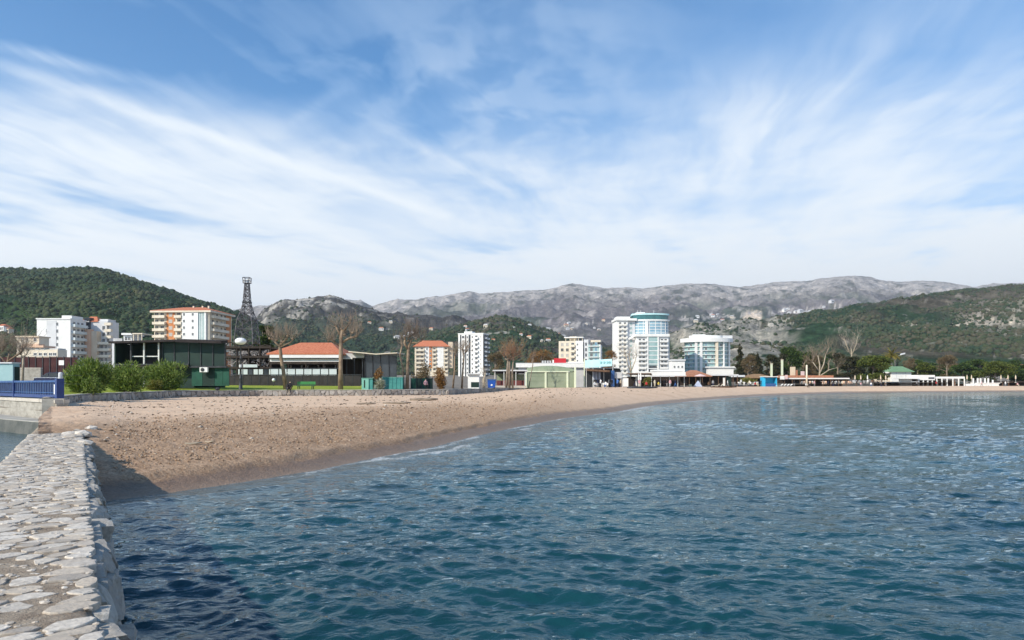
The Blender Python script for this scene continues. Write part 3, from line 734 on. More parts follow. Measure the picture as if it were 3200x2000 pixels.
# ---- concrete wall with a blue railing beside the little channel
LA = Vector((WX(166, 32.3), 32.3, 0)); LB = Vector((WX(-260, 56.), 56., 0)); LU = (LB-LA).normalized(); LN = Vector((-LU.y, LU.x, 0))
if LN.y > 0: LN = -LN
lw = thing('channel_wall', 'stained concrete channel wall under the blue railing', 'wall', (LA.x, LA.y, 0))
LL = (LB-LA).length
def lwp(s, n, z): return tuple(LU*s+LN*n+Vector((0, 0, z)))
def lbox(mb, s0, s1, n0, n1, z0, z1):
    vs = [lwp(a, b, c) for c in (z0, z1) for (a, b) in ((s0, n0), (s1, n0), (s1, n1), (s0, n1))]
    mb.add(vs, [(0, 1, 2, 3), (7, 6, 5, 4), (0, 4, 5, 1), (1, 5, 6, 2), (2, 6, 7, 3), (3, 7, 4, 0)])
b = MB(); lbox(b, -.5, LL, -.5, 0., -.6, 1.40); b.build('wall_body', m_conc, lw)
s = -.5; k = 0
while s < LL-1:
    e = s+rr.uniform(2.2, 3.2); b = MB(); lbox(b, s+.015, min(e, LL)-.015, -.55, .06, 1.403, 1.56+rr.uniform(-.02, .02)); b.build('coping_block', m_cope, lw); s = e
m_blue = mat('blue_paint', (.007, .030, .135), (.011, .043, .18), 4., .45, .15, 30., spec=.5)
m_blued = mat('worn_blue_paint', (.014, .060, .20), (.05, .12, .28), 5., .5)
m_white = mat('white_paint', (.74, .74, .72), (.80, .80, .79), 3., .6)
rl = thing('blue_railing', 'bright blue metal railing with upright bars on the channel wall', 'railing', (LA.x, LA.y, 1.56))
def rbox(name, s0, s1, n0, n1, z0, z1, m, par=rl):
    b = MB(); lbox(b, s0, s1, n0, n1, z0, z1); return b.build(name, m, par)
RZ = .92
rbox('top_rail', -.05, LL-2, -.27, -.15, RZ-.10, RZ, m_blued)
rbox('bottom_rail', -.05, LL-2, -.27, -.15, .06, .22, m_blue)
rbox('middle_rail', -.05, LL-2, -.235, -.185, .30, .335, m_blued)
s = .55
while s < LL-2.2:
    rbox('bar', s, s+.045, -.23, -.19, .22, RZ-.10, m_blued if rr.random() < .35 else m_blue); s += .42
rbox('end_post', -.35, -.05, -.36, -.05, -.25, RZ+.08, m_blue)
for s in (7.5, 15., 22.): rbox('post', s, s+.16, -.29, -.13, -.02, RZ+.03, m_blue)
rbox('end_plate', .12, .36, -.14, -.125, .25, .72, m_white)
# dark mesh screen filling the railing
rbox('screen_panel', .0, LL-2, -.225, -.215, .10, RZ-.05, mat('navy_screen', (.018, .035, .085), (.03, .055, .12), 3., .7))
# slab and bank of the channel
m_slab = mat('pale_slab', (.27, .26, .235), (.40, .39, .36), 1.2, .9, .5, 10., c3=(.14, .14, .12))
sl_ = MB(); tl = []
A1 = W(60, 1200, 29.2); 
p4 = [Vector((WX(172, 31.5), 31.5)), Vector((LA.x-.2, LA.y-.1)), Vector((LB.x, LB.y)), Vector((WX(-260, 48.), 48.)), Vector((WX(-30, 34.2), 34.2)), Vector((WX(128, 30.4), 30.4))]
sl_.prism([(q.x, q.y) for q in p4], .2, .62)
sl0 = sl_; sl_ = MB()
for a, b_ in ((p4[3], p4[4]), (p4[4], p4[5])):
    f_ = .985
    sl_.quad((a.x, a.y, .58), (b_.x, b_.y, .58), (b_.x*f_, b_.y*f_, -.3), (a.x*f_, a.y*f_, -.3))
bank = sl_.build('channel_bank', mat('wet_bank', (.05, .055, .045), (.10, .10, .085), 2., .5, .4, 8.)); tag(bank, 'dark wet bank dropping from slab into the channel water', 'bank', kind='structure')
cs = sl0.build('channel_slab', m_slab); tag(cs, 'pale concrete slab sloping down into the channel', 'slab', kind='structure')
# ---- pebbles, weed and driftwood on the sand
def scatter_pebbles(name, n, m, label, dens, r0, r1, seed, flat=.55, xr=(350, 2100)):
    rs = np.random.RandomState(seed); b = []; vs0 = np.array([(1, 0, 0), (-1, 0, 0), (0, 1, 0), (0, -1, 0), (0, 0, 1), (0, 0, -1)], float)
    fs0 = np.array([(0, 2, 4), (2, 1, 4), (1, 3, 4), (3, 0, 4), (2, 0, 5), (1, 2, 5), (3, 1, 5), (0, 3, 5)])
    got = []
    while sum(len(g_) for g_ in got) < n:
        x = rs.uniform(xr[0], xr[1], 6000); dd = dS(x)+(dB(x)-dS(x))*rs.rand(6000)**1.3
        Xp = (x-1600)/F*dd; s_ = shore_dist(Xp, dd); ok = rs.rand(6000) < dens(Xp, dd, s_)
        got.append(np.stack([Xp, dd, beach_z(Xp, dd, s_)], 1)[ok])
    pt = np.concatenate(got)[:n]; r = (r0+(r1-r0)*rs.rand(n)**3)*(.6+.4*np.clip(pt[:, 1]/30, 0, 2))
    th = rs.rand(n)*6.28; c, s_ = np.cos(th), np.sin(th)
    j = vs0[None]*(1+.5*(rs.rand(n, 6, 1)-.5))*np.stack([r, r*rs.uniform(.5, 1, n), r*flat], 1)[:, None, :]
    Xr = j[..., 0]*c[:, None]-j[..., 1]*s_[:, None]; Yr = j[..., 0]*s_[:, None]+j[..., 1]*c[:, None]
    V = np.stack([Xr, Yr, j[..., 2]], -1)+pt[:, None, :]+np.array([0, 0, 1])*(r*.15)[:, None, None]
    o = np_mesh(name, V.reshape(-1, 3), (fs0[None]+(np.arange(n)*6)[:, None, None]).reshape(-1, 3), m, smooth=False)
    return tag(o, label, name.replace('_', ' ').split()[-1], kind='stuff')
m_peb = vary('pebbles', [(.34, .22, .135), (.50, .35, .235), (.22, .135, .085), (.60, .49, .38), (.42, .28, .175), (.13, .085, .055)], .9, .2, 40.)
scatter_pebbles('beach_pebbles', 12000, m_peb, 'brown and grey pebbles on the lower beach', lambda X, Y, s: sstep(14, 4, s+3*pnoise(X*.15, Y*.15, 3))*sstep(.9, 1.8, s)*sstep(70, 25, Y), .014, .062, 5)
m_weed = mat('dry_weed', (.05, .035, .025), (.11, .08, .055), 6., .95)
scatter_pebbles('beach_litter', 2200, m_weed, 'dark bits of dry weed and driftwood on the sand', lambda X, Y, s: (.18+.5*sstep(.1, .5, pnoise(X*.12, Y*.3, 6))+.9*np.exp(-((s-6.5-1.2*pnoise(X*.1, Y*.1, 8))/.5)**2)+.7*np.exp(-((s-13-2*pnoise(X*.08, Y*.08, 9))/.7)**2))*sstep(2.5, 5, s), .02, .11, 6, .3, (250, 2300))
scatter_pebbles('pale_stones', 260, m_lime, 'pale stones lying on the sand', lambda X, Y, s: sstep(2, 5, s), .02, .11, 7, .5, (300, 1500))
# ================================================================== TOWN: materials and helpers
m_wh = mat('white_render', (.70, .70, .68), (.80, .80, .78), .35, .8, .1, 6.)
m_cream = mat('cream_render', (.62, .54, .42), (.72, .65, .53), .3, .85, .1, 6.)
m_wcream = mat('warm_white_render', (.68, .64, .56), (.76, .73, .66), .35, .8)
m_glassp = mat('pale_blue_facade_glass', (.16, .30, .40), (.30, .46, .54), .22, .1, spec=.7)
m_beige = mat('beige_render', (.58, .47, .35), (.66, .56, .43), .3, .85)
m_peach = mat('peach_render', (.62, .40, .28), (.70, .48, .34), .3, .85)
m_orange = mat('orange_render', (.50, .19, .075), (.58, .25, .10), .4, .85)
m_grey = mat('grey_render', (.42, .42, .42), (.54, .54, .54), .3, .85)
m_lgrey = mat('pale_grey_panel', (.55, .56, .57), (.64, .65, .66), .3, .7)
m_tile = mat('terracotta_tiles', (.42, .125, .062), (.56, .21, .11), 1.5, .85, .9, 9., c3=(.30, .10, .06), sc=(3, 1, 1))
m_tile2 = mat('old_brown_tiles', (.30, .125, .07), (.42, .20, .12), 1.5, .9, .9, 9.)
m_glass = mat('window_glass', (.020, .027, .034), (.05, .06, .07), .5, .12, spec=.6)
m_glassb = mat('blue_facade_glass', (.06, .17, .26), (.12, .28, .38), .3, .1, spec=.7)
m_glassa = mat('aqua_facade_glass', (.20, .34, .34), (.34, .48, .47), .25, .15, spec=.7)
m_tealg = mat('teal_band_glass', (.015, .10, .11), (.03, .16, .17), .3, .1, spec=.7)
m_aqua = mat('aqua_trim', (.42, .68, .70), (.52, .76, .78), .4, .6)
m_rail = mat('pale_rail', (.50, .56, .56), (.60, .66, .66), .5, .4, spec=.5)
m_shut = mat('grey_shutter', (.36, .34, .32), (.46, .44, .41), .8, .7)
m_dkgreen = mat('dark_green_board', (.007, .024, .020), (.012, .036, .030), .8, .6, .1, 8.)
m_green2 = mat('green_screen', (.010, .060, .042), (.016, .092, .062), 1.2, .7, .2, 12.)
m_black = mat('black_felt_roof', (.018, .014, .015), (.035, .028, .028), 2., .85, .2, 12.)
m_dkwood = mat('dark_stained_timber', (.020, .014, .011), (.045, .032, .024), 3., .75, .3, 20., sc=(1, 1, .2))
m_brwood = mat('brown_timber', (.10, .055, .032), (.17, .10, .06), 3., .8, .3, 20., sc=(1, 1, .2))
m_fence = mat('charcoal_fence_board', (.022, .020, .020), (.042, .038, .036), 1.2, .7, .2, 10.)
m_post = mat('pale_post', (.55, .56, .55), (.68, .68, .66), 4., .6)
m_iron = mat('dark_iron', (.030, .033, .038), (.060, .064, .070), 5., .5, metal=.3)
m_steel = mat('tower_steel', (.055, .052, .058), (.15, .14, .15), 2.5, .6, metal=.2)
m_sage = mat('sage_board', (.22, .26, .18), (.28, .32, .23), .6, .8, .15, 8.)
m_sage2 = mat('sage_canvas', (.20, .245, .16), (.27, .31, .21), .8, .85)
m_lime2 = mat('cream_green_post', (.58, .64, .46), (.66, .70, .53), 3., .7)
m_teal = mat('teal_metal', (.05, .24, .22), (.075, .30, .27), 1., .6)
m_teal2 = mat('light_teal_metal', (.16, .40, .33), (.22, .47, .40), 1., .6)
m_red = mat('red_board', (.45, .02, .03), (.55, .035, .045), 1., .6)
m_canvas = mat('white_canvas', (.70, .69, .66), (.78, .77, .74), 2., .85)
m_thatch = mat('reed_thatch', (.20, .12, .06), (.32, .20, .11), 3., .95, .8, 25., sc=(1, 1, .3))
m_kiosk = mat('sky_blue_board', (.02, .36, .62), (.035, .44, .70), 1., .6)
m_bin = mat('blue_plastic', (.015, .07, .34), (.02, .10, .42), 2., .5)
m_navy = mat('navy_car_paint', (.010, .014, .055), (.016, .022, .075), .5, .2, spec=.6)
m_tyre = mat('tyre_rubber', (.012, .012, .012), (.02, .02, .02), 4., .8)
m_chrome = mat('bright_trim', (.55, .56, .60), (.65, .66, .70), 2., .25, metal=.8)
m_hedge = mat('burgundy_fence', (.040, .014, .016), (.075, .030, .030), .8, .9, .5, 10.)
WIN = {}
def window_mesh(w, h, mf, mg, bars=1):
    key = (round(w, 2), round(h, 2), mf.name, mg.name, bars)
    if key in WIN: return WIN[key]
    b = MB(); t = min(.09, w*.1); f = []
    b.box(-w/2, w/2, -.07, -.012, 0, t); b.box(-w/2, w/2, -.07, -.012, h-t, h); b.box(-w/2, -w/2+t, -.068, -.012, t, h-t); b.box(w/2-t, w/2, -.068, -.012, t, h-t)
    for k in range(1, bars+1):
        x = -w/2+w*k/(bars+1); b.box(x-t*.4, x+t*.4, -.064, -.012, t, h-t)
    b.box(-w/2-.06, w/2+.06, -.14, -.013, -.07, -.002)
    me = b.mesh('window'); me.materials.append(mf)
    pn = MB().box(-w/2+t*.5, w/2-t*.5, -.03, .02, t*.5, h-t*.5).mesh('pane'); pn.materials.append(mg)
    WIN[key] = (me, pn); return WIN[key]
def put_window(meshes, parent):
    o = obj('window', meshes[0], None, parent); obj('pane', meshes[1], None, o); return o
ROT = {'f': 0., 'r': math.pi/2, 'l': -math.pi/2, 'b': math.pi}
def at_face(face, u, off, z):
    return {'f': (u, -off, z), 'r': (off, u, z), 'l': (-off, -u, z)}[face]
class Bld:
    """a building in local metres: x right, y away from the sea, z up, front on y = 0"""
    def __init__(s, name, label, cat, x, d, rz=0., z=None, group=None):
        s.d = d; s.k = d/F; s.x = x; X = WX(x, d)
        s.zb = gz(X, d)-.1 if z is None else z
        s.r = thing(name, label, cat, (X, d, s.zb), rz, group)
    def X(s, px): return (px-s.x)*s.k
    def Z(s, py): return WZ(py, s.d)-s.zb
    def box(s, name, x0, x1, y0, y1, z0, z1, m, parent=None):
        return MB().box(min(x0, x1), max(x0, x1), y0, y1, min(z0, z1), max(z0, z1)).build(name, m, parent or s.r)
    def pbox(s, name, px0, px1, py0, py1, y0, y1, m): return s.box(name, s.X(px0), s.X(px1), y0, y1, s.Z(py1), s.Z(py0), m)
    def win(s, u, z, w, h, face='f', off=0., mf=None, mg=None, bars=1):
        o = put_window(window_mesh(w, h, mf or m_wh, mg or m_glass, bars), s.r); o.location = at_face(face, u, off, z); o.rotation_euler = (0, 0, ROT[face]); return o
    def balcony(s, u, z, w, dep, face='f', off=0., m=None, mr=None, hp=.95):
        key = ('bal', round(w, 2), round(dep, 2), (m or m_wh).name, round(hp, 2))
        if key not in WIN:
            b = MB(); b.box(-w/2, w/2, -dep, -.004, -.22, 0); WIN[key] = b.mesh('balcony'); WIN[key].materials.append(m or m_wh)
            b = MB(); b.box(-w/2, w/2, -dep-.02, -dep+.08, -.26, hp); b.box(-w/2-.02, -w/2+.08, -dep+.08, -.006, .002, hp); b.box(w/2-.08, w/2+.02, -dep+.08, -.006, .002, hp)
            WIN[key+('r',)] = b.mesh('parapet')
        o = obj('balcony', WIN[key], None, s.r); o.location = at_face(face, u, off, z); o.rotation_euler = (0, 0, ROT[face])
        k2 = key+('r', (mr or m or m_wh).name)
        if k2 not in WIN:
            WIN[k2] = WIN[key+('r',)].copy(); WIN[k2].materials.append(mr or m or m_wh)
        q = obj('parapet', WIN[k2], None, o); return o
    def glaze(s, u, z, w, h, face='f', off=0., m=None, name='glass_panel'):
        key = ('gl', round(w, 2), round(h, 2), (m or m_glassa).name)
        if key not in WIN:
            b = MB(); b.box(-w/2, w/2, -.05, .03, 0, h); WIN[key] = b.mesh('glass_panel'); WIN[key].materials.append(m or m_glassa)
        o = obj(name, WIN[key], None, s.r); o.location = at_face(face, u, off, z); o.rotation_euler = (0, 0, ROT[face]); return o
    def hip(s, name, x0, x1, y0, y1, z0, z1, inset, m, over=.5, parent=None):
        x0 -= over; x1 += over; y0 -= over; y1 += over; ym = (y0+y1)/2
        b = MB(); b.add([(x0, y0, z0), (x1, y0, z0), (x1, y1, z0), (x0, y1, z0), (x0+inset, ym, z1), (x1-inset, ym, z1), (x0, y0, z0-.18), (x1, y0, z0-.18), (x1, y1, z0-.18), (x0, y1, z0-.18)],
          [(0, 1, 5, 4), (1, 2, 5), (2, 3, 4, 5), (3, 0, 4), (0, 6, 7, 1), (1, 7, 8, 2), (2, 8, 9, 3), (3, 9, 6, 0), (9, 8, 7, 6)])
        return b.build(name, m, parent or s.r)
# ================================================================== far apartment blocks and hotels
# -- white block on the left
B = Bld('white_apartment_block', 'bright white apartment block with blank front and shaded green-glass balconies', 'building', 115, 300)
w_ = B.X(220); top = B.Z(998)
B.box('wall', 0, w_, 0, 11, 0, top, m_wh)
B.pbox('recess_panel', 146, 176, 1002, 1200, -.12, -.003, m_lgrey)
B.box('roof_parapet', -.2, w_+.2, -.35, 11.2, top+.003, top+.5, m_wh)
B.box('penthouse', B.X(186), w_-.4, 1.5, 9.5, top+.505, B.Z(985), m_wh)
for px, rows in ((147, (1038, 1062, 1082)), (179, (1018, 1040, 1062, 1082))):
    for py in rows: B.win(B.X(px), B.Z(py), .9, 1.5, 'f', 0 if px > 176 else .0, m_lgrey)
for i in range(7):
    z = top-3.0-i*2.95
    B.balcony(5.4, z, 9.2, 1.5, 'r', w_, m_wh, m_rail, 1.0)
    for u in (2.6, 5.4, 8.2): B.win(u, z+.05, 1.7, 2.1, 'r', w_, m_wh, m_glass)
B.box('balcony_left', -1.2, -.004, 2, 6, top-.6, top-.3, m_wh)
for i in range(4): B.box('balcony_slab', -1.2, -.004, 2, 8, top-3.6-i*2.95, top-3.3-i*2.95, m_wh)
# -- stair tower and cream block beside it
B = Bld('cream_apartment_block', 'cream apartment block with peach slab wall and dark glazed stairwell', 'building', 262, 312)
B.pbox('stairwell_glazing', 262, 279, 992, 1150, 0, 6, m_glass)
for i in range(8): B.box('stair_mullion', B.X(264), B.X(279), -.12, -.004, B.Z(1005+i*18)-.2, B.Z(1005+i*18)+.2, m_grey)
B.pbox('peach_slab', 276, 294, 1030, 1160, -2.6, -.3, m_peach)
B.pbox('cream_wall', 294.3, 312, 1036, 1160, -2.2, 8, m_beige)
B.pbox('rear_wall', 279.3, 332, 1003, 1160, 1., 10, m_lgrey)
tp = B.Z(1000)
B.hip('roof', B.X(246), B.X(300), 1, 9, B.Z(1004), B.Z(986), 3, m_tile)
B.pbox('roof_house', 303, 330, 996, 1003, 2, 8, m_lgrey)
for i in range(9):
    z = B.Z(1015)-i*2.95
    if i > 2: B.box('side_wall', B.X(312.3), B.X(348), -.5, 7, z-2.5, z, m_shut)
    B.balcony(B.X(330 if i > 2 else 338), z, 5.4 if i > 2 else 3.0, 1.5, 'f', .5 if i > 2 else -1., m_cream)
    for px in (320, 334): B.win(B.X(px), z-2.35, 1.3, 2.0, 'f', .5 if i > 2 else -.98)
# -- orange and white apartment block
B = Bld('orange_white_apartment_block', 'six storey cream and white apartment block with orange panels and tiled roof', 'building', 482, 310, R(-4))
w_ = B.X(660); top = B.Z(972); DP = 21.
B.box('wall', 0, w_, 0, DP, 0, top, m_cream)
B.hip('roof', 0, w_, 0, DP, top+.20, B.Z(953), 9, m_tile, 1.3)
B.box('eaves', -1.3, w_+1.3, -1.3, DP+1.3, top-.75, top+.016, m_cream)
B.pbox('orange_panel', 523, 549, 972, 1150, -.25, -.003, m_orange)
B.pbox('white_panel', 575, 627, 972, 1150, -.9, -.003, m_wh)
B.pbox('glazed_stair', 627.2, 647, 972, 1150, -.55, -.003, m_glassa)
B.pbox('white_pier', 647.2, 652, 972, 1150, -.9, -.003, m_wh)
for i in range(3): B.box('stair_mullion', B.X(627+5*(i+1))-.12, B.X(627+5*(i+1))+.12, -.64, -.56, 0, top-1, m_wh)
B.box('orange_panel', w_+.004, w_+.2, DP-5.5, DP-1, 0, top-.8, m_orange)
for i in range(7):
    z = top-3.0-i*2.97
    B.balcony(B.X(501), z, B.X(521)-B.X(481), 1.5, 'f', 0, m_cream); B.balcony(B.X(562), z, 3.4, 1.3, 'f', 0, m_cream)
    B.balcony(DP*.40, z, DP*.68, 1.6, 'r', w_, m_cream)
    for px in (490, 508, 562): B.win(B.X(px), z+.05, 1.7, 2.15, 'f', 0, m_cream)
    B.win(B.X(536), z+.5, 1.7, 1.5, 'f', .25, m_cream, m_shut)
    for px in (582, 610): B.win(B.X(px), z+.6, 1.0, 1.3, 'f', .9)
    for u in (3., 7., 11., 14.5): B.win(u, z+.05, 1.7, 2.15, 'r', w_, m_cream, m_glass if (i+int(u)) % 3 else m_shut)
for px in (572, 602, 622): B.pbox('chimney', px, px+4, 950, 958, 9, 10, m_cream)
# -- low grey block with roof terraces
B = Bld('grey_terrace_house', 'low grey house with a roof terrace and railings behind the green pavilion', 'house', 350, 240)
B.pbox('wall', 350, 440, 1068, 1200, 0, 6, m_lgrey); B.pbox('upper_wall', 376, 402, 1046, 1067.8, 2, 8, m_lgrey); B.pbox('roof_slab', 374, 408, 1040, 1045.8, 1, 9, m_wh)
B.pbox('terrace_roof', 405, 440, 1040, 1043, 1, 8, m_cream); B.pbox('parapet', 352, 380, 1057, 1067.6, .3, .6, m_grey)
for px in (410, 424, 436): B.pbox('post', px, px+2, 1043.2, 1067.7, 1.2, 1.5, m_cream)
for px in (384, 394): B.win(B.X(px), B.Z(1063), 1.0, 1.3, 'f', -2.)
for px in (362, 388, 414, 432): B.win(B.X(px), B.Z(1092), 1.3, 1.4)
# -- houses far left
B = Bld('pink_house', 'pale pink house with flat roof left of the white apartment block', 'house', 50, 230)
B.pbox('wall', 52, 122, 1054, 1200, 0, 5, m_cream); B.pbox('roof', 50, 124, 1050, 1053.8, -.5, 5.5, m_beige); B.pbox('side_roof', 88, 140, 1076, 1081, -3, -.004, m_peach)
for px in (71, 84, 110): B.win(B.X(px), B.Z(1068), 1.0, 1.4)
B = Bld('yellow_house', 'low pale yellow house with long windows in front of white apartment block', 'house', 95, 190)
B.pbox('wall', 92, 180, 1092, 1200, 0, 4, m_cream); B.pbox('roof', 68, 140, 1080, 1086, -.6, 4.5, m_peach); B.pbox('upper_wall', 72, 138, 1086.2, 1091.8, 0, 3.8, m_cream)
B.pbox('grey_annex', 150, 178, 1088, 1091.8, .5, 3.8, m_grey)
for px in (110, 126, 142, 158, 171): B.win(B.X(px), B.Z(1112), 1.0, .9)
for px in (85, 100, 118, 134): B.win(B.X(px), B.Z(1091.5), .9, .42)
# -- apartment house with red roof in the middle
B = Bld('red_roofed_apartment_house', 'cream apartment house with red tiled roof, left of the black and white hotel', 'building', 1296, 480, R(3))
w_ = B.X(1400); top = B.Z(1083)
B.box('wall', 0, w_, 0, 16, 0, top, m_cream); B.hip('roof', 0, w_, 0, 16, top+.2, B.Z(1062), 6, m_tile, 1.2)
B.pbox('orange_panel', 1341, 1350, 1083, 1150, -.2, -.003, m_orange); B.pbox('white_panel', 1366, 1386, 1083, 1150, -.3, -.003, m_wh); B.pbox('cream_panel', 1328, 1341, 1083, 1150, -.25, -.003, m_wh)
B.pbox('gable_wall', 1400.2, 1414, 1068, 1150, 1, 14, m_beige); 
for i in range(6):
    z = top-2.9-i*2.95
    B.balcony(B.X(1312), z, 6.0, 1.5, 'f', 0, m_cream); B.balcony(B.X(1357), z, 2.6, 1.2, 'f', 0, m_cream); B.balcony(B.X(1393), z, 2.6, 1.3, 'f', 0, m_cream)
    for px in (1304, 1318, 1357, 1393): B.win(B.X(px), z+.05, 1.7, 2.1, 'f', 0, m_cream)
    B.win(B.X(1345), z+.5, 1.1, 1.4, 'f', .2); B.win(B.X(1334), z+.5, 1.1, 1.4, 'f', .25)
# -- black and white hotel
B = Bld('black_white_hotel', 'narrow white hotel with dark vertical strips and black shaded side', 'building', 1432, 457, R(-14))
w_ = B.X(1513); top = B.Z(1045); DP = 13.
B.box('wall', 0, w_, 0, DP, 0, top, m_wh); B.box('roof_parapet', -.2, w_+.2, -.2, DP+.2, top+.003, top+.7, m_wh); B.box('roof_house', B.X(1450), B.X(1476), 1, 8, top+.72, top+1.9, m_wh)
for px, px2 in ((1438, 1442), (1454.5, 1458), (1466, 1472)): B.pbox('dark_strip', px, px2, 1047, 1190, -.15, -.003, m_glass)
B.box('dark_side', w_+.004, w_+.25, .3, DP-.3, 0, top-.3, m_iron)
for i in range(10):
    z = top-3.0-i*2.98
    B.win(B.X(1448), z+.3, 1.8, 1.7, 'f', 0, m_wh, m_shut if i % 3 else m_glass); B.win(B.X(1462), z+.4, 1.0, 1.4)
    B.win(B.X(1478), z+.4, 1.0, 1.4); B.balcony(B.X(1491), z, 2.8, 1.1, 'f', 0, m_wh); B.win(B.X(1491), z+.05, 1.7, 2.1); B.win(B.X(1505), z+.5, .9, 1.2, 'f', 0, m_wh, m_shut)
    for u in (3.2, 9.6): B.balcony(u, z, 2.6, 1.3, 'r', w_+.25, m_wh)
    for u in (3.2, 6.5, 9.6): B.win(u, z+.05, 1.6, 2.1, 'r', w_+.25)
# -- cream block with thin columns
B = Bld('cream_block_behind_red_board', 'seven storey cream block with open roof frame behind the red board', 'building', 1746, 380, R(-12))
w_ = B.X(1822); top = B.Z(1066); DP = 12.
B.box('wall', 0, w_, 0, DP, 0, top, m_cream); B.pbox('white_panel', 1800, 1822, 1066, 1160, -.5, -.003, m_wh)
for px in (1766, 1780, 1794, 1806, 1818): B.pbox('roof_post', px, px+1.5, 1056, 1066, 1.5, 1.9, m_cream)
B.pbox('roof_frame', 1762, 1822, 1053, 1056, 1, 6, m_wh); B.pbox('roof_house', 1778, 1800, 1051, 1066, 3, 8, m_cream)
B.pbox('grey_wing', 1824, 1838, 1062, 1180, .5, 10, m_lgrey); B.pbox('glass_wing', 1838.3, 1872, 1078, 1180, 0, 10, m_glassa); B.pbox('wing_roof', 1845, 1876, 1064, 1070, 1, 8, m_cream)
B.pbox('end_pier', 1872.3, 1876, 1078, 1180, -.3, 10, m_wh)
for i in range(6):
    z = top-3.1-i*3.0
    for px in (1757, 1773): B.win(B.X(px), z+.3, 1.6, 1.8, 'f', 0, m_cream, m_shut if (i+px) % 2 else m_glass)
    B.balcony(B.X(1790), z, 2.4, 1.2, 'f', 0, m_cream); B.win(B.X(1790), z+.05, 1.7, 2.1); B.win(B.X(1805), z+.5, .9, 1.2, 'f', .5)
    B.win(B.X(1831), z+.3, 1.2, 1.9, 'f', -.5, m_lgrey); B.box('floor_slab', B.X(1839), B.X(1872), -.9, -.06, z-.2, z+.05, m_wh)
    B.win(B.X(1848), z+.3, 1.5, 1.9); B.win(B.X(1862), z+.3, 1.5, 1.9, 'f', 0, m_wh, m_glassb)
# -- tall hotel with the aqua crown
B = Bld('tall_hotel', 'tallest white hotel with curved blue glass top and aqua crown', 'building', 1926, 460, R(2))
w_ = B.X(2096)
B.pbox('left_wing', 1927, 1962, 1002, 1215, 0, 16, m_wh); B.pbox('left_cornice', 1924, 1990, 995, 1001.8, -1., 16, m_wh); B.pbox('left_roof_house', 1930, 1972, 988, 994.8, 3, 12, m_wh)
B.pbox('link_wall', 1962.2, 1986, 1003, 1215, 1.2, 14, m_lgrey); B.pbox('main_wall', 1984, 2094, 1003, 1215, 4, 22, m_wh)
# curved upper drum
def arc(cx_, cy_, rx_, ry_, a0, a1, n): return [(cx_+rx_*math.cos(R(a0+(a1-a0)*i/n)), cy_+ry_*math.sin(R(a0+(a1-a0)*i/n))) for i in range(n+1)]
cxm = B.X(2038); rad = B.X(2094)-cxm
dr = arc(cxm, 4, rad, 5.5, 180, 360, 18)
b = MB().prism(dr, B.Z(1046), B.Z(1003)); b.build('glass_drum', m_glassp, B.r)
for i, (x, y) in enumerate(dr):
    if i % 2 == 0: B.box('mullion', x-.18, x+.18, y-.16, y+.3, B.Z(1046), B.Z(1003)-.01, m_wh)
for py in (1011, 1020, 1029, 1038): MB().prism([(cxm+(x-cxm)*1.015, 4+(y-4)*1.03) for x, y in dr], B.Z(py)-.22, B.Z(py)+.12).build('floor_band', m_wh, B.r)
for (k, z0, z1, mm, nm) in ((1.10, 1002.8, 998, m_wh, 'cornice'), (1.0, 997.8, 984, m_tealg, 'restaurant_glazing'), (1.07, 983.8, 979, m_aqua, 'crown_ring')):
    MB().prism([(cxm+(x-cxm)*k, 4+(y-4)*k) for x, y in dr]+[(B.X(2094)*1.0, 14), (B.X(1984), 14)], B.Z(z0), B.Z(z1)).build(nm, mm, B.r)
B.pbox('drum_pier', 2015, 2024, 1004, 1046, -2.2, -1.2, m_wh); B.pbox('roof_house', 1996, 2022, 973, 978.8, 5, 11, m_wh)
for px in (2000, 2010, 2052): B.bar = MB().bar((B.X(px), 7, B.Z(979)), (B.X(px), 7, B.Z(966)), .12).build('antenna', m_wh, B.r)
# lower front block
B.pbox('front_block', 1984, 2083, 1054, 1215, -6, 3.996, m_wh); B.pbox('front_cornice', 1980, 2085, 1045, 1053.8, -7.2, 3.99, m_wh)
fb = MB(); zc = B.Z(1049); fb.add([(B.X(1960), 2, B.Z(1066)), (B.X(1980)-.02, -5, B.Z(1052)), (B.X(1980)-.02, -5, B.Z(1046)), (B.X(1960), 2, B.Z(1060)), (B.X(1960), 3, B.Z(1066)), (B.X(1980)-.02, -4, B.Z(1052)), (B.X(1980)-.02, -4, B.Z(1046)), (B.X(1960), 3, B.Z(1060))], [(0, 1, 2, 3), (7, 6, 5, 4), (0, 3, 7, 4), (1, 5, 6, 2), (3, 2, 6, 7), (0, 4, 5, 1)]); fb.build('slanting_cornice', m_wh, B.r)
B.pbox('glazed_bay', 2020, 2048, 1055, 1142, -6.6, -6.003, m_glassa)
for px in (2017.5, 2050): B.pbox('pier', px-2, px+2, 1054, 1215, -7, -6.004, m_wh)
B.pbox('shaded_side', 2083.3, 2090, 1054, 1215, -3, 3.9, m_lgrey)  # shade of the hotel's right side, put into its colour as pale grey
for i in range(9):
    z = B.Z(1056)-3.0-i*2.95
    B.balcony(B.X(2001), z, 5.2, 1.5, 'f', 6, m_wh, m_canvas); B.balcony(B.X(2068), z, 5.4, 1.5, 'f', 6, m_wh, m_canvas)
    for px in (1994, 2006, 2063, 2074): B.win(B.X(px), z+.05, 1.7, 2.1, 'f', 6, m_wh, m_glass if (i*7+px) % 4 else m_shut)
    B.box('glass_mullion', B.X(2020), B.X(2048), -6.75, -6.62, z-.25, z+.25, m_wh)
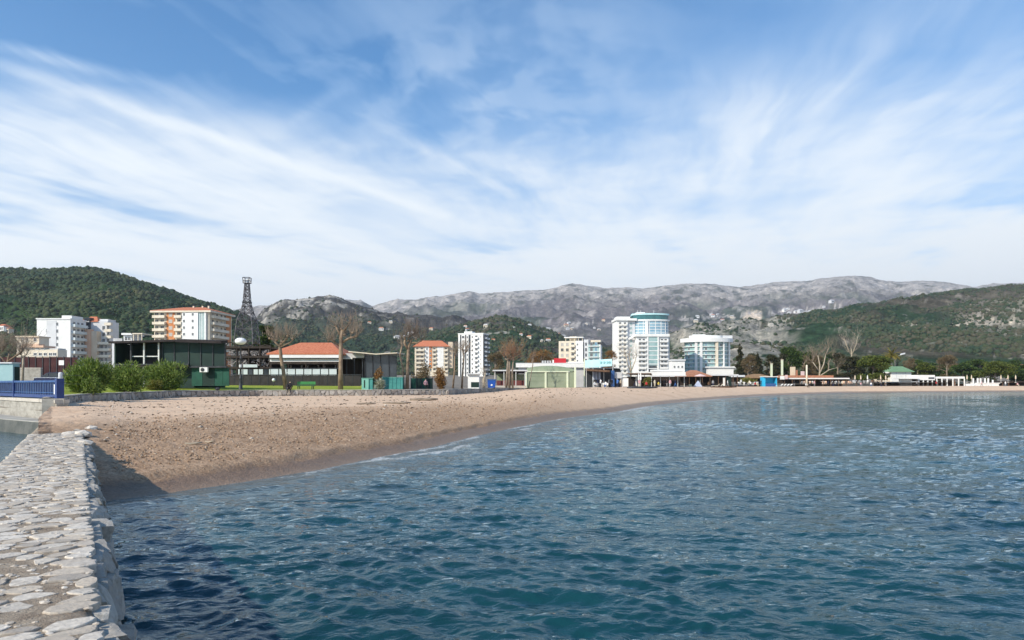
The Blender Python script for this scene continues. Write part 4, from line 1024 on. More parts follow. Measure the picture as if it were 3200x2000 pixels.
for i in range(15):
    z = B.Z(1003)-3.0-i*2.95
    if z < 1: continue
    for px in (1938, 1953): B.balcony(B.X(px), z, 2.3, 1.1, 'f', 0, m_wh, m_wcream); B.win(B.X(px), z+.05, 1.6, 2.1)
    B.win(B.X(1974), z+.3, 1.4, 1.7, 'f', -1.2, m_lgrey, m_glassa)
    B.balcony(10., z, 5., 1.6, 'r', B.X(2094), m_lgrey, m_rail); B.win(9, z+.05, 1.8, 2.1, 'r', B.X(2094)); B.win(14, z+.05, 1.8, 2.1, 'r', B.X(2094))
B.pbox('entrance_glazing', 2022, 2046, 1145, 1162, -6.5, -6.003, m_glass); B.pbox('podium', 1975, 2110, 1163, 1215, -10, -7.3, m_canvas)
# -- rounded hotel with slab rings
B = Bld('rounded_hotel', 'rounded white hotel with aqua glass storeys under a wide flat cornice', 'building', 2222, 496)
r0 = B.X(2296)
def ring(k, ky, n=22): return arc(0, 12, r0*k, 12*ky, 180, 360, n)
top = B.Z(1068)
MB().prism(ring(.95, .95), 0, top).build('curved_wall', m_glassa, B.r)
MB().prism(ring(1.13, 1.12), top+.003, B.Z(1056)).build('cornice', m_wh, B.r)
MB().prism(ring(.75, .6), B.Z(1056)+.003, B.Z(1046)).build('penthouse', m_wh, B.r)
B.pbox('roof_screen', 2172, 2212, 1043, 1055.8, 6, 7, m_wh); B.pbox('roof_screen', 2266, 2296, 1047, 1055.8, 5, 6, m_lgrey)
for i in range(9):
    z = top-.35-(i+1)*2.98
    MB().prism(ring(1.035, 1.05), z-.2, z+.14).build('floor_slab', m_wh, B.r)
    rg = ring(.955, .957)
    for k in range(1, 22, 1):
        (xa, ya), (xb, yb) = rg[k-1], rg[k]; 
        if k % 3 == 1 or (i+k) % 5 == 0:
            o = put_window(window_mesh(min(1.5, .75*math.hypot(xb-xa, yb-ya)), 2.0, m_wh, m_glass if (k+i) % 2 else m_glassb), B.r)
            o.location = ((xa+xb)/2, (ya+yb)/2, z+.2); o.rotation_euler = (0, 0, math.atan2(yb-ya, xb-xa))
for px, wd_ in ((2178, 7), (2192, 7), (2240, 8), (2264, 4), (2287, 5)):
    xx = B.X(px); yy = 12-12*math.sqrt(max(0, 1-(xx/r0)**2))*1.06
    B.box('pier', xx-wd_*B.k/2, xx+wd_*B.k/2, yy-.15, yy+3.5, 0, top-.01, m_wh if px != 2240 else m_cream)
B.pbox('podium', 2205, 2284, 1150, 1215, -6, 0, m_canvas); B.pbox('podium_roof', 2200, 2290, 1146, 1149.8, -7, 0, m_wh)
# -- small blocks between the hotels
B = Bld('low_white_annex', 'low white annex between the two hotels', 'house', 2105, 430)
B.pbox('wall', 2100, 2140, 1128, 1215, 0, 9, m_wh); B.pbox('roof', 2098, 2142, 1123, 1127.8, -.6, 9, m_lgrey)
for px in (2108, 2120, 2132): B.win(B.X(px), B.Z(1150), 1.2, 1.4)
# ================================================================== seafront buildings
# -- dark green pavilion
B = Bld('green_pavilion', 'dark green boarded pavilion with black flat roof and open left bay', 'pavilion', 357, 74, 0., z=gz(WX(500, 74), 74)-.1)
B.pbox('back_wall', 358, 662, 1063, 1212, 3.3, 3.5, m_dkgreen); B.pbox('end_wall', 357, 361, 1072, 1212, 0, 3.2, m_dkgreen)
rf = MB(); x0, x1, x2 = B.X(352), B.X(560), B.X(701)
def roof_slab(mb, xa, xb, za, zb, y0, y1, th):
    mb.add([(xa, y0, za), (xb, y0, zb), (xb, y1, zb+.15), (xa, y1, za+.15), (xa, y0, za-th), (xb, y0, zb-th), (xb, y1, zb+.15-th), (xa, y1, za+.15-th)], [(0, 1, 2, 3), (7, 6, 5, 4), (0, 4, 5, 1), (1, 5, 6, 2), (2, 6, 7, 3), (3, 7, 4, 0)])
roof_slab(rf, x0, x1-.003, B.Z(1068), B.Z(1062), -.8, 3.8, .22); roof_slab(rf, x1, x2, B.Z(1062), B.Z(1066), -.8, .9, .30); rf.build('roof', m_black, B.r)
for px, mm in ((409, m_iron), (450, m_post), (496, m_post)): B.box('post', B.X(px)-.07, B.X(px)+.07, -.05, .1, B.Z(1212), B.Z(1071), mm)
B.pbox('cross_beam', 410, 496, 1112, 1115, .12, .2, m_post); B.pbox('floor_beam', 360, 590, 1137, 1141, -.1, .12, m_iron); B.pbox('deck', 361, 590, 1141.2, 1146, -.05, 3.2, m_dkwood)
B.pbox('bench_back', 412, 494, 1122, 1136, 2, 2.1, m_fence)
pxs = [504, 541, 586, 624, 662, 700]
for a, c in zip(pxs[:-1], pxs[1:]): B.pbox('wall_panel', a+.6, c-.6, 1067, 1143, .3, .42, m_dkgreen)
for px in pxs: B.pbox('panel_post', px-1.2, px+1.2, 1072, 1146, .22, .4, m_iron)
B.pbox('lower_beam', 590.2, 706, 1143.5, 1149, .1, .5, m_iron)
for a, c in ((592, 626), (626, 664), (664, 690), (690, 710)): B.pbox('lower_screen', a+.4, c-.4, 1149.5, 1206, .5, .6, m_green2 if a != 626 else m_dkgreen)
B.pbox('lower_wall', 361, 590, 1146.3, 1212, 1.2, 1.4, m_dkgreen)
# air conditioner
d = 74.3; A = thing('air_conditioner', 'white air conditioning unit fixed low on the dark green pavilion', 'air conditioner', (WX(642, d), 74.12, WZ(1163, d)))
MB().box(-.42, .42, -.30, .0, 0, .52).build('casing', m_white, A); MB().lathe([(.19, 0), (.21, .03), (.02, .05)], 16).build('fan_grille', m_iron, A)
g_ = A.children[-1]; g_.rotation_euler = (R(90), 0, 0); g_.location = (-.1, -.30, .26)
MB().box(-.35, -.30, -.2, 0.18, -.06, -.004).box(.30, .35, -.2, .18, -.06, -.004).build('bracket', m_iron, A)
# -- lattice tower
d = 118; T0 = thing('lattice_tower', 'dark steel lattice tower tapering to a small boxed top', 'tower', (WX(772, d), d, gz(WX(772, d), d)-.1)); k = d/F
prof = [(1205, 36), (1120, 34.5), (1065, 31), (1030, 28), (1000, 24.5), (978, 20), (958, 16.5), (945, 13.5), (925, 11.8), (905, 10), (886, 8.3)]
zs = [WZ(y, d)-T0.location.z for y, _ in prof]; ws = [w__*k*(.92 if y_ > 990 else .78 if y_ > 960 else .68) for y_, w__ in prof]
zs[0] = 0
for sx in (-1, 1):
    for sy in (-1, 1): MB().tube([(sx*w__, sy*w__, z) for w__, z in zip(ws, zs)], [.11-.006*i for i in range(len(zs))], 5).build('leg', m_steel, T0)
levels = []
for i in range(len(zs)-1):
    n = max(1, int(round((zs[i+1]-zs[i])/1.5)))
    for j in range(n): t = j/n; levels.append((zs[i]+(zs[i+1]-zs[i])*t, ws[i]+(ws[i+1]-ws[i])*t))
levels.append((zs[-1], ws[-1]))
for (za, wa), (zb_, wb) in zip(levels[:-1], levels[1:]):
    b = MB(); c4 = [(-1, -1), (1, -1), (1, 1), (-1, 1)]
    for q in range(4):
        (ax, ay), (bx, by) = c4[q], c4[(q+1) % 4]
        b.bar((ax*wa, ay*wa, za), (bx*wa, by*wa, za), .055); b.bar((ax*wa, ay*wa, za), (bx*wb, by*wb, zb_), .045); b.bar((bx*wa, by*wa, za), (ax*wb, ay*wb, zb_), .045)
        mx, my = (ax+bx)/2, (ay+by)/2
        b.bar((mx*wa, my*wa, za), ((mx*.5+bx*.5)*wb, (my*.5+by*.5)*wb, zb_), .03); b.bar((mx*wa, my*wa, za), ((mx*.5+ax*.5)*wb, (my*.5+ay*.5)*wb, zb_), .03)
    b.build('bracing', m_steel, T0)
zt = zs[-1]
MB().box(-.55, .55, -.55, .55, zt+.01, zt+.10).build('top_platform', m_steel, T0)
b = MB()
for sx in (-1, 1):
    for sy in (-1, 1): b.bar((sx*.5, sy*.5, zt+.1), (sx*.55, sy*.55, zt+1.0), .06)
for z in (zt+.45, zt+1.0):
    for q in range(4):
        (ax, ay), (bx, by) = c4[q], c4[(q+1) % 4]; b.bar((ax*.53, ay*.53, z), (bx*.53, by*.53, z), .05)
b.build('top_cage', m_steel, T0)
for x, y in ((-.45, -.1), (.42, .1), (0, .4)): MB().box(x-.12, x+.12, y-.1, y+.1, zt+.11, zt+.85).build('antenna_box', m_lgrey, T0)
iw = int(np.argmin([abs(q-(WZ(948, d)-T0.location.z)) for q in zs]))
MB().box(-ws[iw]-.12, ws[iw]+.12, -ws[iw]-.12, ws[iw]+.12, zs[iw]-.12, zs[iw]+.1).build('ring_platform', m_iron, T0)
# -- restaurant with the red hip roof
B = Bld('red_roofed_restaurant', 'long low dark restaurant with orange-red hip roof and white fascia', 'restaurant', 845, 97, 0)
w_ = B.X(1056)
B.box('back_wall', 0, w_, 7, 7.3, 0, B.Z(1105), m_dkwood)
B.hip('roof', B.X(846), w_, .6, 11, B.Z(1104), B.Z(1063), 3.0, m_tile, .6)
B.pbox('white_fascia', 842, 1058, 1105, 1118, .05, .35, m_wh); B.pbox('gutter', 840, 1060, 1118.3, 1120.5, -.15, .3, m_iron); B.pbox('lower_fascia', 842, 1058, 1121, 1130, .2, .5, m_canvas); B.pbox('dark_lintel', 840, 1060, 1130.3, 1138, .1, .5, m_dkwood)
for px in (846, 900, 955, 1010, 1054): B.pbox('post', px-1.6, px+1.6, 1138.2, 1212, .1, .3, m_dkwood)
B.pbox('floor', 842, 1060, 1180, 1212, .32, 6.9, m_dkwood)
for px in (858, 880, 915, 935, 970, 990, 1025, 1040): B.pbox('table', px, px+10, 1162, 1164, 2.2, 3.2, m_post); B.pbox('pale_curtain', px-2, px+2, 1139, 1176, 4, 4.1, m_shut)
for a in range(846, 1054, 26): B.pbox('balustrade_glass', a+1, a+24, 1153, 1173, -.05, 0, m_rail)
B.pbox('balustrade_rail', 842, 1060, 1150, 1152.5, -.1, .05, m_iron)
# -- timber pergola deck left of it
B = Bld('timber_pergola_deck', 'dark timber two-level deck with cluttered pale trellis under the tower', 'pergola', 702, 98, 0)
for py in (1082, 1112, 1146): B.pbox('beam', 700, 846, py, py+6, 0, .3, m_dkwood); B.pbox('shelf', 701, 845, py+6.3, py+8, .32, 5, m_dkwood)
for px in (702, 738, 775, 810, 842): B.pbox('post', px, px+3, 1078, 1212, .02, .28, m_dkwood)
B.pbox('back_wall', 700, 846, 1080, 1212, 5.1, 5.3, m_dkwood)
m_trel = mat('silvery_trellis', (.30, .27, .27), (.50, .46, .45), 3., .8)
rr = random.Random(21)
for (a, c, t_, u_) in ((706, 736, 1118, 1145), (742, 772, 1096, 1111), (779, 806, 1096, 1111), (779, 840, 1120, 1145), (742, 772, 1124, 1144), (708, 734, 1092, 1110), (814, 838, 1092, 1111)):
    b = MB(); xa, xb, za, zb_ = B.X(a), B.X(c), B.Z(u_), B.Z(t_)
    for q in range(34):
        x = rr.uniform(xa, xb); z = rr.uniform(za, zb_); an = rr.uniform(0, 3.1); L = rr.uniform(.15, .42)
        dx_, dz_ = math.cos(an)*L, math.sin(an)*L
        cl_ = lambda v, lo, hi: max(lo, min(hi, v))
        b.bar((cl_(x-dx_, xa, xb), rr.uniform(.1, .8), cl_(z-dz_, za, zb_)), (cl_(x+dx_, xa, xb), rr.uniform(.1, .8), cl_(z+dz_, za, zb_)), rr.uniform(.02, .05), 4)
    b.build('trellis', m_trel, B.r)
for a in range(745, 842, 16): B.pbox('balustrade_glass', a, a+13, 1154, 1170, -.06, -.01, m_rail if a % 3 else m_glass)
B.pbox('rolled_awning', 762, 806, 1139, 1148, -.25, -.02, m_rail)
for i, (px, h_) in enumerate(((720, 1070), (765, 1074), (800, 1072), (830, 1078))):
    b = MB(); pts = [(B.X(px-16), .1, B.Z(1082)), (B.X(px-8), .1, B.Z(h_+2)), (B.X(px), .1, B.Z(h_)), (B.X(px+8), .1, B.Z(h_+3)), (B.X(px+16), .1, B.Z(1082))]
    b.tube(pts, .09, 5).build('arched_beam', m_dkwood, B.r)
# -- glazed corner with a pale sloping roof
B = Bld('glazed_corner_pavilion', 'black glazed pavilion under a pale sloping roof, right of red roof', 'pavilion', 1060, 99, 0)
B.pbox('dark_wing_wall', 1062, 1134, 1118, 1212, 2.5, 2.7, m_dkwood); B.pbox('wing_roof', 1056, 1137, 1104, 1117.8, .3, 6, m_grey); B.pbox('wing_fascia', 1064, 1100, 1117.9, 1122, .2, .4, m_canvas)
for px in (1080, 1104, 1130): B.pbox('wing_post', px, px+2.4, 1118, 1212, .3, .5, m_iron)
rf = MB(); roof_slab(rf, B.X(1094), B.X(1178), B.Z(1098), B.Z(1106), -1.0, 6, .14); roof_slab(rf, B.X(1178)+.003, B.X(1244), B.Z(1106), B.Z(1102), -1.0, 6, .14); rf.build('sloping_roof', m_cream, B.r)
B.pbox('glazing', 1140, 1238, 1110, 1186, .4, .55, m_glass)
for px in (1139, 1163, 1188, 1214, 1238): B.pbox('mullion', px-.8, px+.8, 1108, 1212, .25, .39, m_iron)
B.pbox('lower_wall', 1140, 1238, 1186.3, 1212, .4, .6, m_dkwood)
# -- fence of dark panels at the end of the lawn
B = Bld('charcoal_panel_fence', 'low charcoal board fence at the back of the lawn', 'fence', 706, 93, 0)
px = 706
while px < 1128:
    B.pbox('panel', px+.8, px+25.2, 1174, 1207, 0, .06, m_fence); B.pbox('post', px-.9, px+.7, 1171, 1208, -.03, .09, m_iron); px += 26.4
B.pbox('cap_rail', 706, 1130, 1170, 1172.5, -.035, .1, m_iron)
# -- teal cabinet and green container
d = 79.5; zb_ = gz(WX(1146, d), d)
A = thing('teal_cabinet', 'light teal metal cabinet standing on the wall edge', 'cabinet', (WX(1146, d), d, zb_)); k = d/F
MB().box(-16*k, 6*k, 0, .8, 0, 35*k).build('body', m_teal2, A); MB().box(6.2*k, 18*k, .1, .8, 0, 34*k).build('side_body', m_teal, A); MB().box(-17*k, 19*k, -.05, .85, 35.1*k, 36.5*k).build('lid', m_teal2, A); MB().box(-9*k, -5*k, -.02, -.003, 6*k, 30*k).build('label_strip', m_dkgreen, A)
d = 83; A = thing('green_container', 'blue-green metal container behind the orange shrub', 'container', (WX(1212, d), d, gz(WX(1212, d), d))); k = d/F
MB().box(-46*k, 46*k, 0, 1.5, 0, 36*k).build('body', m_teal, A); MB().box(-47*k, 47*k, -.06, 1.56, 36.1*k, 37.6*k).build('lid', m_teal2, A)
for i in range(-3, 4): MB().box(i*13*k-.03, i*13*k+.03, -.04, -.003, .05, 35*k).build('rib', m_teal, A)
d = 86; A = thing('green_net_fence', 'dark green netting fence right of the forked plane tree', 'fence', (WX(1318, d), d, gz(WX(1318, d), d))); k = d/F
for i in range(4): MB().box((-34+17*i+.4)*k, (-17+17*i-.4)*k, 0, .03, .02, 33*k).build('net_panel', m_dkgreen if i % 2 else m_green2, A)
for i in range(5): MB().box((-34+17*i)*k-.03, (-34+17*i)*k+.03, -.04, .06, 0, 36*k).build('post', m_iron, A)
# -- white kiosk, blue bin, timber bar
d = 98; A = thing('small_white_kiosk', 'small white kiosk with a dark green shutter', 'kiosk', (WX(1478, d), d, gz(WX(1478, d), d))); k = d/F
MB().box(-16*k, 19*k, 0, 2, 0, 44*k).build('body', m_wh, A); MB().box(-6*k, 19*k, -.03, -.003, 4*k, 20*k).build('shutter', m_dkgreen, A); MB().box(-20*k, 21*k, -.4, 2.2, 44.2*k, 47*k).build('roof', m_lgrey, A)
d = 104; A = thing('blue_bin', 'bright blue waste container by the white posts', 'waste bin', (WX(1536, d), d, gz(WX(1536, d), d))); k = d/F
MB().add([(-11*k, 0, .1), (11*k, 0, .1), (11*k, .9, .1), (-11*k, .9, .1), (-12.5*k, -.1, 25*k), (12.5*k, -.1, 25*k), (12.5*k, 1., 25*k), (-12.5*k, 1., 25*k)], [(3, 2, 1, 0), (4, 5, 6, 7), (0, 1, 5, 4), (1, 2, 6, 5), (2, 3, 7, 6), (3, 0, 4, 7)]).build('body', m_bin, A)
MB().box(-13*k, 13*k, -.13, 1.05, 25.1*k, 29*k).build('lid', m_blued, A)
MB().add([(-3*k, -.075, 9*k), (2*k, -.075, 8*k), (4*k, -.075, 12*k), (-1*k, -.075, 14*k)], [(0, 1, 2, 3)]).build('pale_mark', m_white, A)
for sx in (-1, 1): MB().lathe([(.1, -.04), (.1, .04)], 10).build('wheel', m_tyre, A); A.children[-1].location = (sx*9*k, .05, .1); A.children[-1].rotation_euler = (0, R(90), 0)
B = Bld('timber_bar_shelter', 'open timber bar shelter with flat roof left of the sage green hut', 'shelter', 1550, 118, 0)
B.pbox('roof', 1540, 1648, 1156, 1160, -1, 4, m_lgrey); B.pbox('fascia', 1546, 1640, 1160.2, 1168, -.6, -.5, m_black); B.pbox('back_wall', 1552, 1640, 1168, 1212, 3, 3.2, m_sage2); B.pbox('counter', 1552, 1638, 1189, 1212, .3, .8, mat('wine_boards', (.12, .035, .035), (.18, .06, .055), 2., .8))
for px in (1547, 1575, 1612, 1641): B.pbox('post', px-1, px+1, 1156, 1212, -.8, -.65, m_post)
B.pbox('low_wall', 1545, 1645, 1205, 1213, -1.2, -1.0, m_cope)
# -- sage green beach hut
B = Bld('sage_green_beach_hut', 'pale sage green boarded beach hut with cream posts on the sand edge', 'hut', 1640, 128, 0, z=1.45)
D0 = 9.; w_ = B.X(1794)
B.box('front_wall', 0, w_, 0, .2, 0, B.Z(1163), m_sage); B.box('side_wall', w_-.05, w_+.15, .21, D0, 0, B.Z(1158), m_dkgreen)
cv = MB(); n = 14
for i in range(n+1):
    t = i/n; x = B.X(1646)+(B.X(1792)-B.X(1646))*t; zz_ = B.Z(1161)+(.35+1.0*math.sin(math.pi*(.12+.8*t))**.7)*.85
    cv.v += [(x, -.1, B.Z(1161)), (x, .3, zz_-.15), (x, 2.5, zz_), (x, D0, zz_-.2)]
for i in range(n):
    for j in range(3): cv.f.append((i*4+j, (i+1)*4+j, (i+1)*4+j+1, i*4+j+1))
cv.build('canvas_roof', m_sage2, B.r, True)
B.pbox('top_rail', 1648, 1776, 1159.5, 1163, -.22, -.11, m_lime2)
for px in (1644, 1705, 1773): B.pbox('post', px-3, px+3, 1163.3, 1213, -.16, -.004, m_lime2)
B.pbox('corner_post', 1794, 1800, 1148, 1213, -.2, .15, m_lime2); B.pbox('base_board', 1640, 1794, 1209, 1214, -.1, -.003, m_sage2)
for a in (1648, 1709, 1737): 
    for py in (1176, 1190): B.pbox('board_seam', a, a+26 if a != 1648 else a+54, py, py+1, -.03, -.004, m_sage2)
B.pbox('right_mast', 1827, 1830, 1120, 1214, 1.5, 1.7, m_lime2)
B = Bld('white_flat_roof', 'long white flat roof with a grey wall behind the sage hut', 'roof', 1616, 150, 0)
B.pbox('fascia', 1612, 1830, 1136, 1148, 0, .3, m_canvas); B.pbox('wall', 1620, 1826, 1148.3, 1212, .6, .8, m_grey); B.pbox('roof_deck', 1612, 1830, 1134, 1135.8, 0, 10, m_lgrey)
for px in (1695, 1703, 1711, 1719): B.pbox('roof_unit', px, px+5, 1126, 1133.8, 2, 3, m_grey)
B.pbox('cream_board', 1776, 1828, 1130, 1133.8, .5, .8, m_canvas)
d = 150; A = thing('red_board', 'red rooftop board between the white roof and the cream block', 'sign', (WX(1751, d), d+1, WZ(1134, d))); k = d/F
MB().box(-19*k, 19*k, 0, .15, 0, 15*k).build('board', m_red, A); MB().box(-24*k, -19.3*k, -.02, .2, 0, 10*k).build('white_end', m_canvas, A)
for sx in (-14, 14): MB().box(sx*k-.05, sx*k+.05, .16, .3, -.3, 12*k).build('strut', m_iron, A)
# -- aqua canopy bar
B = Bld('aqua_canopy_bar', 'beach bar under a slanting aqua canopy with brown awning', 'beach bar', 1826, 146, 0)
cv = MB(); cv.add([(B.X(1829), 0, B.Z(1148)), (B.X(1912), 0, B.Z(1144)), (B.X(1914), .6, B.Z(1121)), (B.X(1830), .6, B.Z(1126)), (B.X(1829), .3, B.Z(1148)), (B.X(1912), .3, B.Z(1144)), (B.X(1914), .9, B.Z(1121)), (B.X(1830), .9, B.Z(1126))], [(0, 1, 2, 3), (7, 6, 5, 4), (0, 4, 5, 1), (1, 5, 6, 2), (2, 6, 7, 3), (3, 7, 4, 0)]); cv.build('aqua_canopy', m_aqua, B.r)
for px in (1876, 1886, 1896, 1903): B.pbox('faded_letter', px, px+4.5, 1129, 1137, .15, .32, mat('faded_teal', (.26, .50, .50), (.3, .55, .55), 2., .7) if px == 1876 else bpy.data.materials['faded_teal'])
aw = MB(); roof_slab(aw, B.X(1832), B.X(1900), B.Z(1154), B.Z(1158), -2.5, 1.5, .4); aw.build('brown_awning', m_brwood, B.r)
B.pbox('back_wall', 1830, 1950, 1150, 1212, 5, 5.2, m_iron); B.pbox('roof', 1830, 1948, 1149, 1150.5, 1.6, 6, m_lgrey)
for px in (1831, 1852, 1886, 1914, 1944): B.pbox('post', px, px+1.6, 1150.7, 1212, -.2, 0, m_post)
for px in (1853, 1862, 1872): B.pbox('blue_curtain', px, px+7, 1162, 1186, 1, 1.1, mat('pale_blue_cloth', (.34, .38, .50), (.45, .50, .62), 2., .9) if px == 1853 else bpy.data.materials['pale_blue_cloth'])
B.pbox('blue_slide', 1908, 1918, 1158, 1208, -1., -.5, m_blued); B.pbox('grey_screen', 1920, 1942, 1163, 1182, -.4, -.3, m_grey); B.pbox('white_board', 1946, 1962, 1182, 1208, -.6, -.5, m_canvas)
# -- cream awning terrace in front of the tall hotel
B = Bld('white_awning_terrace', 'terrace with long white awning below the tall hotel', 'cafe', 1970, 165, 0)
B.pbox('awning', 2036, 2136, 1163, 1173, -2, 2, m_canvas); B.pbox('awning_valance', 2034, 2138, 1173.2, 1176, -2.1, -2, m_lgrey); B.pbox('upper_roof', 2050, 2150, 1154, 1160, 3, 7, m_wh)
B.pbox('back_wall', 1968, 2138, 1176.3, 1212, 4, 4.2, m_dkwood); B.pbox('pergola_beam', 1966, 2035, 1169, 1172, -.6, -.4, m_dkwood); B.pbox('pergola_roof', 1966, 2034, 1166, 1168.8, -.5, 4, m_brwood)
for px in (1968, 1990, 2012, 2034, 2062, 2090, 2116, 2136): B.pbox('post', px, px+1.6, 1172, 1212, -.5, -.35, m_post if px > 2030 else m_dkwood)
B.pbox('pale_curtain', 1990, 2004, 1176, 1206, 1.5, 1.6, m_canvas)
# -- brown roofed cafe
B = Bld('brown_roofed_cafe', 'cafe with low brown tiled roof in front of the rounded hotel', 'cafe', 2130, 178, 0)
B.hip('roof', B.X(2134), B.X(2216), -1, 7, B.Z(1175), B.Z(1156), 3.0, m_tile2, .4); B.pbox('back_wall', 2132, 2300, 1174, 1212, 6, 6.2, m_dkwood)
for px in (2134, 2150, 2170, 2190, 2214, 2240, 2262, 2286, 2299): B.pbox('post', px, px+1.5, 1174, 1212, -1.2, -1.05, m_brwood)
B.pbox('side_roof', 2218, 2302, 1170, 1174, -1.5, 6, m_lgrey); B.pbox('dark_arch', 2220, 2258, 1176, 1200, .5, .6, m_dkwood); B.pbox('glazed_booth', 2266, 2282, 1176, 1210, -.6, -.5, m_dkgreen); B.pbox('white_banner', 2256, 2264, 1180, 1206, -.9, -.85, m_canvas)
# -- timber bar row to the right
B = Bld('long_beach_bar', 'long low beach bar with thin pale roof edge under the pines', 'beach bar', 2440, 205, 0)
B.pbox('roof_edge', 2446, 2650, 1181, 1184.5, -1, -.7, m_canvas); B.pbox('tiled_roof', 2448, 2602, 1173, 1180.7, -.6, 5, m_tile2); B.pbox('back_wall', 2444, 2650, 1184.8, 1214, 3.5, 3.7, m_dkwood); B.pbox('roof_deck', 2602.3, 2650, 1178, 1180.7, -.6, 5, m_black)
for px in range(2448, 2650, 24): B.pbox('post', px, px+1.4, 1184.8, 1214, -.8, -.65, m_brwood)
B.pbox('white_sign', 2432, 2446, 1175, 1186, -1.4, -1.3, m_canvas); B.pbox('pink_sign', 2447, 2455, 1172, 1185, -1.6, -1.5, mat('pink_board', (.62, .45, .44), (.68, .52, .5), 2., .8)); B.pbox('chimney', 2478, 2490, 1146, 1173, 1, 2.2, m_beige); B.pbox('brick_chimney', 2492, 2497, 1156, 1173, 1, 2, m_tile2)
B = Bld('thatched_bar', 'low reed-roofed bar with yellowish plants, left of blue kiosk', 'beach bar', 2300, 195, 0)
B.hip('reed_roof', B.X(2330), B.X(2420), -.5, 6, B.Z(1180), B.Z(1168), 3.5, m_thatch, .4); B.pbox('left_roof', 2300, 2328, 1172, 1178, 0, 5, m_lgrey); B.pbox('back_wall', 2300, 2420, 1178, 1213, 5, 5.2, m_dkwood)
for px in (2302, 2325, 2352, 2380, 2402, 2418): B.pbox('post', px, px+1.5, 1178, 1213, -.6, -.4, m_brwood)
d = 186; A = thing('blue_kiosk', 'bright sky blue beach kiosk', 'kiosk', (WX(2405, d), d, gz(WX(2405, d), d)-.4)); k = d/F
MB().box(-21*k, -13*k, 0, 2, 0, 30*k).build('left_wall', m_kiosk, A); MB().box(-13*k, 23*k, 1.6, 2, 0, 29*k).build('back_wall', m_kiosk, A); MB().box(20*k, 23*k, 0, 1.59, 0, 29*k).build('right_wall', m_kiosk, A); MB().box(-13*k+.01, 19.9*k, 0, .2, 0, 10*k).build('counter', m_blued, A); MB().box(-22*k, 25*k, -.4, 2.2, 30.1*k, 32*k).build('roof', m_canvas, A)
# -- green roofed house, white pavilion and terraces on the right
B = Bld('green_roofed_white_house', 'white house with a green hipped roof at the right end of beach', 'house', 2785, 250, 0)
B.pbox('wall', 2786, 2848, 1161, 1212, 0, 8, m_wh); B.hip('roof', B.X(2786), B.X(2846), 0, 8, B.Z(1161), B.Z(1144), 1.6, mat('green_roof_sheet', (.13, .24, .13), (.18, .30, .17), 1., .7), .9)
B.pbox('side_porch', 2762, 2785, 1166, 1212, 1, 7, m_cream); B.pbox('porch_roof', 2756, 2788, 1162, 1165.8, .3, 7.5, m_canvas); B.pbox('dark_door', 2780, 2785.5, 1164, 1176, .7, .99, m_glass)
for px in (2800, 2829): B.pbox('corner_strip', px, px+2, 1162, 1183, -.06, -.004, m_lgrey)
B = Bld('white_beach_pavilion', 'long white flat-roofed beach pavilion with open bays at the right', 'pavilion', 2790, 238, 0)
B.pbox('left_wall', 2810, 2850, 1184, 1212, 0, .3, m_wh); B.pbox('left_roof', 2800, 2864, 1181, 1183.8, -2, 5, m_wh); B.pbox('main_roof', 2862, 2916, 1172, 1188, -1, 6, m_canvas); B.pbox('right_roof', 2916.3, 3012, 1177, 1183, -.5, 6, m_canvas); B.pbox('back_wall', 2864, 3010, 1188.3, 1212, 5, 5.2, m_brwood); B.pbox('dark_gap', 2896, 2914, 1179, 1184, -1.06, -1.003, m_glass)
for px in (2866, 2880, 2894, 2908, 2922, 2938, 2954, 2972, 2990, 3008): B.pbox('post', px, px+2.4, 1183.3, 1212, -.9, -.6, m_wh)
for px in (2868, 2898, 2930, 2958, 2984): B.pbox('curtain', px+3, px+8, 1189, 1210, 1, 1.1, m_beige if px % 4 else m_peach)
for py in (1192, 1200): B.pbox('terrace_rail', 2840, 2864, py, py+1.4, -1.6, -1.5, m_lgrey)
B = Bld('white_terrace', 'white terrace with slender folded parasol posts beside the pavilion', 'terrace', 3015, 238, 0)
B.pbox('low_wall', 3012, 3120, 1199, 1214, -.3, 0, m_wh); B.pbox('awning', 3050, 3122, 1196, 1198.8, -.5, 4, m_canvas)
for px in (3041, 3055, 3064, 3078, 3088, 3102): B.pbox('white_post', px, px+3, 1182 if px != 3102 else 1187, 1199, 0, .4, m_wh)
B.pbox('back_wall', 3012, 3120, 1199, 1214, 4.2, 4.4, m_brwood)
B = Bld('dark_beach_shelter', 'dark open beach shelter at the far right', 'shelter', 3130, 240, 0)
B.pbox('roof', 3122, 3240, 1191, 1195, -1, 5, m_dkwood); B.pbox('back_wall', 3126, 3240, 1195.3, 1213, 4, 4.2, m_dkwood); B.pbox('opening', 3130, 3146, 1198, 1212, -.5, -.4, m_glass)
for px in (3128, 3147, 3170, 3196, 3222): B.pbox('post', px, px+1.6, 1195.3, 1213, -.8, -.65, m_brwood)
d = 330; A = Bld('terracotta_house', 'terracotta house at right edge above the pines', 'house', 3180, 330, 0); A.pbox('wall', 3182, 3260, 1145, 1215, 0, 8, m_peach); A.hip('roof', A.X(3182), A.X(3260), 0, 8, A.Z(1145), A.Z(1138), 3, m_tile, .6)
for px in (3190, 3206): A.win(A.X(px), A.Z(1158), 1.2, 1.4)
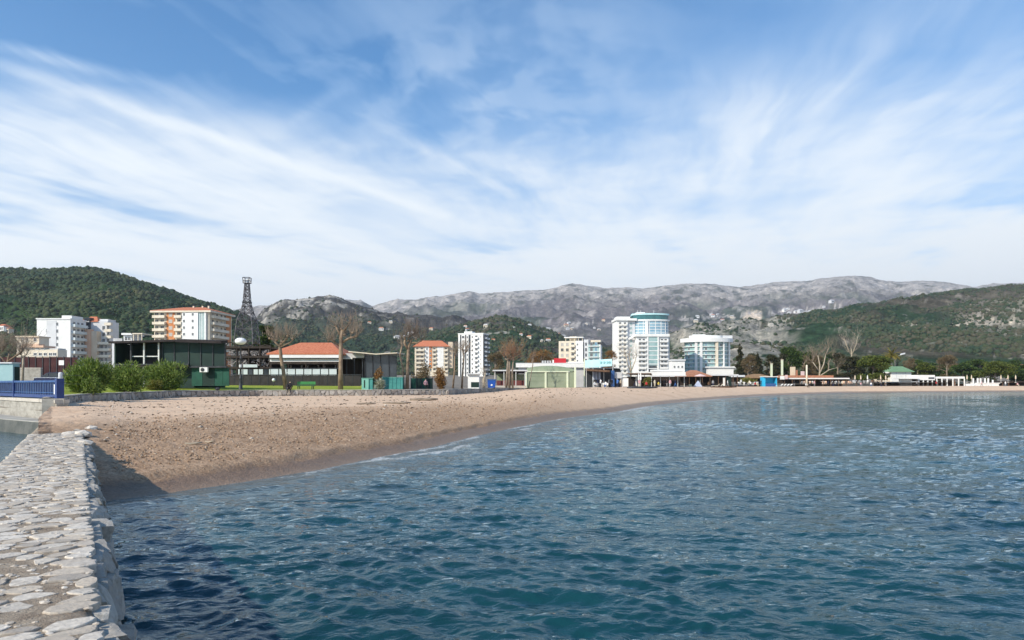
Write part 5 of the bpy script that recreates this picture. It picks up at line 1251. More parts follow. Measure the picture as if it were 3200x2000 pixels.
# ================================================================== plants
def twig(b, p, d, L, r, depth, rr, spread=.5, up=.25, n=3, kids=(2, 3)):
    pts = [p]; q = Vector(p); dd = Vector(d).normalized()
    for i in range(3):
        dd = (dd+Vector((rr.uniform(-.22, .22), rr.uniform(-.22, .22), rr.uniform(-.1, .2)+up*.3))).normalized(); q = q+dd*(L/3); pts.append(q.copy())
    b.tube(pts, [r, r*.8, r*.62, r*.42], n, cap=False)
    if depth <= 0: return
    for _ in range(rr.randint(*kids)):
        k = rr.choice((1, 2, 3, 3)); nd = (dd+Vector((rr.gauss(0, spread), rr.gauss(0, spread), rr.gauss(up, spread)))).normalized()
        twig(b, pts[k], nd, L*rr.uniform(.6, .85), r*.55, depth-1, rr, spread, up, n, kids)
def bare_tree(name, label, loc, trunks, heads, nt, tl, mt, mc, seed, depth=2, r_twig=.03, spread=.5, up=.3, limb=None, group=None, knob=.0):
    """trunks: list of [(x, y, z, r), ...]; heads: points where twigs start, with direction weight"""
    rr = random.Random(seed); A = thing(name, label, 'tree', loc, 0, group)
    b = MB()
    for t in trunks: b.tube([p[:3] for p in t], [p[3] for p in t], 9)
    c = MB()
    for (x, y, z, r, L) in heads:
        if knob: b.blob((x, y, z), knob, knob, knob*.9, .25, rr)
        for _ in range(nt):
            a = rr.uniform(0, 6.28); e = rr.gauss(.75, .45); dv = Vector((math.cos(a)*math.cos(e)+x*.10, math.sin(a)*math.cos(e)+y*.10, math.sin(e)))
            twig(c, Vector((x, y, z))+dv.normalized()*knob*.6, dv, L*tl*rr.uniform(.6, 1.1), r_twig*r, depth, rr, spread, up)
    b.build('trunk', mt, A, True); c.build('crown', mc, A)
    return A
def leaf_material(name, cols):
    m = bpy.data.materials.new(name); m.use_nodes = True; T = NT(m.node_tree)
    b = T.n('ShaderNodeBsdfPrincipled'); o = T.n('ShaderNodeOutputMaterial')
    ge = T.n('ShaderNodeNewGeometry'); c = T.ramp(ge.outputs['Random Per Island'], [(i/(len(cols)-1), q) for i, q in enumerate(cols)])
    T.link(c, b.inputs['Base Color']); b.inputs['Roughness'].default_value = .6; b.inputs['Specular IOR Level'].default_value = .25
    tr = T.n('ShaderNodeBsdfTranslucent'); T.link(T.mix(1., c, (1.2, 1.3, .7), 'MULTIPLY'), tr.inputs[0]); mx = T.n('ShaderNodeMixShader'); mx.inputs[0].default_value = .22
    T.link(b.outputs[0], mx.inputs[1]); T.link(tr.outputs[0], mx.inputs[2]); T.link(mx.outputs[0], o.inputs[0]); return m
def leaf_cloud(name, clumps, n, ll, lw, m, parent, seed, up=.0):
    """clumps: (x, y, z, rx, ry, rz); leaf-sized faces spread on and inside each clump"""
    rs = np.random.RandomState(seed); C = np.array(clumps, float); wgt = (C[:, 3]*C[:, 5]); wgt = wgt/wgt.sum()
    i = rs.choice(len(C), n, p=wgt); u = rs.normal(size=(n, 3)); u /= np.linalg.norm(u, axis=1)[:, None]
    rad = rs.uniform(.3, 1.0, n)**.5*(1+.12*rs.normal(size=n))
    P_ = C[i, :3]+u*C[i, 3:6]*rad[:, None]
    ax = u*.5+rs.normal(size=(n, 3))*.55+np.array([0, 0, up]); ax /= np.linalg.norm(ax, axis=1)[:, None]
    t = np.cross(ax, rs.normal(size=(n, 3))); t /= np.linalg.norm(t, axis=1)[:, None]
    L = ll*rs.uniform(.6, 1.25, n)[:, None]; Wd = lw*rs.uniform(.6, 1.25, n)[:, None]
    V = np.stack([P_, P_+ax*L*.45+t*Wd, P_+ax*L, P_+ax*L*.45-t*Wd], 1).reshape(-1, 3)
    o = np_mesh(name, V, np.arange(4*n).reshape(-1, 4), m, smooth=False); o.parent = parent; return o
m_bark = mat('plane_bark', (.16, .11, .072), (.31, .235, .165), 2.2, .95, .8, 14., c3=(.40, .33, .25), sc=(1, 1, .6))
m_barkg = mat('grey_bark', (.17, .135, .10), (.28, .23, .18), 3., .95, .7, 14.)
m_pale = mat('pale_bark', (.30, .25, .185), (.43, .37, .28), 3., .95, .5, 14.)
m_twig = mat('bare_twigs', (.19, .145, .11), (.29, .23, .175), 2., .95)
m_twigd = mat('dark_twigs', (.13, .10, .08), (.21, .165, .13), 2., .95)
m_twigr = mat('reddish_twigs', (.22, .12, .07), (.30, .17, .10), 2., .95)
m_twigp = mat('pale_twigs', (.33, .28, .22), (.42, .36, .29), 2., .95)
m_ole = leaf_material('oleander_leaves', [(.045, .080, .016), (.085, .14, .025), (.15, .21, .04), (.26, .32, .085), (.11, .16, .03)])
m_pine = leaf_material('pine_needles', [(.012, .030, .010), (.028, .058, .013), (.05, .088, .018), (.085, .125, .025)])
m_pine2 = leaf_material('olive_pine_needles', [(.03, .05, .008), (.06, .085, .013), (.10, .125, .02), (.13, .15, .03)])
m_dark = leaf_material('dark_conifer_needles', [(.016, .022, .010), (.032, .038, .016), (.055, .056, .024), (.075, .065, .03)])
m_dry = leaf_material('dry_shrub_leaves', [(.16, .075, .02), (.26, .13, .04), (.20, .10, .035), (.30, .19, .08)])
m_yel = leaf_material('yellow_green_leaves', [(.12, .12, .02), (.20, .18, .04), (.07, .09, .02)])
m_brush = leaf_material('brown_brush_leaves', [(.12, .085, .045), (.20, .14, .08), (.10, .09, .04)])
def gpos(x, d, dz=-.05): X = WX(x, d); return (X, d, gz(X, d)+dz)
# -- oleander bushes on the lawn
def bush(name, label, x0, x1, ytop, d, n, m, seed, ll=.40, lw=.04, group=None, cat='bush', stems=14):
    rr = random.Random(seed); k = d/F; w_ = (x1-x0)*k; X, Y, Zb = gpos((x0+x1)/2, d); h = WZ(ytop, d)-Zb
    A = thing(name, label, cat, (X, Y, Zb), 0, group); b = MB(); cl = []
    for i in range(stems):
        a = rr.uniform(0, 6.28); e = rr.uniform(.1, 1) ; tx, ty = math.cos(a)*w_*.42*e, math.sin(a)*w_*.30*e; tz = h*(1-.42*e*e)*rr.uniform(.50, 1.0)
        b.tube([(tx*.12, ty*.12, 0), (tx*.5, ty*.5, tz*.5), (tx, ty, tz)], [.035, .025, .01], 4, cap=False)
        for t in (.35, .62, .92): 
            rx_ = w_*rr.uniform(.16, .24); cl.append((tx*t, ty*t, max(tz*t, h*.16), rx_, rx_, h*rr.uniform(.13, .20)))
    b.build('stems', m_barkg, A); leaf_cloud('foliage', cl, n, ll, lw, m, A, seed, .75); return A
bush('oleander_bush', 'leftmost leafy green oleander bush beside the railing', 205, 348, 1126, 47.5, 7600, m_ole, 1)
bush('oleander_bush', 'middle leafy green oleander bush of the three on the lawn', 322, 456, 1131, 55.5, 7000, m_ole, 2)
bush('oleander_bush', 'rightmost and widest green oleander bush by pavilion end', 436, 604, 1132, 68., 8500, m_ole, 3)
bush('dry_bush', 'low yellowish dry bush in front of the widest oleander', 446, 520, 1182, 65.5, 1600, m_yel, 4, .22, .04)
bush('small_bush', 'small green bush between railing and oleander', 255, 320, 1172, 45.8, 1500, m_ole, 5, .22, .03)
bush('orange_shrub', 'rusty orange shrub in front of the green container', 1160, 1202, 1150, 80.2, 1500, m_dry, 6, .2, .05)
bush('cone_shrub', 'tall rusty brown cone-shaped shrub right of the netting', 1355, 1404, 1146, 84., 2400, m_dry, 7, .22, .05)
bush('grey_agave_clump', 'pale grey-green spiky plant at foot of orange shrub', 1168, 1208, 1186, 79.3, 500, leaf_material('grey_agave', [(.22, .25, .20), (.34, .36, .30), (.45, .45, .38)]), 8, .5, .06, cat='plant')
bush('brown_hedge', 'brown twiggy hedge behind the net fence', 1285, 1362, 1132, 92., 2200, m_brush, 9, .25, .05, cat='hedge')
bush('yellow_hedge', 'yellow-green hedge in front of the thatched bar', 2308, 2372, 1180, 190., 1500, m_yel, 10, .4, .12, cat='hedge')
bush('terrace_plants', 'dark green plants beside the white awning terrace', 2008, 2036, 1178, 160., 700, m_yel, 12, .35, .1, cat='plant')
# -- pollarded plane trees
def P4(x, y, d0, X0, Z0, dy=0.): return (WX(x, d0)-X0, dy, WZ(y, d0)-Z0)
def pollard(label, x, d, trunks, heads, nt, tl, seed, mt=m_bark, mc=m_twig, depth=2, rt=1., knob=.16, name='plane_tree'):
    X, Y, Zb = gpos(x, d); k = d/F; rr = random.Random(seed*7)
    tk = [[(WX(a, d)-X, rr.uniform(-.1, .1), WZ(y, d)-Zb, r*k) for (a, y, r) in t] for t in trunks]
    for t, o_ in zip(tk, trunks):
        if o_[0][1] > 1185: t[0] = (t[0][0], 0, 0, t[0][3]*1.15)
    tk = [[(a, b_, c_, r_*.70) for a, b_, c_, r_ in t] for t in tk]
    hd = [(WX(a, d)-X, rr.uniform(-.5, .5), WZ(y, d)-Zb, rt, 1.) for (a, y) in heads]; nt = int(nt*1.15)
    return bare_tree(name, label, (X, Y, Zb), tk, hd, nt, tl, mt, mc, seed, depth, .030, .6, .3, knob=knob)
pollard('pollarded plane tree with leaning trunk beside the seated person', 893, 78, [[(893, 1205, 8.5), (886, 1160, 8), (879, 1120, 7.5), (874, 1080, 7), (880, 1068, 6)], [(876, 1085, 5), (858, 1068, 4), (846, 1058, 3)], [(877, 1078, 5), (892, 1062, 4), (902, 1050, 3)], [(876, 1084, 4), (906, 1072, 3), (918, 1060, 2.5)]],
        [(846, 1058), (858, 1066), (880, 1066), (892, 1060), (902, 1050), (868, 1062), (918, 1060)], 9, .95, 11)
pollard('tallest pollarded plane tree with thick pale trunk in front of red roof', 1064, 79, [[(1064, 1214, 10.5), (1064, 1150, 9.5), (1066, 1090, 9), (1066, 1060, 8), (1069, 1030, 6)], [(1066, 1080, 6), (1048, 1072, 4.5), (1036, 1060, 3)], [(1066, 1072, 6), (1092, 1056, 5), (1116, 1051, 3.5)], [(1068, 1050, 5), (1056, 1034, 4), (1050, 1020, 3)], [(1068, 1040, 5), (1082, 1024, 4), (1092, 1010, 3)]],
        [(1036, 1060), (1046, 1068), (1060, 1050), (1069, 1028), (1092, 1056), (1116, 1051), (1050, 1020), (1092, 1010), (1076, 1046), (1030, 1066), (1104, 1040)], 9, 1.1, 12)
pollard('forked plane tree with two trunks right of the green container', 1268, 84, [[(1272, 1210, 8), (1274, 1150, 7), (1276, 1090, 6.5), (1284, 1062, 5), (1292, 1048, 4)], [(1262, 1210, 4.5), (1258, 1150, 4), (1250, 1110, 4), (1256, 1080, 3.5)], [(1274, 1090, 6), (1264, 1072, 6), (1266, 1058, 4)], [(1282, 1070, 4), (1304, 1072, 3.5), (1314, 1064, 2.5)]],
        [(1292, 1048), (1256, 1080), (1266, 1058), (1314, 1064), (1280, 1052), (1300, 1060), (1276, 1066)], 10, 1.3, 13, mc=m_twigd)
pollard('slender bare plane tree, left of pair beside white kiosk', 1417, 92, [[(1415, 1207, 4.2), (1420, 1160, 3.6), (1421, 1110, 3)]], [(1421, 1110), (1424, 1102)], 10, .9, 14, mc=m_twig, knob=.12)
pollard('slender bare plane tree, right of pair beside white kiosk', 1447, 93, [[(1443, 1205, 4.4), (1446, 1160, 3.8), (1450, 1110, 3.4), (1446, 1095, 2.6)]], [(1450, 1108), (1444, 1094), (1458, 1100)], 10, .9, 15, mc=m_twig, knob=.12)
pollard('bushy bare plane tree with three stems in front of timber shelter', 1592, 112, [[(1582, 1210, 5), (1585, 1160, 5), (1588, 1128, 5)], [(1592, 1210, 5), (1592, 1150, 5), (1592, 1120, 4)], [(1602, 1208, 4), (1601, 1160, 4), (1604, 1130, 3)], [(1590, 1130, 4), (1575, 1115, 3)], [(1595, 1126, 4), (1612, 1112, 3)]],
        [(1575, 1115), (1588, 1122), (1600, 1115), (1612, 1112), (1592, 1108), (1604, 1126)], 11, 1.75, 16, mc=m_twigr, mt=m_barkg)
pollard('thin dark bare tree against the sage green hut', 1666, 124, [[(1652, 1208, 2.2), (1658, 1180, 2), (1665, 1140, 2), (1666, 1120, 1.6)]], [(1666, 1120), (1662, 1130)], 6, 1.3, 17, mc=m_twigd, mt=m_barkg, knob=.1)
pollard('bare tree with pale upright branches in front of tall hotel', 1972, 172, [[(1974, 1205, 3.4), (1972, 1165, 3), (1970, 1130, 2.4)], [(1972, 1165, 2.6), (1960, 1135, 2), (1957, 1115, 1.5)], [(1972, 1160, 2.6), (1984, 1130, 2), (1990, 1110, 1.5)], [(1971, 1145, 2), (1966, 1110, 1.4)]],
        [(1970, 1130), (1957, 1115), (1990, 1110), (1966, 1108), (1980, 1120)], 9, 2.0, 18, mc=m_twigp, mt=m_pale, knob=.15)
pollard('small bare tree behind the blue bin with pale trunk', 1510, 108, [[(1512, 1205, 5.5), (1513, 1185, 5), (1516, 1165, 4)]], [(1516, 1165), (1510, 1170)], 6, .7, 19, mt=m_pale, mc=m_twigp, knob=.12)
# bare brushwood trees at the left edge
X, Y, Zb = gpos(25, 78)
pollard('tangled bare tree at left edge behind the teal hut', 20, 82, [[(20, 1190, 6), (24, 1140, 5), (30, 1105, 4)], [(24, 1140, 4), (0, 1110, 3), (-10, 1090, 2)], [(26, 1130, 4), (56, 1108, 3), (72, 1094, 2)]], [(30, 1105), (0, 1108), (-10, 1090), (56, 1108), (72, 1094), (14, 1098), (44, 1112)], 12, 1.7, 20, mc=m_twig, knob=.1)
pollard('whitish bare tree beside tangled tree at left', 70, 88, [[(70, 1190, 5), (71, 1140, 4.5), (74, 1110, 4)], [(72, 1120, 3), (90, 1095, 2)], [(73, 1118, 3), (58, 1092, 2)]], [(74, 1110), (90, 1095), (58, 1092)], 9, 1.1, 22, mt=m_pale, mc=m_twigp, knob=.1)
# -- trees further along the bay
def clump_tree(name, label, x, d, x0, x1, ytop, ybot, n, m, seed, ll, lw, mt=m_barkg, nc=16, conical=False, flat=False, group=None):
    rr = random.Random(seed); X, Y, Zb = gpos(x, d); k = d/F; A = thing(name, label, 'tree', (X, Y, Zb), 0, group)
    h = WZ(ytop, d)-Zb; hb = max(.6, WZ(ybot, d)-Zb); w_ = (x1-x0)*k/2; cxo = ((x0+x1)/2-x)*k
    b = MB(); b.tube([(0, 0, 0), (rr.uniform(-.2, .2), 0, h*.35), (cxo*.5, 0, h*.65), (cxo, 0, h*.9)], [h*.032, h*.026, h*.018, h*.006], 7)
    cl = []
    for i in range(nc):
        t = (i+.5)/nc if conical else rr.uniform(0, 1)
        z = hb+(h-hb)*t; wr = w_*(1-t)**.8 if conical else w_*math.sqrt(max(.05, 1-(2*t-.75)**2/1.6))
        a = rr.uniform(0, 6.28); e = rr.uniform(.35, .85)*(.55 if conical else 1); px_, py_ = cxo+math.cos(a)*wr*e, math.sin(a)*wr*e*.8
        s_ = (wr*.55 if conical else w_*rr.uniform(.24, .40)); z = min(z, h-s_*.5)
        cl.append((px_, py_, z, s_, s_, s_*(.45 if flat else .62))); b.tube([(cxo*t*.6, 0, z*.72), (px_*.6, py_*.6, z*.92), (px_, py_, z)], [h*.012, h*.008, h*.003], 4, cap=False)
    b.build('trunk', mt, A); leaf_cloud('crown', cl, int(n*1.6), ll, lw*1.6, m, A, seed); return A
clump_tree('dark_conifer', 'tall dark conifer right beside the rounded hotel', 2312, 262, 2290, 2336, 1066, 1190, 3200, m_dark, 31, .7, .16, nc=18, conical=True)
clump_tree('brown_conifer', 'lower dark brownish conifer right of the tall conifer', 2366, 255, 2340, 2392, 1098, 1182, 2600, m_dark, 32, .7, .16, nc=16, conical=True)
clump_tree('brown_scrub_tree', 'bare brownish tree in front of the dark conifers', 2338, 240, 2318, 2372, 1112, 1178, 1700, m_brush, 33, .6, .07)
clump_tree('olive_tree', 'dull green round tree behind the blue kiosk', 2405, 245, 2380, 2440, 1112, 1180, 2200, m_dark, 34, .6, .14)
clump_tree('green_pine', 'bright green umbrella pine left of the pale-trunked bare tree', 2462, 250, 2425, 2512, 1088, 1172, 3600, m_pine, 35, .6, .13)
clump_tree('green_pine', 'dark green pine behind the tall cream pole', 2510, 262, 2480, 2560, 1102, 1172, 2600, m_pine, 36, .6, .13)
clump_tree('brown_scrub_tree', 'brown wintry tree behind long beach bar, left of pale trunk', 2540, 258, 2505, 2580, 1098, 1170, 1900, m_brush, 37, .6, .06)
pollard('large bare tree with pale forked trunk behind long beach bar', 2562, 222, [[(2560, 1200, 4), (2561, 1170, 3.5), (2562, 1140, 2.6), (2556, 1112, 1.8)], [(2561, 1168, 3), (2574, 1138, 2.6), (2580, 1110, 2), (2588, 1090, 1.4)], [(2561, 1176, 2.6), (2590, 1156, 2), (2612, 1150, 1.4)], [(2560, 1160, 2), (2540, 1132, 1.6)]],
        [(2556, 1112), (2580, 1108), (2588, 1090), (2612, 1150), (2540, 1132), (2570, 1100), (2600, 1110), (2545, 1115)], 9, 3.0, 38, mc=m_twig, mt=m_pale, knob=.15)
pollard('tall bare poplar rising behind the pines', 2662, 290, [[(2664, 1195, 4), (2662, 1130, 3.5), (2660, 1090, 2.4)], [(2662, 1115, 2.6), (2646, 1080, 2), (2638, 1058, 1.2)], [(2662, 1110, 2.6), (2676, 1075, 2), (2680, 1052, 1.2)]],
        [(2660, 1090), (2646, 1080), (2638, 1062), (2676, 1075), (2680, 1056), (2652, 1100), (2670, 1096)], 9, 3.3, 39, mc=m_twigp, mt=m_pale, knob=.15)
clump_tree('umbrella_pine', 'wide brownish green pine behind the right end of long bar', 2650, 236, 2600, 2705, 1114, 1190, 4200, m_dark, 40, .6, .13, flat=True)
clump_tree('umbrella_pine', 'big bright green pine reaching down to the sand', 2728, 228, 2675, 2792, 1112, 1203, 6200, m_pine2, 41, .6, .12, flat=True, nc=24)
clump_tree('umbrella_pine', 'small green pine right of the green-roofed house', 2892, 262, 2862, 2925, 1134, 1180, 2600, m_pine2, 42, .6, .13, flat=True)
clump_tree('bronze_tree', 'rounded bronze leafless tree behind the white pavilion', 2960, 275, 2920, 2998, 1112, 1180, 2600, m_brush, 43, .6, .06)
clump_tree('umbrella_pine', 'dark green pine behind the white pavilion right of bronze tree', 3010, 262, 2975, 3062, 1132, 1195, 3400, m_pine, 44, .6, .13, flat=True)
clump_tree('umbrella_pine', 'broad olive green umbrella pine at the right', 3110, 255, 3050, 3172, 1130, 1196, 6200, m_pine2, 45, .6, .12, flat=True, nc=24)
clump_tree('umbrella_pine', 'green pine cut off by the right edge', 3205, 258, 3160, 3270, 1136, 1198, 3600, m_pine, 46, .6, .13, flat=True)
clump_tree('brown_scrub_tree', 'brown bare tree between palm and green pine', 2835, 285, 2812, 2868, 1122, 1175, 1500, m_brush, 47, .6, .06)
clump_tree('green_tree', 'green tree behind restaurant between tower and leaning plane tree', 822, 125, 796, 860, 1020, 1090, 3200, m_pine, 48, .4, .1)
clump_tree('brown_scrub_tree', 'reddish brown bare trees behind the white flat roof', 1690, 210, 1640, 1745, 1095, 1150, 2400, m_dry, 49, .5, .06)
clump_tree('brown_scrub_tree', 'rusty bare tree between cream block and tall hotel', 1908, 260, 1880, 1938, 1098, 1165, 1600, m_dry, 50, .5, .06)
clump_tree('brown_scrub_tree', 'brown bare tree left of the bushy three-stemmed plane', 1548, 190, 1520, 1578, 1100, 1165, 1600, m_brush, 51, .5, .06)
clump_tree('umbrella_pine', 'dense green pine between white pavilion and green-roofed house', 2868, 282, 2836, 2908, 1126, 1190, 3000, m_pine, 71, .6, .13, flat=True)
clump_tree('umbrella_pine', 'dark pine directly behind the bronze tree', 2945, 300, 2900, 2990, 1122, 1190, 3200, m_pine, 72, .6, .13, flat=True)
clump_tree('umbrella_pine', 'green pine between the dark pine and broad olive pine', 3062, 285, 3020, 3108, 1124, 1192, 3200, m_pine, 73, .6, .13, flat=True)
clump_tree('umbrella_pine', 'rear dark pine above the dark beach shelter', 3160, 290, 3120, 3200, 1126, 1192, 3200, m_pine, 74, .6, .13, flat=True)
clump_tree('dark_conifer', 'dark evergreen between tall cream pole and pale forked tree', 2530, 275, 2492, 2572, 1108, 1185, 3000, m_dark, 75, .6, .15)
clump_tree('dark_conifer', 'dark evergreen behind wide brownish pine', 2618, 270, 2580, 2660, 1106, 1188, 3000, m_dark, 76, .6, .15)
clump_tree('olive_tree', 'dull green tree behind the pale square pillar', 2440, 285, 2405, 2480, 1104, 1186, 3000, m_dark, 78, .6, .15)
clump_tree('olive_tree', 'dull green tree behind pale forked tree', 2590, 290, 2550, 2630, 1104, 1188, 3000, m_pine, 79, .6, .14)
clump_tree('dark_conifer', 'dull evergreen behind thatched bar left of pillars', 2345, 278, 2310, 2385, 1108, 1186, 2600, m_dark, 77, .6, .15)
def palm(label, x, d, ytop, ycr, n, rx, seed):
    rr = random.Random(seed); X, Y, Zb = gpos(x, d); k = d/F; A = thing('palm_tree', label, 'tree', (X, Y, Zb)); h = WZ(ycr, d)-Zb; R0 = rx*k
    MB().tube([(0, 0, 0), (.1, 0, h*.5), (0, 0, h)], [.42, .30, .27], 8).build('trunk', m_pale, A)
    b = MB()
    for i in range(n):
        a = rr.uniform(0, 6.28); e = rr.uniform(-.35, 1.35); dv = Vector((math.cos(a)*math.cos(e), math.sin(a)*math.cos(e), math.sin(e))); p = Vector((0, 0, h)); pts = [p.copy()]
        for s_ in range(6): p = p+dv*(R0/5.2); dv = (dv+Vector((0, 0, -.20))).normalized(); pts.append(p.copy())
        b.tube(pts, [.05, .045, .04, .03, .025, .02, .01], 3, cap=False)
        for s_ in range(1, 7):
            for sd in (-1, 1):
                f = (pts[s_]-pts[s_-1]).normalized(); sdv = f.cross(Vector((0, 0, 1)))*sd
                for q in (0., .5):
                    o_ = pts[s_-1].lerp(pts[s_], q); tip = o_+(sdv*.8+f*.6+Vector((0, 0, -.35)))*R0*.28*(1-abs(s_-3)/6); b.add([o_, o_+f*.34, tip], [(0, 1, 2)])
    b.build('crown', leaf_material('palm_fronds_%d' % seed, [(.10, .095, .015), (.19, .16, .03), (.26, .20, .05)]), A); return A
palm('tall palm tree with yellowish fronds behind the green-roofed house', 2786, 262, 1085, 1112, 48, 27, 61)
palm('shorter palm tree just right of the tall palm', 2797, 268, 1100, 1118, 26, 15, 62)
# ================================================================== street furniture, vehicles, small things
# -- globe lamp
d = 74.6; X, Y, Zb = gpos(752, d, 0.); L = thing('globe_lamp', 'park lamp post with one big white globe on the lawn', 'street lamp', (X, Y, Zb)); k = d/F
h = WZ(1078, d)-Zb
MB().lathe([(.24, 0), (.24, .12), (.19, .16), (.185, 1.25), (.21, 1.3), (.13, 1.36), (.105, 2.3), (.14, 2.33), (.14, 2.4), (.095, 2.46), (.085, 3.4), (.12, 3.43), (.12, 3.5), (.08, 3.54), (.07, h-.12), (.16, h-.06), (.20, h)], 14).build('post', m_iron, L, True)
MB().lathe([(.02, 0)]+[(.60*math.sin(math.pi*t), .39-.39*math.cos(math.pi*t)) for t in [i/12 for i in range(1, 12)]]+[(.02, .78)], 20, (0, 0, h+.01)).build('globe', mat('opal_globe', (.80, .81, .80), (.84, .85, .84), 2., .35), L, True)
MB().lathe([(.16, 2.48), (.165, 2.75), (.15, 2.78)], 12).build('notice_band', m_lgrey, L)
# -- garden light
d = 91; X, Y, Zb = gpos(855, d, 0.); L = thing('garden_light', 'small round garden light standing at the fence', 'lamp', (X, Y, Zb))
MB().lathe([(.06, 0), (.05, .55), (.07, .6)], 8).build('post', m_iron, L); MB().lathe([(.05, 0), (.17, .1), (.22, .24), (.17, .38), (.04, .45)], 12, (0, 0, .605)).build('globe', bpy.data.materials['opal_globe'], L, True)
# -- green bench
d = 78.3; X, Y, Zb = gpos(955, d, 0.); L = thing('green_bench', 'low green slatted bench behind the stone wall', 'bench', (X, Y, Zb)); m_bench = mat('green_bench_paint', (.04, .22, .06), (.06, .28, .09), 2., .6)
for i in range(3): MB().box(-1.05, 1.05, -.32+i*.2, -.16+i*.2, .42, .46).build('seat_slat', m_bench, L)
for i in range(2): MB().box(-1.05, 1.05, .30, .34, .60+i*.18, .74+i*.18).build('back_slat', m_bench, L)
for sx in (-.8, .8):
    MB().box(sx-.04, sx+.04, -.3, -.22, 0, .417).build('leg', m_iron, L); MB().box(sx-.04, sx+.04, .345, .41, 0, .92).build('leg', m_iron, L); MB().box(sx-.03, sx+.03, -.3, .34, .37, .416).build('seat_bearer', m_iron, L)
# -- block on the wall, rucksack
def wall_top(x): return Vector((WX(x, float(dB(x))), float(dB(x))+.16, 1.672))
p = wall_top(677); b = MB(); b.blob((0, 0, .15), .32, .22, .19, .18); tag(b.build('stone_block', m_iron), 'dark stone block lying on top of the retaining wall', 'stone').location = p
p = wall_top(897); A = thing('black_rucksack', 'black rucksack on wall at left of seated person', 'bag', p)
MB().lathe([(.13, 0), (.19, .04), (.20, .35), (.16, .55), (.05, .64)], 12).build('body', m_black, A, True); MB().tube([(-.06, .17, .5), (-.06, .26, .3), (-.06, .19, .08)], .02, 4).build('strap', m_iron, A); MB().box(-.11, .11, -.24, -.17, .08, .3).build('pocket', m_iron, A)
# -- things at the left edge
d = 64; X, Y, Zb = gpos(20, d); A = thing('teal_hut', 'plain pale teal hut cut off by the left edge', 'hut', (X, Y, Zb-.1)); k = d/F
hh = WZ(1136, d)-A.location.z
MB().box(-42*k, 20*k, 0, .9, 0, hh).build('wall', mat('pale_teal_board', (.26, .42, .44), (.33, .49, .50), .6, .8), A); MB().box(-44*k, 21*k, -.15, 1.0, hh+.003, hh+.12).build('roof', m_lgrey, A); MB().box(20.1*k, 23*k, .2, .8, 0, hh-.3).build('side_lean_to', m_dkgreen, A)
d = 104; X, Y, Zb = gpos(110, d); A = thing('burgundy_fence', 'dark burgundy screen fence behind the parked van', 'fence', (X, Y, Zb)); k = d/F
for i in range(12): MB().box((-130+22*i+.3)*k, (-108+22*i-.3)*k, 0, .08, 0, WZ(1116+rng.uniform(-1, 1), d)-Zb).build('panel', m_hedge, A)
for i in range(13): MB().box((-130+22*i)*k-.05, (-130+22*i)*k+.05, -.08, -.003, 0, WZ(1114, d)-Zb).build('post', m_iron, A)
d = 96; X, Y, Zb = gpos(85, d); A = thing('grey_low_wall', 'low grey plastered wall in front of burgundy fence', 'wall', (X, Y, Zb)); k = d/F
MB().box(-40*k, 42*k, 0, .3, 0, WZ(1152, d)-Zb).build('wall_body', m_conc, A); MB().box(-41*k, 43*k, -.05, .35, WZ(1152, d)-Zb+.003, WZ(1149, d)-Zb).build('coping', m_cope, A)
d = 74; X, Y, Zb = gpos(192, d); A = thing('white_notice', 'white rectangular notice board on thin post above van', 'sign', (X, Y, Zb)); k = d/F
MB().bar((0, .05, 0), (0, .05, WZ(1128, d)-Zb), .03, 6).build('post', m_iron, A); MB().box(-8*k, 8*k, -.02, .015, WZ(1141, d)-Zb, WZ(1126, d)-Zb).build('board', m_white, A)
d = 43.5; X, Y, Zb = gpos(189, d); A = thing('white_post', 'stout white post at the end of the blue railing', 'post', (X, Y, Zb)); k = d/F
hp = WZ(1163, d)-Zb; MB().lathe([(6*k, 0), (6*k, hp-.1), (5*k, hp-.03), (2*k, hp)], 12).build('body', m_lgrey, A, True)
for z in (.45, .85): MB().bar((6*k, 0, z*hp), (1.1, .5, z*hp), .012, 5).build('thin_rail', m_iron, A)
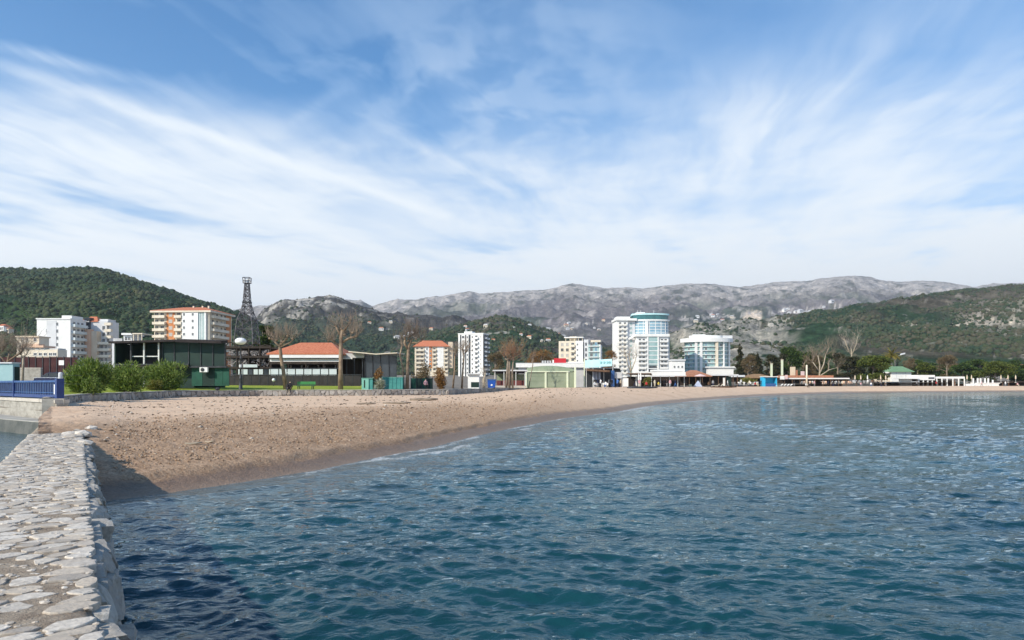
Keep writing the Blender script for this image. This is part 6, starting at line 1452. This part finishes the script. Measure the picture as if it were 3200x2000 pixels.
# -- parked van, side on, nose to the left
def parked_van(x, d, label):
    X, Y, Zb = gpos(x, d, -.02); A = thing('parked_van', label, 'van', (X, Y, Zb)); 
    pr = [(-2.35, .32), (-2.42, .62), (-2.36, .86), (-1.55, 1.02), (-.85, 1.50), (-.55, 1.60), (1.6, 1.62), (2.12, 1.50), (2.34, 1.05), (2.40, .60), (2.36, .32)]
    n = len(pr); vs = [(a, s*(.86 if z > 1.1 else .92), z) for s in (-1, 1) for a, z in pr]
    MB().add(vs, [tuple(range(n))[::-1], tuple(range(n, 2*n))]+[(i, (i+1) % n, n+(i+1) % n, n+i) for i in range(n)]).build('body', m_navy, A)
    for s in (-1, 1):
        def pane(pts): 
            y0, y1 = s*.935, s*.90
            q = MB().add([(a, y0 if z < 1.2 else s*.925, z) for a, z in pts]+[(a, y1*.93, z) for a, z in pts], [tuple(range(len(pts))), tuple(range(len(pts), 2*len(pts)))[::-1]]+[(i, (i+1) % len(pts), len(pts)+(i+1) % len(pts), len(pts)+i) for i in range(len(pts))]); return q.build('side_window', m_glass, A)
        pane([(-1.42, 1.04), (-.82, 1.46), (-.62, 1.50), (-.55, 1.06)]); pane([(-.46, 1.06), (-.50, 1.52), (.48, 1.54), (.48, 1.07)]); pane([(.58, 1.07), (.58, 1.54), (1.55, 1.53), (1.85, 1.40), (2.0, 1.08)])
        MB().box(-2.3, 2.3, s*.925-.012, s*.925+.018, .93, .99).build('trim_strip', m_chrome, A); MB().box(-2.0, 2.1, s*.925-.012, s*.925+.014, .34, .44).build('sill', m_iron, A)
        for xw in (-1.5, 1.45):
            w = MB().lathe([(.2, -.1), (.34, -.1), (.36, -.06), (.36, .06), (.34, .1), (.2, .1)], 18).build('wheel', m_tyre, A, True); w.location = (xw, s*.84, .36); w.rotation_euler = (R(90), 0, 0)
            r_ = MB().lathe([(.21, -.105), (.21, .105)], 14).build('rim', m_chrome, w)
        MB().box(-2.425, -2.3, s*.78-.14, s*.78+.1, .68, .84).build('headlight', m_white, A)
        MB().box(.42, .60, s*.945-.01, s*.945+.012, .84, .88).build('door_handle', m_chrome, A)
    MB().add([(-1.53, -.74, 1.05), (-1.53, .74, 1.05), (-.88, .70, 1.485), (-.88, -.70, 1.485), (-1.50, -.74, 1.0), (-1.50, .74, 1.0), (-.84, .70, 1.44), (-.84, -.70, 1.44)], [(3, 2, 1, 0), (4, 5, 6, 7), (0, 1, 5, 4), (1, 2, 6, 5), (2, 3, 7, 6), (3, 0, 4, 7)]).build('windscreen', m_glass, A)
    return A
parked_van(182, 84, 'dark navy van parked side-on left of the oleander bushes')
# -- poles and lights on the right
d = 197; X, Y, Zb = gpos(2521, d, -.3); A = thing('cream_pole', 'tall thick cream pole standing on the sand by long beach bar', 'pole', (X, Y, Zb)); k = d/F
MB().lathe([(3.1*k, 0), (2.6*k, WZ(1141, d)-Zb), (.3*k, WZ(1140, d)-Zb)], 10).build('shaft', m_cream, A, True); MB().lathe([(4.5*k, 0), (4.2*k, .35)], 10).build('foot', m_cope, A)
for (x, y0, lab) in ((2445, 1126, 'pale square pillar among pines behind the white sign'), (2412, 1138, 'shorter pale pillar behind blue kiosk among trees')):
    d = 238; X, Y, Zb = gpos(x, d); A = thing('pale_pillar', lab, 'pillar', (X, Y, Zb)); k = d/F; MB().box(-2.6*k, 2.6*k, 0, .6, 0, WZ(y0, d)-Zb).build('shaft', m_lime2, A); MB().box(-3.2*k, 3.2*k, -.1, .7, WZ(y0, d)-Zb+.003, WZ(y0, d)-Zb+.25).build('cap', m_cream, A)
d = 262; X, Y, Zb = gpos(2805, d); A = thing('floodlight', 'white angled floodlight on an arm right of the palms', 'street lamp', (X, Y, Zb)); k = d/F; z1 = WZ(1113, d)-Zb
MB().bar((0, 0, 0), (0, 0, z1), .10, 6).build('post', m_iron, A); MB().bar((0, 0, z1), (10*k, 0, z1+.5), .09, 6).build('arm', m_white, A)
MB().add([(9*k, -.3, z1+.4), (22*k, -.3, z1+.8), (23*k, -.3, z1+1.3), (11*k, -.3, z1+1.0), (9*k, .3, z1+.4), (22*k, .3, z1+.8), (23*k, .3, z1+1.3), (11*k, .3, z1+1.0)], [(0, 1, 2, 3), (7, 6, 5, 4), (0, 4, 5, 1), (1, 5, 6, 2), (2, 6, 7, 3), (3, 7, 4, 0)]).build('lamp_head', m_lgrey, A)
d = 228; X, Y, Zb = gpos(2508, d); A = thing('red_lattice_sign', 'thin reddish sign frame left of the cream pole', 'sign', (X, Y, Zb)); k = d/F
for x_ in (-3, 3): MB().box(x_*k-.06, x_*k+.06, 0, .12, 0, WZ(1160, d)-Zb).build('upright', m_tile2, A)
MB().box(-6*k, 6*k, -.03, -.003, WZ(1178, d)-Zb, WZ(1160, d)-Zb).build('board', bpy.data.materials['pink_board'], A)
# -- driftwood
def log(x, y, L_, r_, lab, rz, mm=m_barkg):
    s_ = 1e9
    dd = 30.
    for it in range(60):
        z = bz(WX(x, dd), dd); dn = (H-z)*F/max(1., (y-HZ)); dd = .5*dd+.5*min(dn, 200)
    p = Vector((WX(x, dd), dd, bz(WX(x, dd), dd)+r_*.6)); A = thing('driftwood_log', lab, 'driftwood', p, rz)
    rr = random.Random(int(x)); MB().tube([(-L_/2, 0, .02), (-L_*.2, .06*L_, .0), (L_*.15, -.03*L_, .02), (L_/2, .03*L_, .04)], [r_*.7, r_, r_*.9, r_*.4], 7).build('trunk', mm, A, True); MB().tube([(L_*.1, 0, r_*.5), (L_*.25, .12*L_, r_*1.8)], [r_*.5, r_*.2], 5).build('branch', mm, A)
log(2008, 1214, 5.0, .20, 'dark driftwood branch on bright sand below the white awning', .05, m_iron)
log(1325, 1252, 2.2, .14, 'short dark driftwood plank near the wall below netting', .1)
log(1240, 1262, 1.9, .08, 'thin dark driftwood stick on sand below green container', -.1)
log(1145, 1264, 1.2, .07, 'small dark driftwood piece on sand below teal cabinet', .15)
log(2262, 1216, 5.5, .16, 'long low timber lying on sand below the brown-roofed cafe', .0, m_brwood)
log(605, 1390, .42, .035, 'pale driftwood stick in the middle of the near beach', .4, m_pale)
log(655, 1384, .30, .025, 'smaller pale driftwood stick beside the other pale one', -.3, m_pale)
# ================================================================== furniture of the beach bars
def chair_mesh():
    b = MB(); b.box(-.24, .24, -.24, .24, .42, .47); b.box(-.24, .24, .20, .24, .471, .90); b.box(-.28, -.24, -.22, .2, .62, .66); b.box(.24, .28, -.22, .2, .62, .66); s = b
    l = MB()
    return b.mesh('seat')
ch_me = chair_mesh(); lg_me = MB().box(-.022, .022, -.022, .022, 0, .418).mesh('leg')
def chair(label, x, d, m, group, rz):
    X, Y, Zb = gpos(x, d, 0); A = thing('cafe_chair', label, 'chair', (X, Y, Zb), rz, group)
    key = 'seat_'+m.name
    if key not in WIN: WIN[key] = ch_me.copy(); WIN[key].materials.append(m); WIN['leg_'+m.name] = lg_me.copy(); WIN['leg_'+m.name].materials.append(m)
    obj('seat', WIN[key], None, A)
    for sx in (-.2, .2):
        for sy in (-.2, .2): obj('leg', WIN['leg_'+m.name], None, A).location = (sx, sy, 0)
rr = random.Random(77)
for i in range(12): chair('white plastic chair on the terrace under the aqua canopy', rr.uniform(1856, 1906), rr.uniform(139.5, 143), m_canvas, 'white chairs under the aqua canopy', rr.uniform(-3, 3))
for i in range(10): chair('dark chair at the brown-roofed cafe', rr.uniform(2150, 2256), rr.uniform(171, 175), m_dkwood, 'dark chairs of the brown-roofed cafe', rr.uniform(-3, 3))
for i in range(10): chair('pale chair in front of the thatched bar', rr.uniform(2308, 2372), rr.uniform(184, 188), m_canvas, 'pale chairs by the thatched bar', rr.uniform(-3, 3))
for i in range(16): chair('small chair in the shade of the long beach bar', rr.uniform(2500, 2660), rr.uniform(200, 204), m_peach if i % 2 else m_grey, 'chairs under the long beach bar', rr.uniform(-3, 3))
for i in range(12): chair('small chair under the big pine at the right', rr.uniform(2665, 2780), rr.uniform(218, 224), m_canvas if i % 2 else m_brwood, 'chairs under the big pine', rr.uniform(-3, 3))
def table(label, x, d, m, group):
    X, Y, Zb = gpos(x, d, 0); A = thing('cafe_table', label, 'table', (X, Y, Zb), 0, group)
    for nm, me in (('table_top', MB().lathe([(.48, 0), (.48, .04)], 12, (0, 0, .72))), ('leg', MB().lathe([(.05, .02), (.05, .719)], 8)), ('base', MB().lathe([(.28, 0), (.25, .019)], 10))): me.build(nm, m, A)
for i, (x, d) in enumerate(((1864, 141), (1882, 141.5), (1898, 140.5), (2165, 173), (2200, 174), (2236, 173), (2325, 186), (2352, 186.5), (2530, 202), (2570, 203), (2610, 202), (2700, 221), (2740, 222))):
    lab, g_ = ('white round table under the aqua canopy', 'tables under the aqua canopy') if x < 1950 else ('dark round table at the brown-roofed cafe', 'tables of the brown-roofed cafe') if x < 2300 else ('pale round table by the thatched bar', 'tables by the thatched bar') if x < 2400 else ('small round table under the long beach bar', 'tables under the long beach bar') if x < 2650 else ('small round table under the big pine', 'tables under the big pine')
    table(lab, x, d, m_dkwood if 2000 < x < 2300 else m_canvas, g_)
def parasol(label, x, d, h, m, group, closed=True):
    X, Y, Zb = gpos(x, d, 0); A = thing('parasol', label, 'parasol', (X, Y, Zb), 0, group)
    MB().bar((0, 0, 0), (0, 0, h), .04, 6).build('pole', m_post, A); MB().lathe([(.35, 0), (.3, .12)], 10).build('base', m_cope, A)
    if closed: MB().lathe([(.10, h*.45), (.20, h*.52), (.17, h*.75), (.06, h*.98)], 8).build('canopy', m, A)
    else: MB().lathe([(1.5, h*.80), (1.52, h*.82), (.9, h*.91), (.05, h)], 10).build('canopy', m, A)
for x in (1928, 1936, 1996, 2002): parasol('folded white parasol between aqua canopy and white awning', x, rr.uniform(146, 156), 3.2, m_canvas, 'folded parasols near the white awning')
for x in (2672, 2690, 2711, 2752, 2768): parasol('folded pale parasol in the row under the big pine', x, rr.uniform(216, 220), 2.6, m_canvas if x % 2 else m_beige, 'folded parasols under the big pine')
for x in (3022, 3036, 3128, 3150, 3174): parasol('folded pale parasol on the sand at the right', x, rr.uniform(226, 231), 2.6, m_beige, 'folded parasols at the right')
parasol('open pinkish parasol right of the dark chairs at the brown-roofed cafe', 2188, 170, 3.1, bpy.data.materials['pink_board'], None, False)
# sun loungers on the sand
def lounger(label, x, d, m, group):
    X = WX(x, d); A = thing('sun_lounger', label, 'sun lounger', (X, d, bz(X, d)), rr.uniform(-.3, .3), group)
    MB().box(-.95, .45, -.3, .3, .30, .36).build('bed', m, A); MB().add([(.45, -.3, .30), (1.0, -.3, .68), (1.0, .3, .68), (.45, .3, .30), (.45, -.3, .36), (.97, -.3, .74), (.97, .3, .74), (.45, .3, .36)], [(3, 2, 1, 0), (4, 5, 6, 7), (0, 1, 5, 4), (1, 2, 6, 5), (2, 3, 7, 6), (3, 0, 4, 7)]).build('backrest', m, A)
    for a, c in ((-.85, -.26), (-.85, .26), (.4, -.26), (.4, .26)): MB().box(a-.03, a+.03, c-.03, c+.03, 0, .298).build('leg', m_post, A)
for i, x in enumerate((2436, 2446, 2456, 2466)): lounger('white sun lounger in the row right of the blue kiosk', x, 183+i*.4, m_canvas, 'white sun loungers by the blue kiosk')
for i, x in enumerate((3044, 3062, 3080, 3098)): lounger('pale sun lounger on sand below the white terrace', x, 229+i*.3, m_canvas, 'pale sun loungers below the white terrace')
for i, x in enumerate((2236, 2248)): lounger('low cream sun lounger in front of the brown-roofed cafe', x, 165+i*.4, m_cream, 'cream sun loungers by the brown-roofed cafe')
d = 168; X, Y, Zb = gpos(2181, d, -.1); A = thing('beach_tent', 'small pale blue pointed tent before the brown-roofed cafe', 'tent', (X, Y, Zb)); MB().add([(-.95, -.7, 0), (.95, -.7, 0), (.95, .7, 0), (-.95, .7, 0), (-.1, 0, 1.5), (.15, 0, 1.5)], [(0, 1, 5, 4), (1, 2, 5), (2, 3, 4, 5), (3, 0, 4), (3, 2, 1, 0)]).build('canvas', bpy.data.materials['pale_blue_cloth'], A); MB().bar((0, 0, 1.45), (0, 0, 1.62), .03).build('pole_tip', m_post, A)
d = 181; X = WX(2291, d); A = thing('cream_box', 'upright cream box on the sand right of brown-roofed cafe', 'box', (X, d, 1.5)); MB().box(-.5, .5, -.35, .35, 0, 1.25).build('body', m_cream, A); MB().box(-.55, .55, -.4, .4, 1.253, 1.35).build('lid', m_lgrey, A)
d = 168; X = WX(2157, d); A = thing('yellow_crate', 'pale yellow crate on sand beside person in black', 'crate', (X, d, bz(X, d))); MB().box(-.3, .3, -.25, .25, 0, .55).build('body', mat('pale_yellow', (.62, .60, .36), (.70, .68, .45), 3., .7), A); MB().box(-.33, .33, -.28, .28, .553, .60).build('rim', m_cream, A)
# ================================================================== people
PO = {}
def joints(pose):
    J = dict(pel=(0, 0, .93), spi=(0, .01, 1.14), che=(0, 0, 1.36), nec=(0, 0, 1.50), hea=(0, -.015, 1.585), top=(0, -.01, 1.69))
    for s, n in ((-1, 'l'), (1, 'r')):
        J.update({n+'sh': (s*.18, 0, 1.41), n+'el': (s*.25, .02, 1.13), n+'wr': (s*.26, -.06, .88), n+'ha': (s*.26, -.09, .79), n+'hi': (s*.09, 0, .90), n+'kn': (s*.10, -.02, .49), n+'an': (s*.10, .02, .09), n+'to': (s*.115, -.14, .04)})
    if pose == 'walk':
        J.update(lkn=(-.09, -.16, .51), lan=(-.09, -.22, .11), lto=(-.09, -.37, .07), rkn=(.09, .06, .49), ran=(.09, .30, .13), rto=(.09, .20, .04), lel=(-.25, .12, 1.14), lwr=(-.24, .10, .90), lha=(-.24, .08, .82), rel=(.25, -.04, 1.13), rwr=(.22, -.24, .97), rha=(.21, -.31, .93))
    if pose == 'talk': J.update(rel=(.27, -.06, 1.15), rwr=(.16, -.26, 1.16), rha=(.13, -.33, 1.18))
    if pose == 'sit':
        for k_ in ('pel', 'spi', 'che', 'nec', 'hea', 'top', 'lsh', 'rsh', 'lel', 'rel'): x, y, z = J[k_]; J[k_] = (x, y-.02, z-.46)
        for s, n in ((-1, 'l'), (1, 'r')): J.update({n+'wr': (s*.20, -.24, .58), n+'ha': (s*.15, -.32, .55), n+'hi': (s*.09, -.02, .45), n+'kn': (s*.13, -.43, .48), n+'an': (s*.13, -.40, .08), n+'to': (s*.14, -.55, .04)})
    return J
RAD = dict(pel=.135, spi=.125, che=.135, nec=.055, hea=.088, top=.075, sh=.065, el=.045, wr=.033, ha=.038, hi=.09, kn=.062, an=.042, to=.036)
BN = [('pel', 'spi', 1), ('spi', 'che', 1), ('che', 'nec', 1), ('nec', 'hea', 0), ('hea', 'top', 3)]
for n in 'lr': BN += [('che', n+'sh', 1), (n+'sh', n+'el', 1), (n+'el', n+'wr', 1), (n+'wr', n+'ha', 0), ('pel', n+'hi', 2), (n+'hi', n+'kn', 2), (n+'kn', n+'an', 2), (n+'an', n+'to', 4)]
def person_mesh(pose):
    if pose in PO: return PO[pose]
    J = joints(pose); ks = list(J); me = bpy.data.meshes.new('skeleton'); me.from_pydata([J[k_] for k_ in ks], [(ks.index(a), ks.index(b)) for a, b, _ in BN], [])
    o = bpy.data.objects.new('skeleton', me); COL.objects.link(o); o.modifiers.new('s', 'SKIN'); sv = me.skin_vertices[0].data
    for i, k_ in enumerate(ks): r_ = RAD.get(k_, RAD.get(k_[1:], .05)); sv[i].radius = (r_*(1.25 if k_ in ('che', 'spi', 'pel') else 1), r_)
    sv[0].use_root = True; o.modifiers.new('d', 'SUBSURF').levels = 1
    dg = bpy.context.evaluated_depsgraph_get(); ev = o.evaluated_get(dg); m2 = bpy.data.meshes.new_from_object(ev); bpy.data.objects.remove(o)
    idx = []
    for p in m2.polygons:
        c = Vector(p.center); best = (9, 0)
        for a, b, mi in BN:
            A_, B_ = Vector(J[a]), Vector(J[b]); ab = B_-A_; t = max(0, min(1, (c-A_).dot(ab)/ab.length_squared)); dd = (c-A_-ab*t).length/(1.6 if mi == 1 else 1)
            if dd < best[0]: best = (dd, mi)
        mi = best[1]
        if mi == 3 and c.y < J['hea'][1]-.03 and c.z < J['top'][2]-.02: mi = 0
        if mi == 0 and c.z > J['nec'][2] and c.y > J['hea'][1]+.02: mi = 3
        idx.append(mi)
    m2.polygons.foreach_set('material_index', idx); m2.shade_smooth(); PO[pose] = m2; return m2
m_skin = mat('skin', (.45, .26, .18), (.50, .30, .21), 4., .6); m_hair = mat('dark_hair', (.03, .02, .015), (.05, .035, .025), 9., .7); m_hairg = mat('pale_hair', (.52, .47, .38), (.62, .57, .47), 9., .8); m_shoe = mat('shoe_leather', (.03, .025, .02), (.06, .05, .04), 5., .6)
CL = {}
def cloth(n):
    cols = dict(black=(.015, .015, .018), navy=(.02, .03, .08), white=(.72, .72, .72), grey=(.25, .25, .26), red=(.42, .04, .04), pink=(.62, .36, .38), blue=(.06, .16, .42), beige=(.48, .40, .29), brown=(.14, .08, .045), green=(.06, .16, .07), cream=(.62, .57, .45), yellow=(.60, .46, .08))
    if n not in CL: c = cols[n]; CL[n] = mat(n+'_cloth', tuple(v*.85 for v in c), tuple(min(.8, v*1.15) for v in c), 6., .9)
    return CL[n]
def person(x, d, pose, top, bot, label, rz=0., z=None, hair=None, group=None):
    X = WX(x, d)
    if z is None: z = gz(X, d) if d > float(dB(x)) else bz(X, d)
    src = person_mesh(pose); me = src.copy(); idx = [q.material_index for q in src.polygons]
    for q in (m_skin, cloth(top), cloth(bot), hair or m_hair, m_shoe): me.materials.append(q)
    me.polygons.foreach_set('material_index', idx); me.name = 'person'; o = bpy.data.objects.new('person', me); COL.objects.link(o); o.location = (X, d, z); o.rotation_euler = (0, 0, rz)
    return tag(o, label, 'person', group)
p = wall_top(907); person(907, p.y-.05, 'sit', 'black', 'black', 'person in black with pale hair sitting on the stone wall', 0., 1.672-.36, m_hairg)
PP = [(1858, 140, 'sit', 'white', 'navy', 'seated person in white top at left end of aqua canopy terrace', .6), (1868, 138.8, 'stand', 'navy', 'grey', 'person in navy top standing left on aqua canopy terrace', 1.), (1877, 139, 'talk', 'white', 'black', 'person in white top and black trousers under brown awning', -1.), (1884, 142, 'sit', 'black', 'grey', 'person in black seated in middle of aqua canopy terrace', .2),
 (1893, 138.6, 'sit', 'white', 'blue', 'person in white top and blue trousers seated on aqua canopy terrace', -.5), (1903, 139.4, 'walk', 'grey', 'black', 'person in grey walking on aqua canopy terrace', 1.4), (1912, 138.4, 'stand', 'black', 'black', 'person all in black beside the blue slide', .3), (1930, 141, 'talk', 'blue', 'navy', 'person in blue top beside the folded parasols', -.7), (1940, 142, 'stand', 'beige', 'brown', 'person in beige left of the white board', .5), (1984, 146, 'walk', 'black', 'navy', 'person in black walking by the bare tree before tall hotel', -1.5),
 (1998, 150, 'stand', 'pink', 'beige', 'person in pink top below the timber pergola', .2), (2020, 149, 'sit', 'red', 'black', 'person in red top seated below the timber pergola', 0), (2046, 153, 'stand', 'cream', 'cream', 'person in cream clothes at left end of white awning', .4), (2058, 153, 'sit', 'yellow', 'grey', 'person in yellow top seated under white awning', .4), (2076, 152, 'stand', 'black', 'black', 'left one of two people in black under white awning', .9), (2084, 152, 'talk', 'black', 'grey', 'right one of two people in dark clothes under white awning', -.9), (2094, 153, 'stand', 'pink', 'white', 'person in pink and white under white awning', .1), (2110, 155, 'walk', 'navy', 'blue', 'person in navy walking at right end of white awning', 1.5),
 (2143, 164, 'stand', 'black', 'black', 'person in black standing left of pale yellow crate', .4), (2214, 166, 'sit', 'brown', 'black', 'person in brown seated right of the pale blue tent', .3), (2228, 168, 'stand', 'grey', 'navy', 'person in grey standing at brown-roofed cafe', -.3), (2274, 172, 'walk', 'white', 'grey', 'person in white walking past the glazed booth', 1.5), (2316, 182, 'stand', 'white', 'black', 'person in white and black left of thatched bar', .3), (2331, 182, 'sit', 'black', 'grey', 'person in black seated at thatched bar', .2), (2342, 181, 'talk', 'cream', 'navy', 'person in cream top and navy trousers at thatched bar', -.8), (2360, 182, 'sit', 'red', 'black', 'person in red seated before yellow hedge', .2),
 (2378, 176, 'walk', 'black', 'black', 'person in black walking on sand left of blue kiosk', -1.2), (2366, 172, 'sit', 'beige', 'beige', 'person in beige sitting on sand below thatched bar', .3), (2518, 178, 'sit', 'white', 'black', 'person in white top sitting on sand below cream pole', .9), (2531, 178, 'sit', 'black', 'black', 'person in black sitting on sand below cream pole', -.9), (2482, 198, 'stand', 'black', 'grey', 'person in black at left end of long beach bar', .2), (2545, 199, 'stand', 'pink', 'grey', 'person in pink top before long beach bar', .4), (2588, 199, 'walk', 'navy', 'black', 'person in navy walking before long beach bar', 1.4), (2604, 196, 'stand', 'black', 'navy', 'person in black and navy before right part of long beach bar', -.4), (2632, 203, 'stand', 'cream', 'brown', 'person in cream and brown at right end of long beach bar', 0.),
 (2676, 207, 'walk', 'black', 'brown', 'person in black and brown walking on sand before big pine', -1.3), (2743, 206, 'walk', 'black', 'black', 'left one of two dark figures on sand below big pine', -.3), (2751, 206, 'sit', 'black', 'navy', 'right seated one of two dark figures on sand below big pine', .3), (2766, 210, 'sit', 'brown', 'grey', 'person in brown sitting on sand right of the dark figures', .2), (2690, 214, 'sit', 'pink', 'grey', 'person in pink seated under big pine', .2), (2722, 214, 'sit', 'white', 'blue', 'person in white top and blue trousers seated under big pine', -.4), (2865, 224, 'stand', 'grey', 'black', 'person in grey before the white beach pavilion', .4), (2926, 229, 'stand', 'red', 'black', 'person in red standing in white beach pavilion', .2), (3068, 222, 'walk', 'pink', 'brown', 'person in pink walking below the white terrace', 1.4), (3142, 226, 'stand', 'white', 'grey', 'person in white before the dark beach shelter', .2), (3180, 226, 'sit', 'pink', 'cream', 'person in pink seated at right before dark beach shelter', .2),
 (1512, 102, 'stand', 'beige', 'beige', 'person in beige standing left of the blue bin', .5), (1330, 84.5, 'sit', 'pink', 'black', 'person in pink top seated before the netting fence', .5)]
for (x, d, pose, a, b_, lab, rz_) in PP: person(x, d, pose, a, b_, lab, rz_)
# ================================================================== houses on the hillsides
HM = {}
def hill_house(mt, x, y, w_, m, roof, label, group):
    p = surf(mt, x, y); key = (round(w_), m.name, roof)
    A = thing('hillside_house', label, 'house', (p.x, p.y, p.z-w_*.28-.8), rng.uniform(-.5, .5), group)
    if key not in HM:
        h_ = w_*.55+1.5; a = MB().box(-w_/2, w_/2, -w_*.35, w_*.35, 0, h_).mesh('wall'); a.materials.append(m)
        r_ = MB().add([(-w_*.55, -w_*.4, h_), (w_*.55, -w_*.4, h_), (w_*.55, w_*.4, h_), (-w_*.55, w_*.4, h_), (-w_*.3, 0, h_+w_*.2), (w_*.3, 0, h_+w_*.2)], [(0, 1, 5, 4), (1, 2, 5), (2, 3, 4, 5), (3, 0, 4), (3, 2, 1, 0)]).mesh('roof'); r_.materials.append(m_tile if roof else m_lgrey)
        wn = MB(); 
        for i in range(3): wn.box(-w_*.36+i*w_*.28, -w_*.36+i*w_*.28+w_*.16, -w_*.35-.08, -w_*.35-.004, h_*.45, h_*.8)
        g_ = wn.mesh('windows'); g_.materials.append(m_glass); HM[key] = (a, r_, g_)
    for nm, me in zip(('wall', 'roof', 'windows'), HM[key]): obj(nm, me, None, A)
ORD = ('first', 'second', 'third', 'fourth', 'fifth', 'sixth', 'seventh', 'eighth', 'ninth', 'tenth', 'eleventh', 'twelfth', 'thirteenth', 'fourteenth', 'fifteenth', 'sixteenth')
rr = random.Random(5)
def hill_row(mt, n, xr, yf, sizes, walls, pr, where, group):
    hs = sorted((rr.uniform(*xr), rr.random()) for _ in range(n))
    for i, (x, q) in enumerate(hs):
        roof = rr.random() < pr; m = rr.choice(walls)
        hill_house(mt, x, yf(x, q), rr.choice(sizes), m, roof, '%s house, %s roof, %s from left %s' % ('white' if m is m_wh else 'cream' if m is m_cream else 'grey', 'red' if roof else 'grey', ORD[i], where), group)
hill_row('wooded_hill', 15, (1450, 1780), lambda x, q: 1012+q*62, (4, 5, 6, 8), (m_wh, m_cream, m_lgrey), .4, 'on the low wooded hill', 'houses on the low wooded hill')
hill_row('rocky_hill', 8, (1120, 1400), lambda x, q: 1000+q*66, (6, 8, 10), (m_wh, m_cream), .4, 'on the rocky hill', 'houses on the rocky hill')
hill_row('far_mountain_ridge', 8, (1765, 1910), lambda x, q: 1004+q*30, (9, 12, 16), (m_cream, m_beige, m_lgrey), .3, 'at mountain foot left of tall hotel', 'buildings on the mountain foot left of the tall hotel')
hill_row('far_mountain_ridge', 8, (2115, 2330), lambda x, q: 985+q*24, (9, 12, 16), (m_cream, m_lgrey), .3, 'at mountain foot right of tall hotel', 'buildings on the mountain foot right of the tall hotel')
hill_row('far_mountain_ridge', 12, (2395, 2600), lambda x, q: 984-(x-2395)*.08+q*5, (12, 16, 22), (m_wh, m_lgrey), .0, 'beside the pale quarry', 'buildings beside the quarry')
hill_row('left_hill', 3, (5, 40), lambda x, q: 1035+q*20, (6, 7), (m_wh, m_cream), 1., 'at foot of left hill', 'houses at the foot of the left hill')
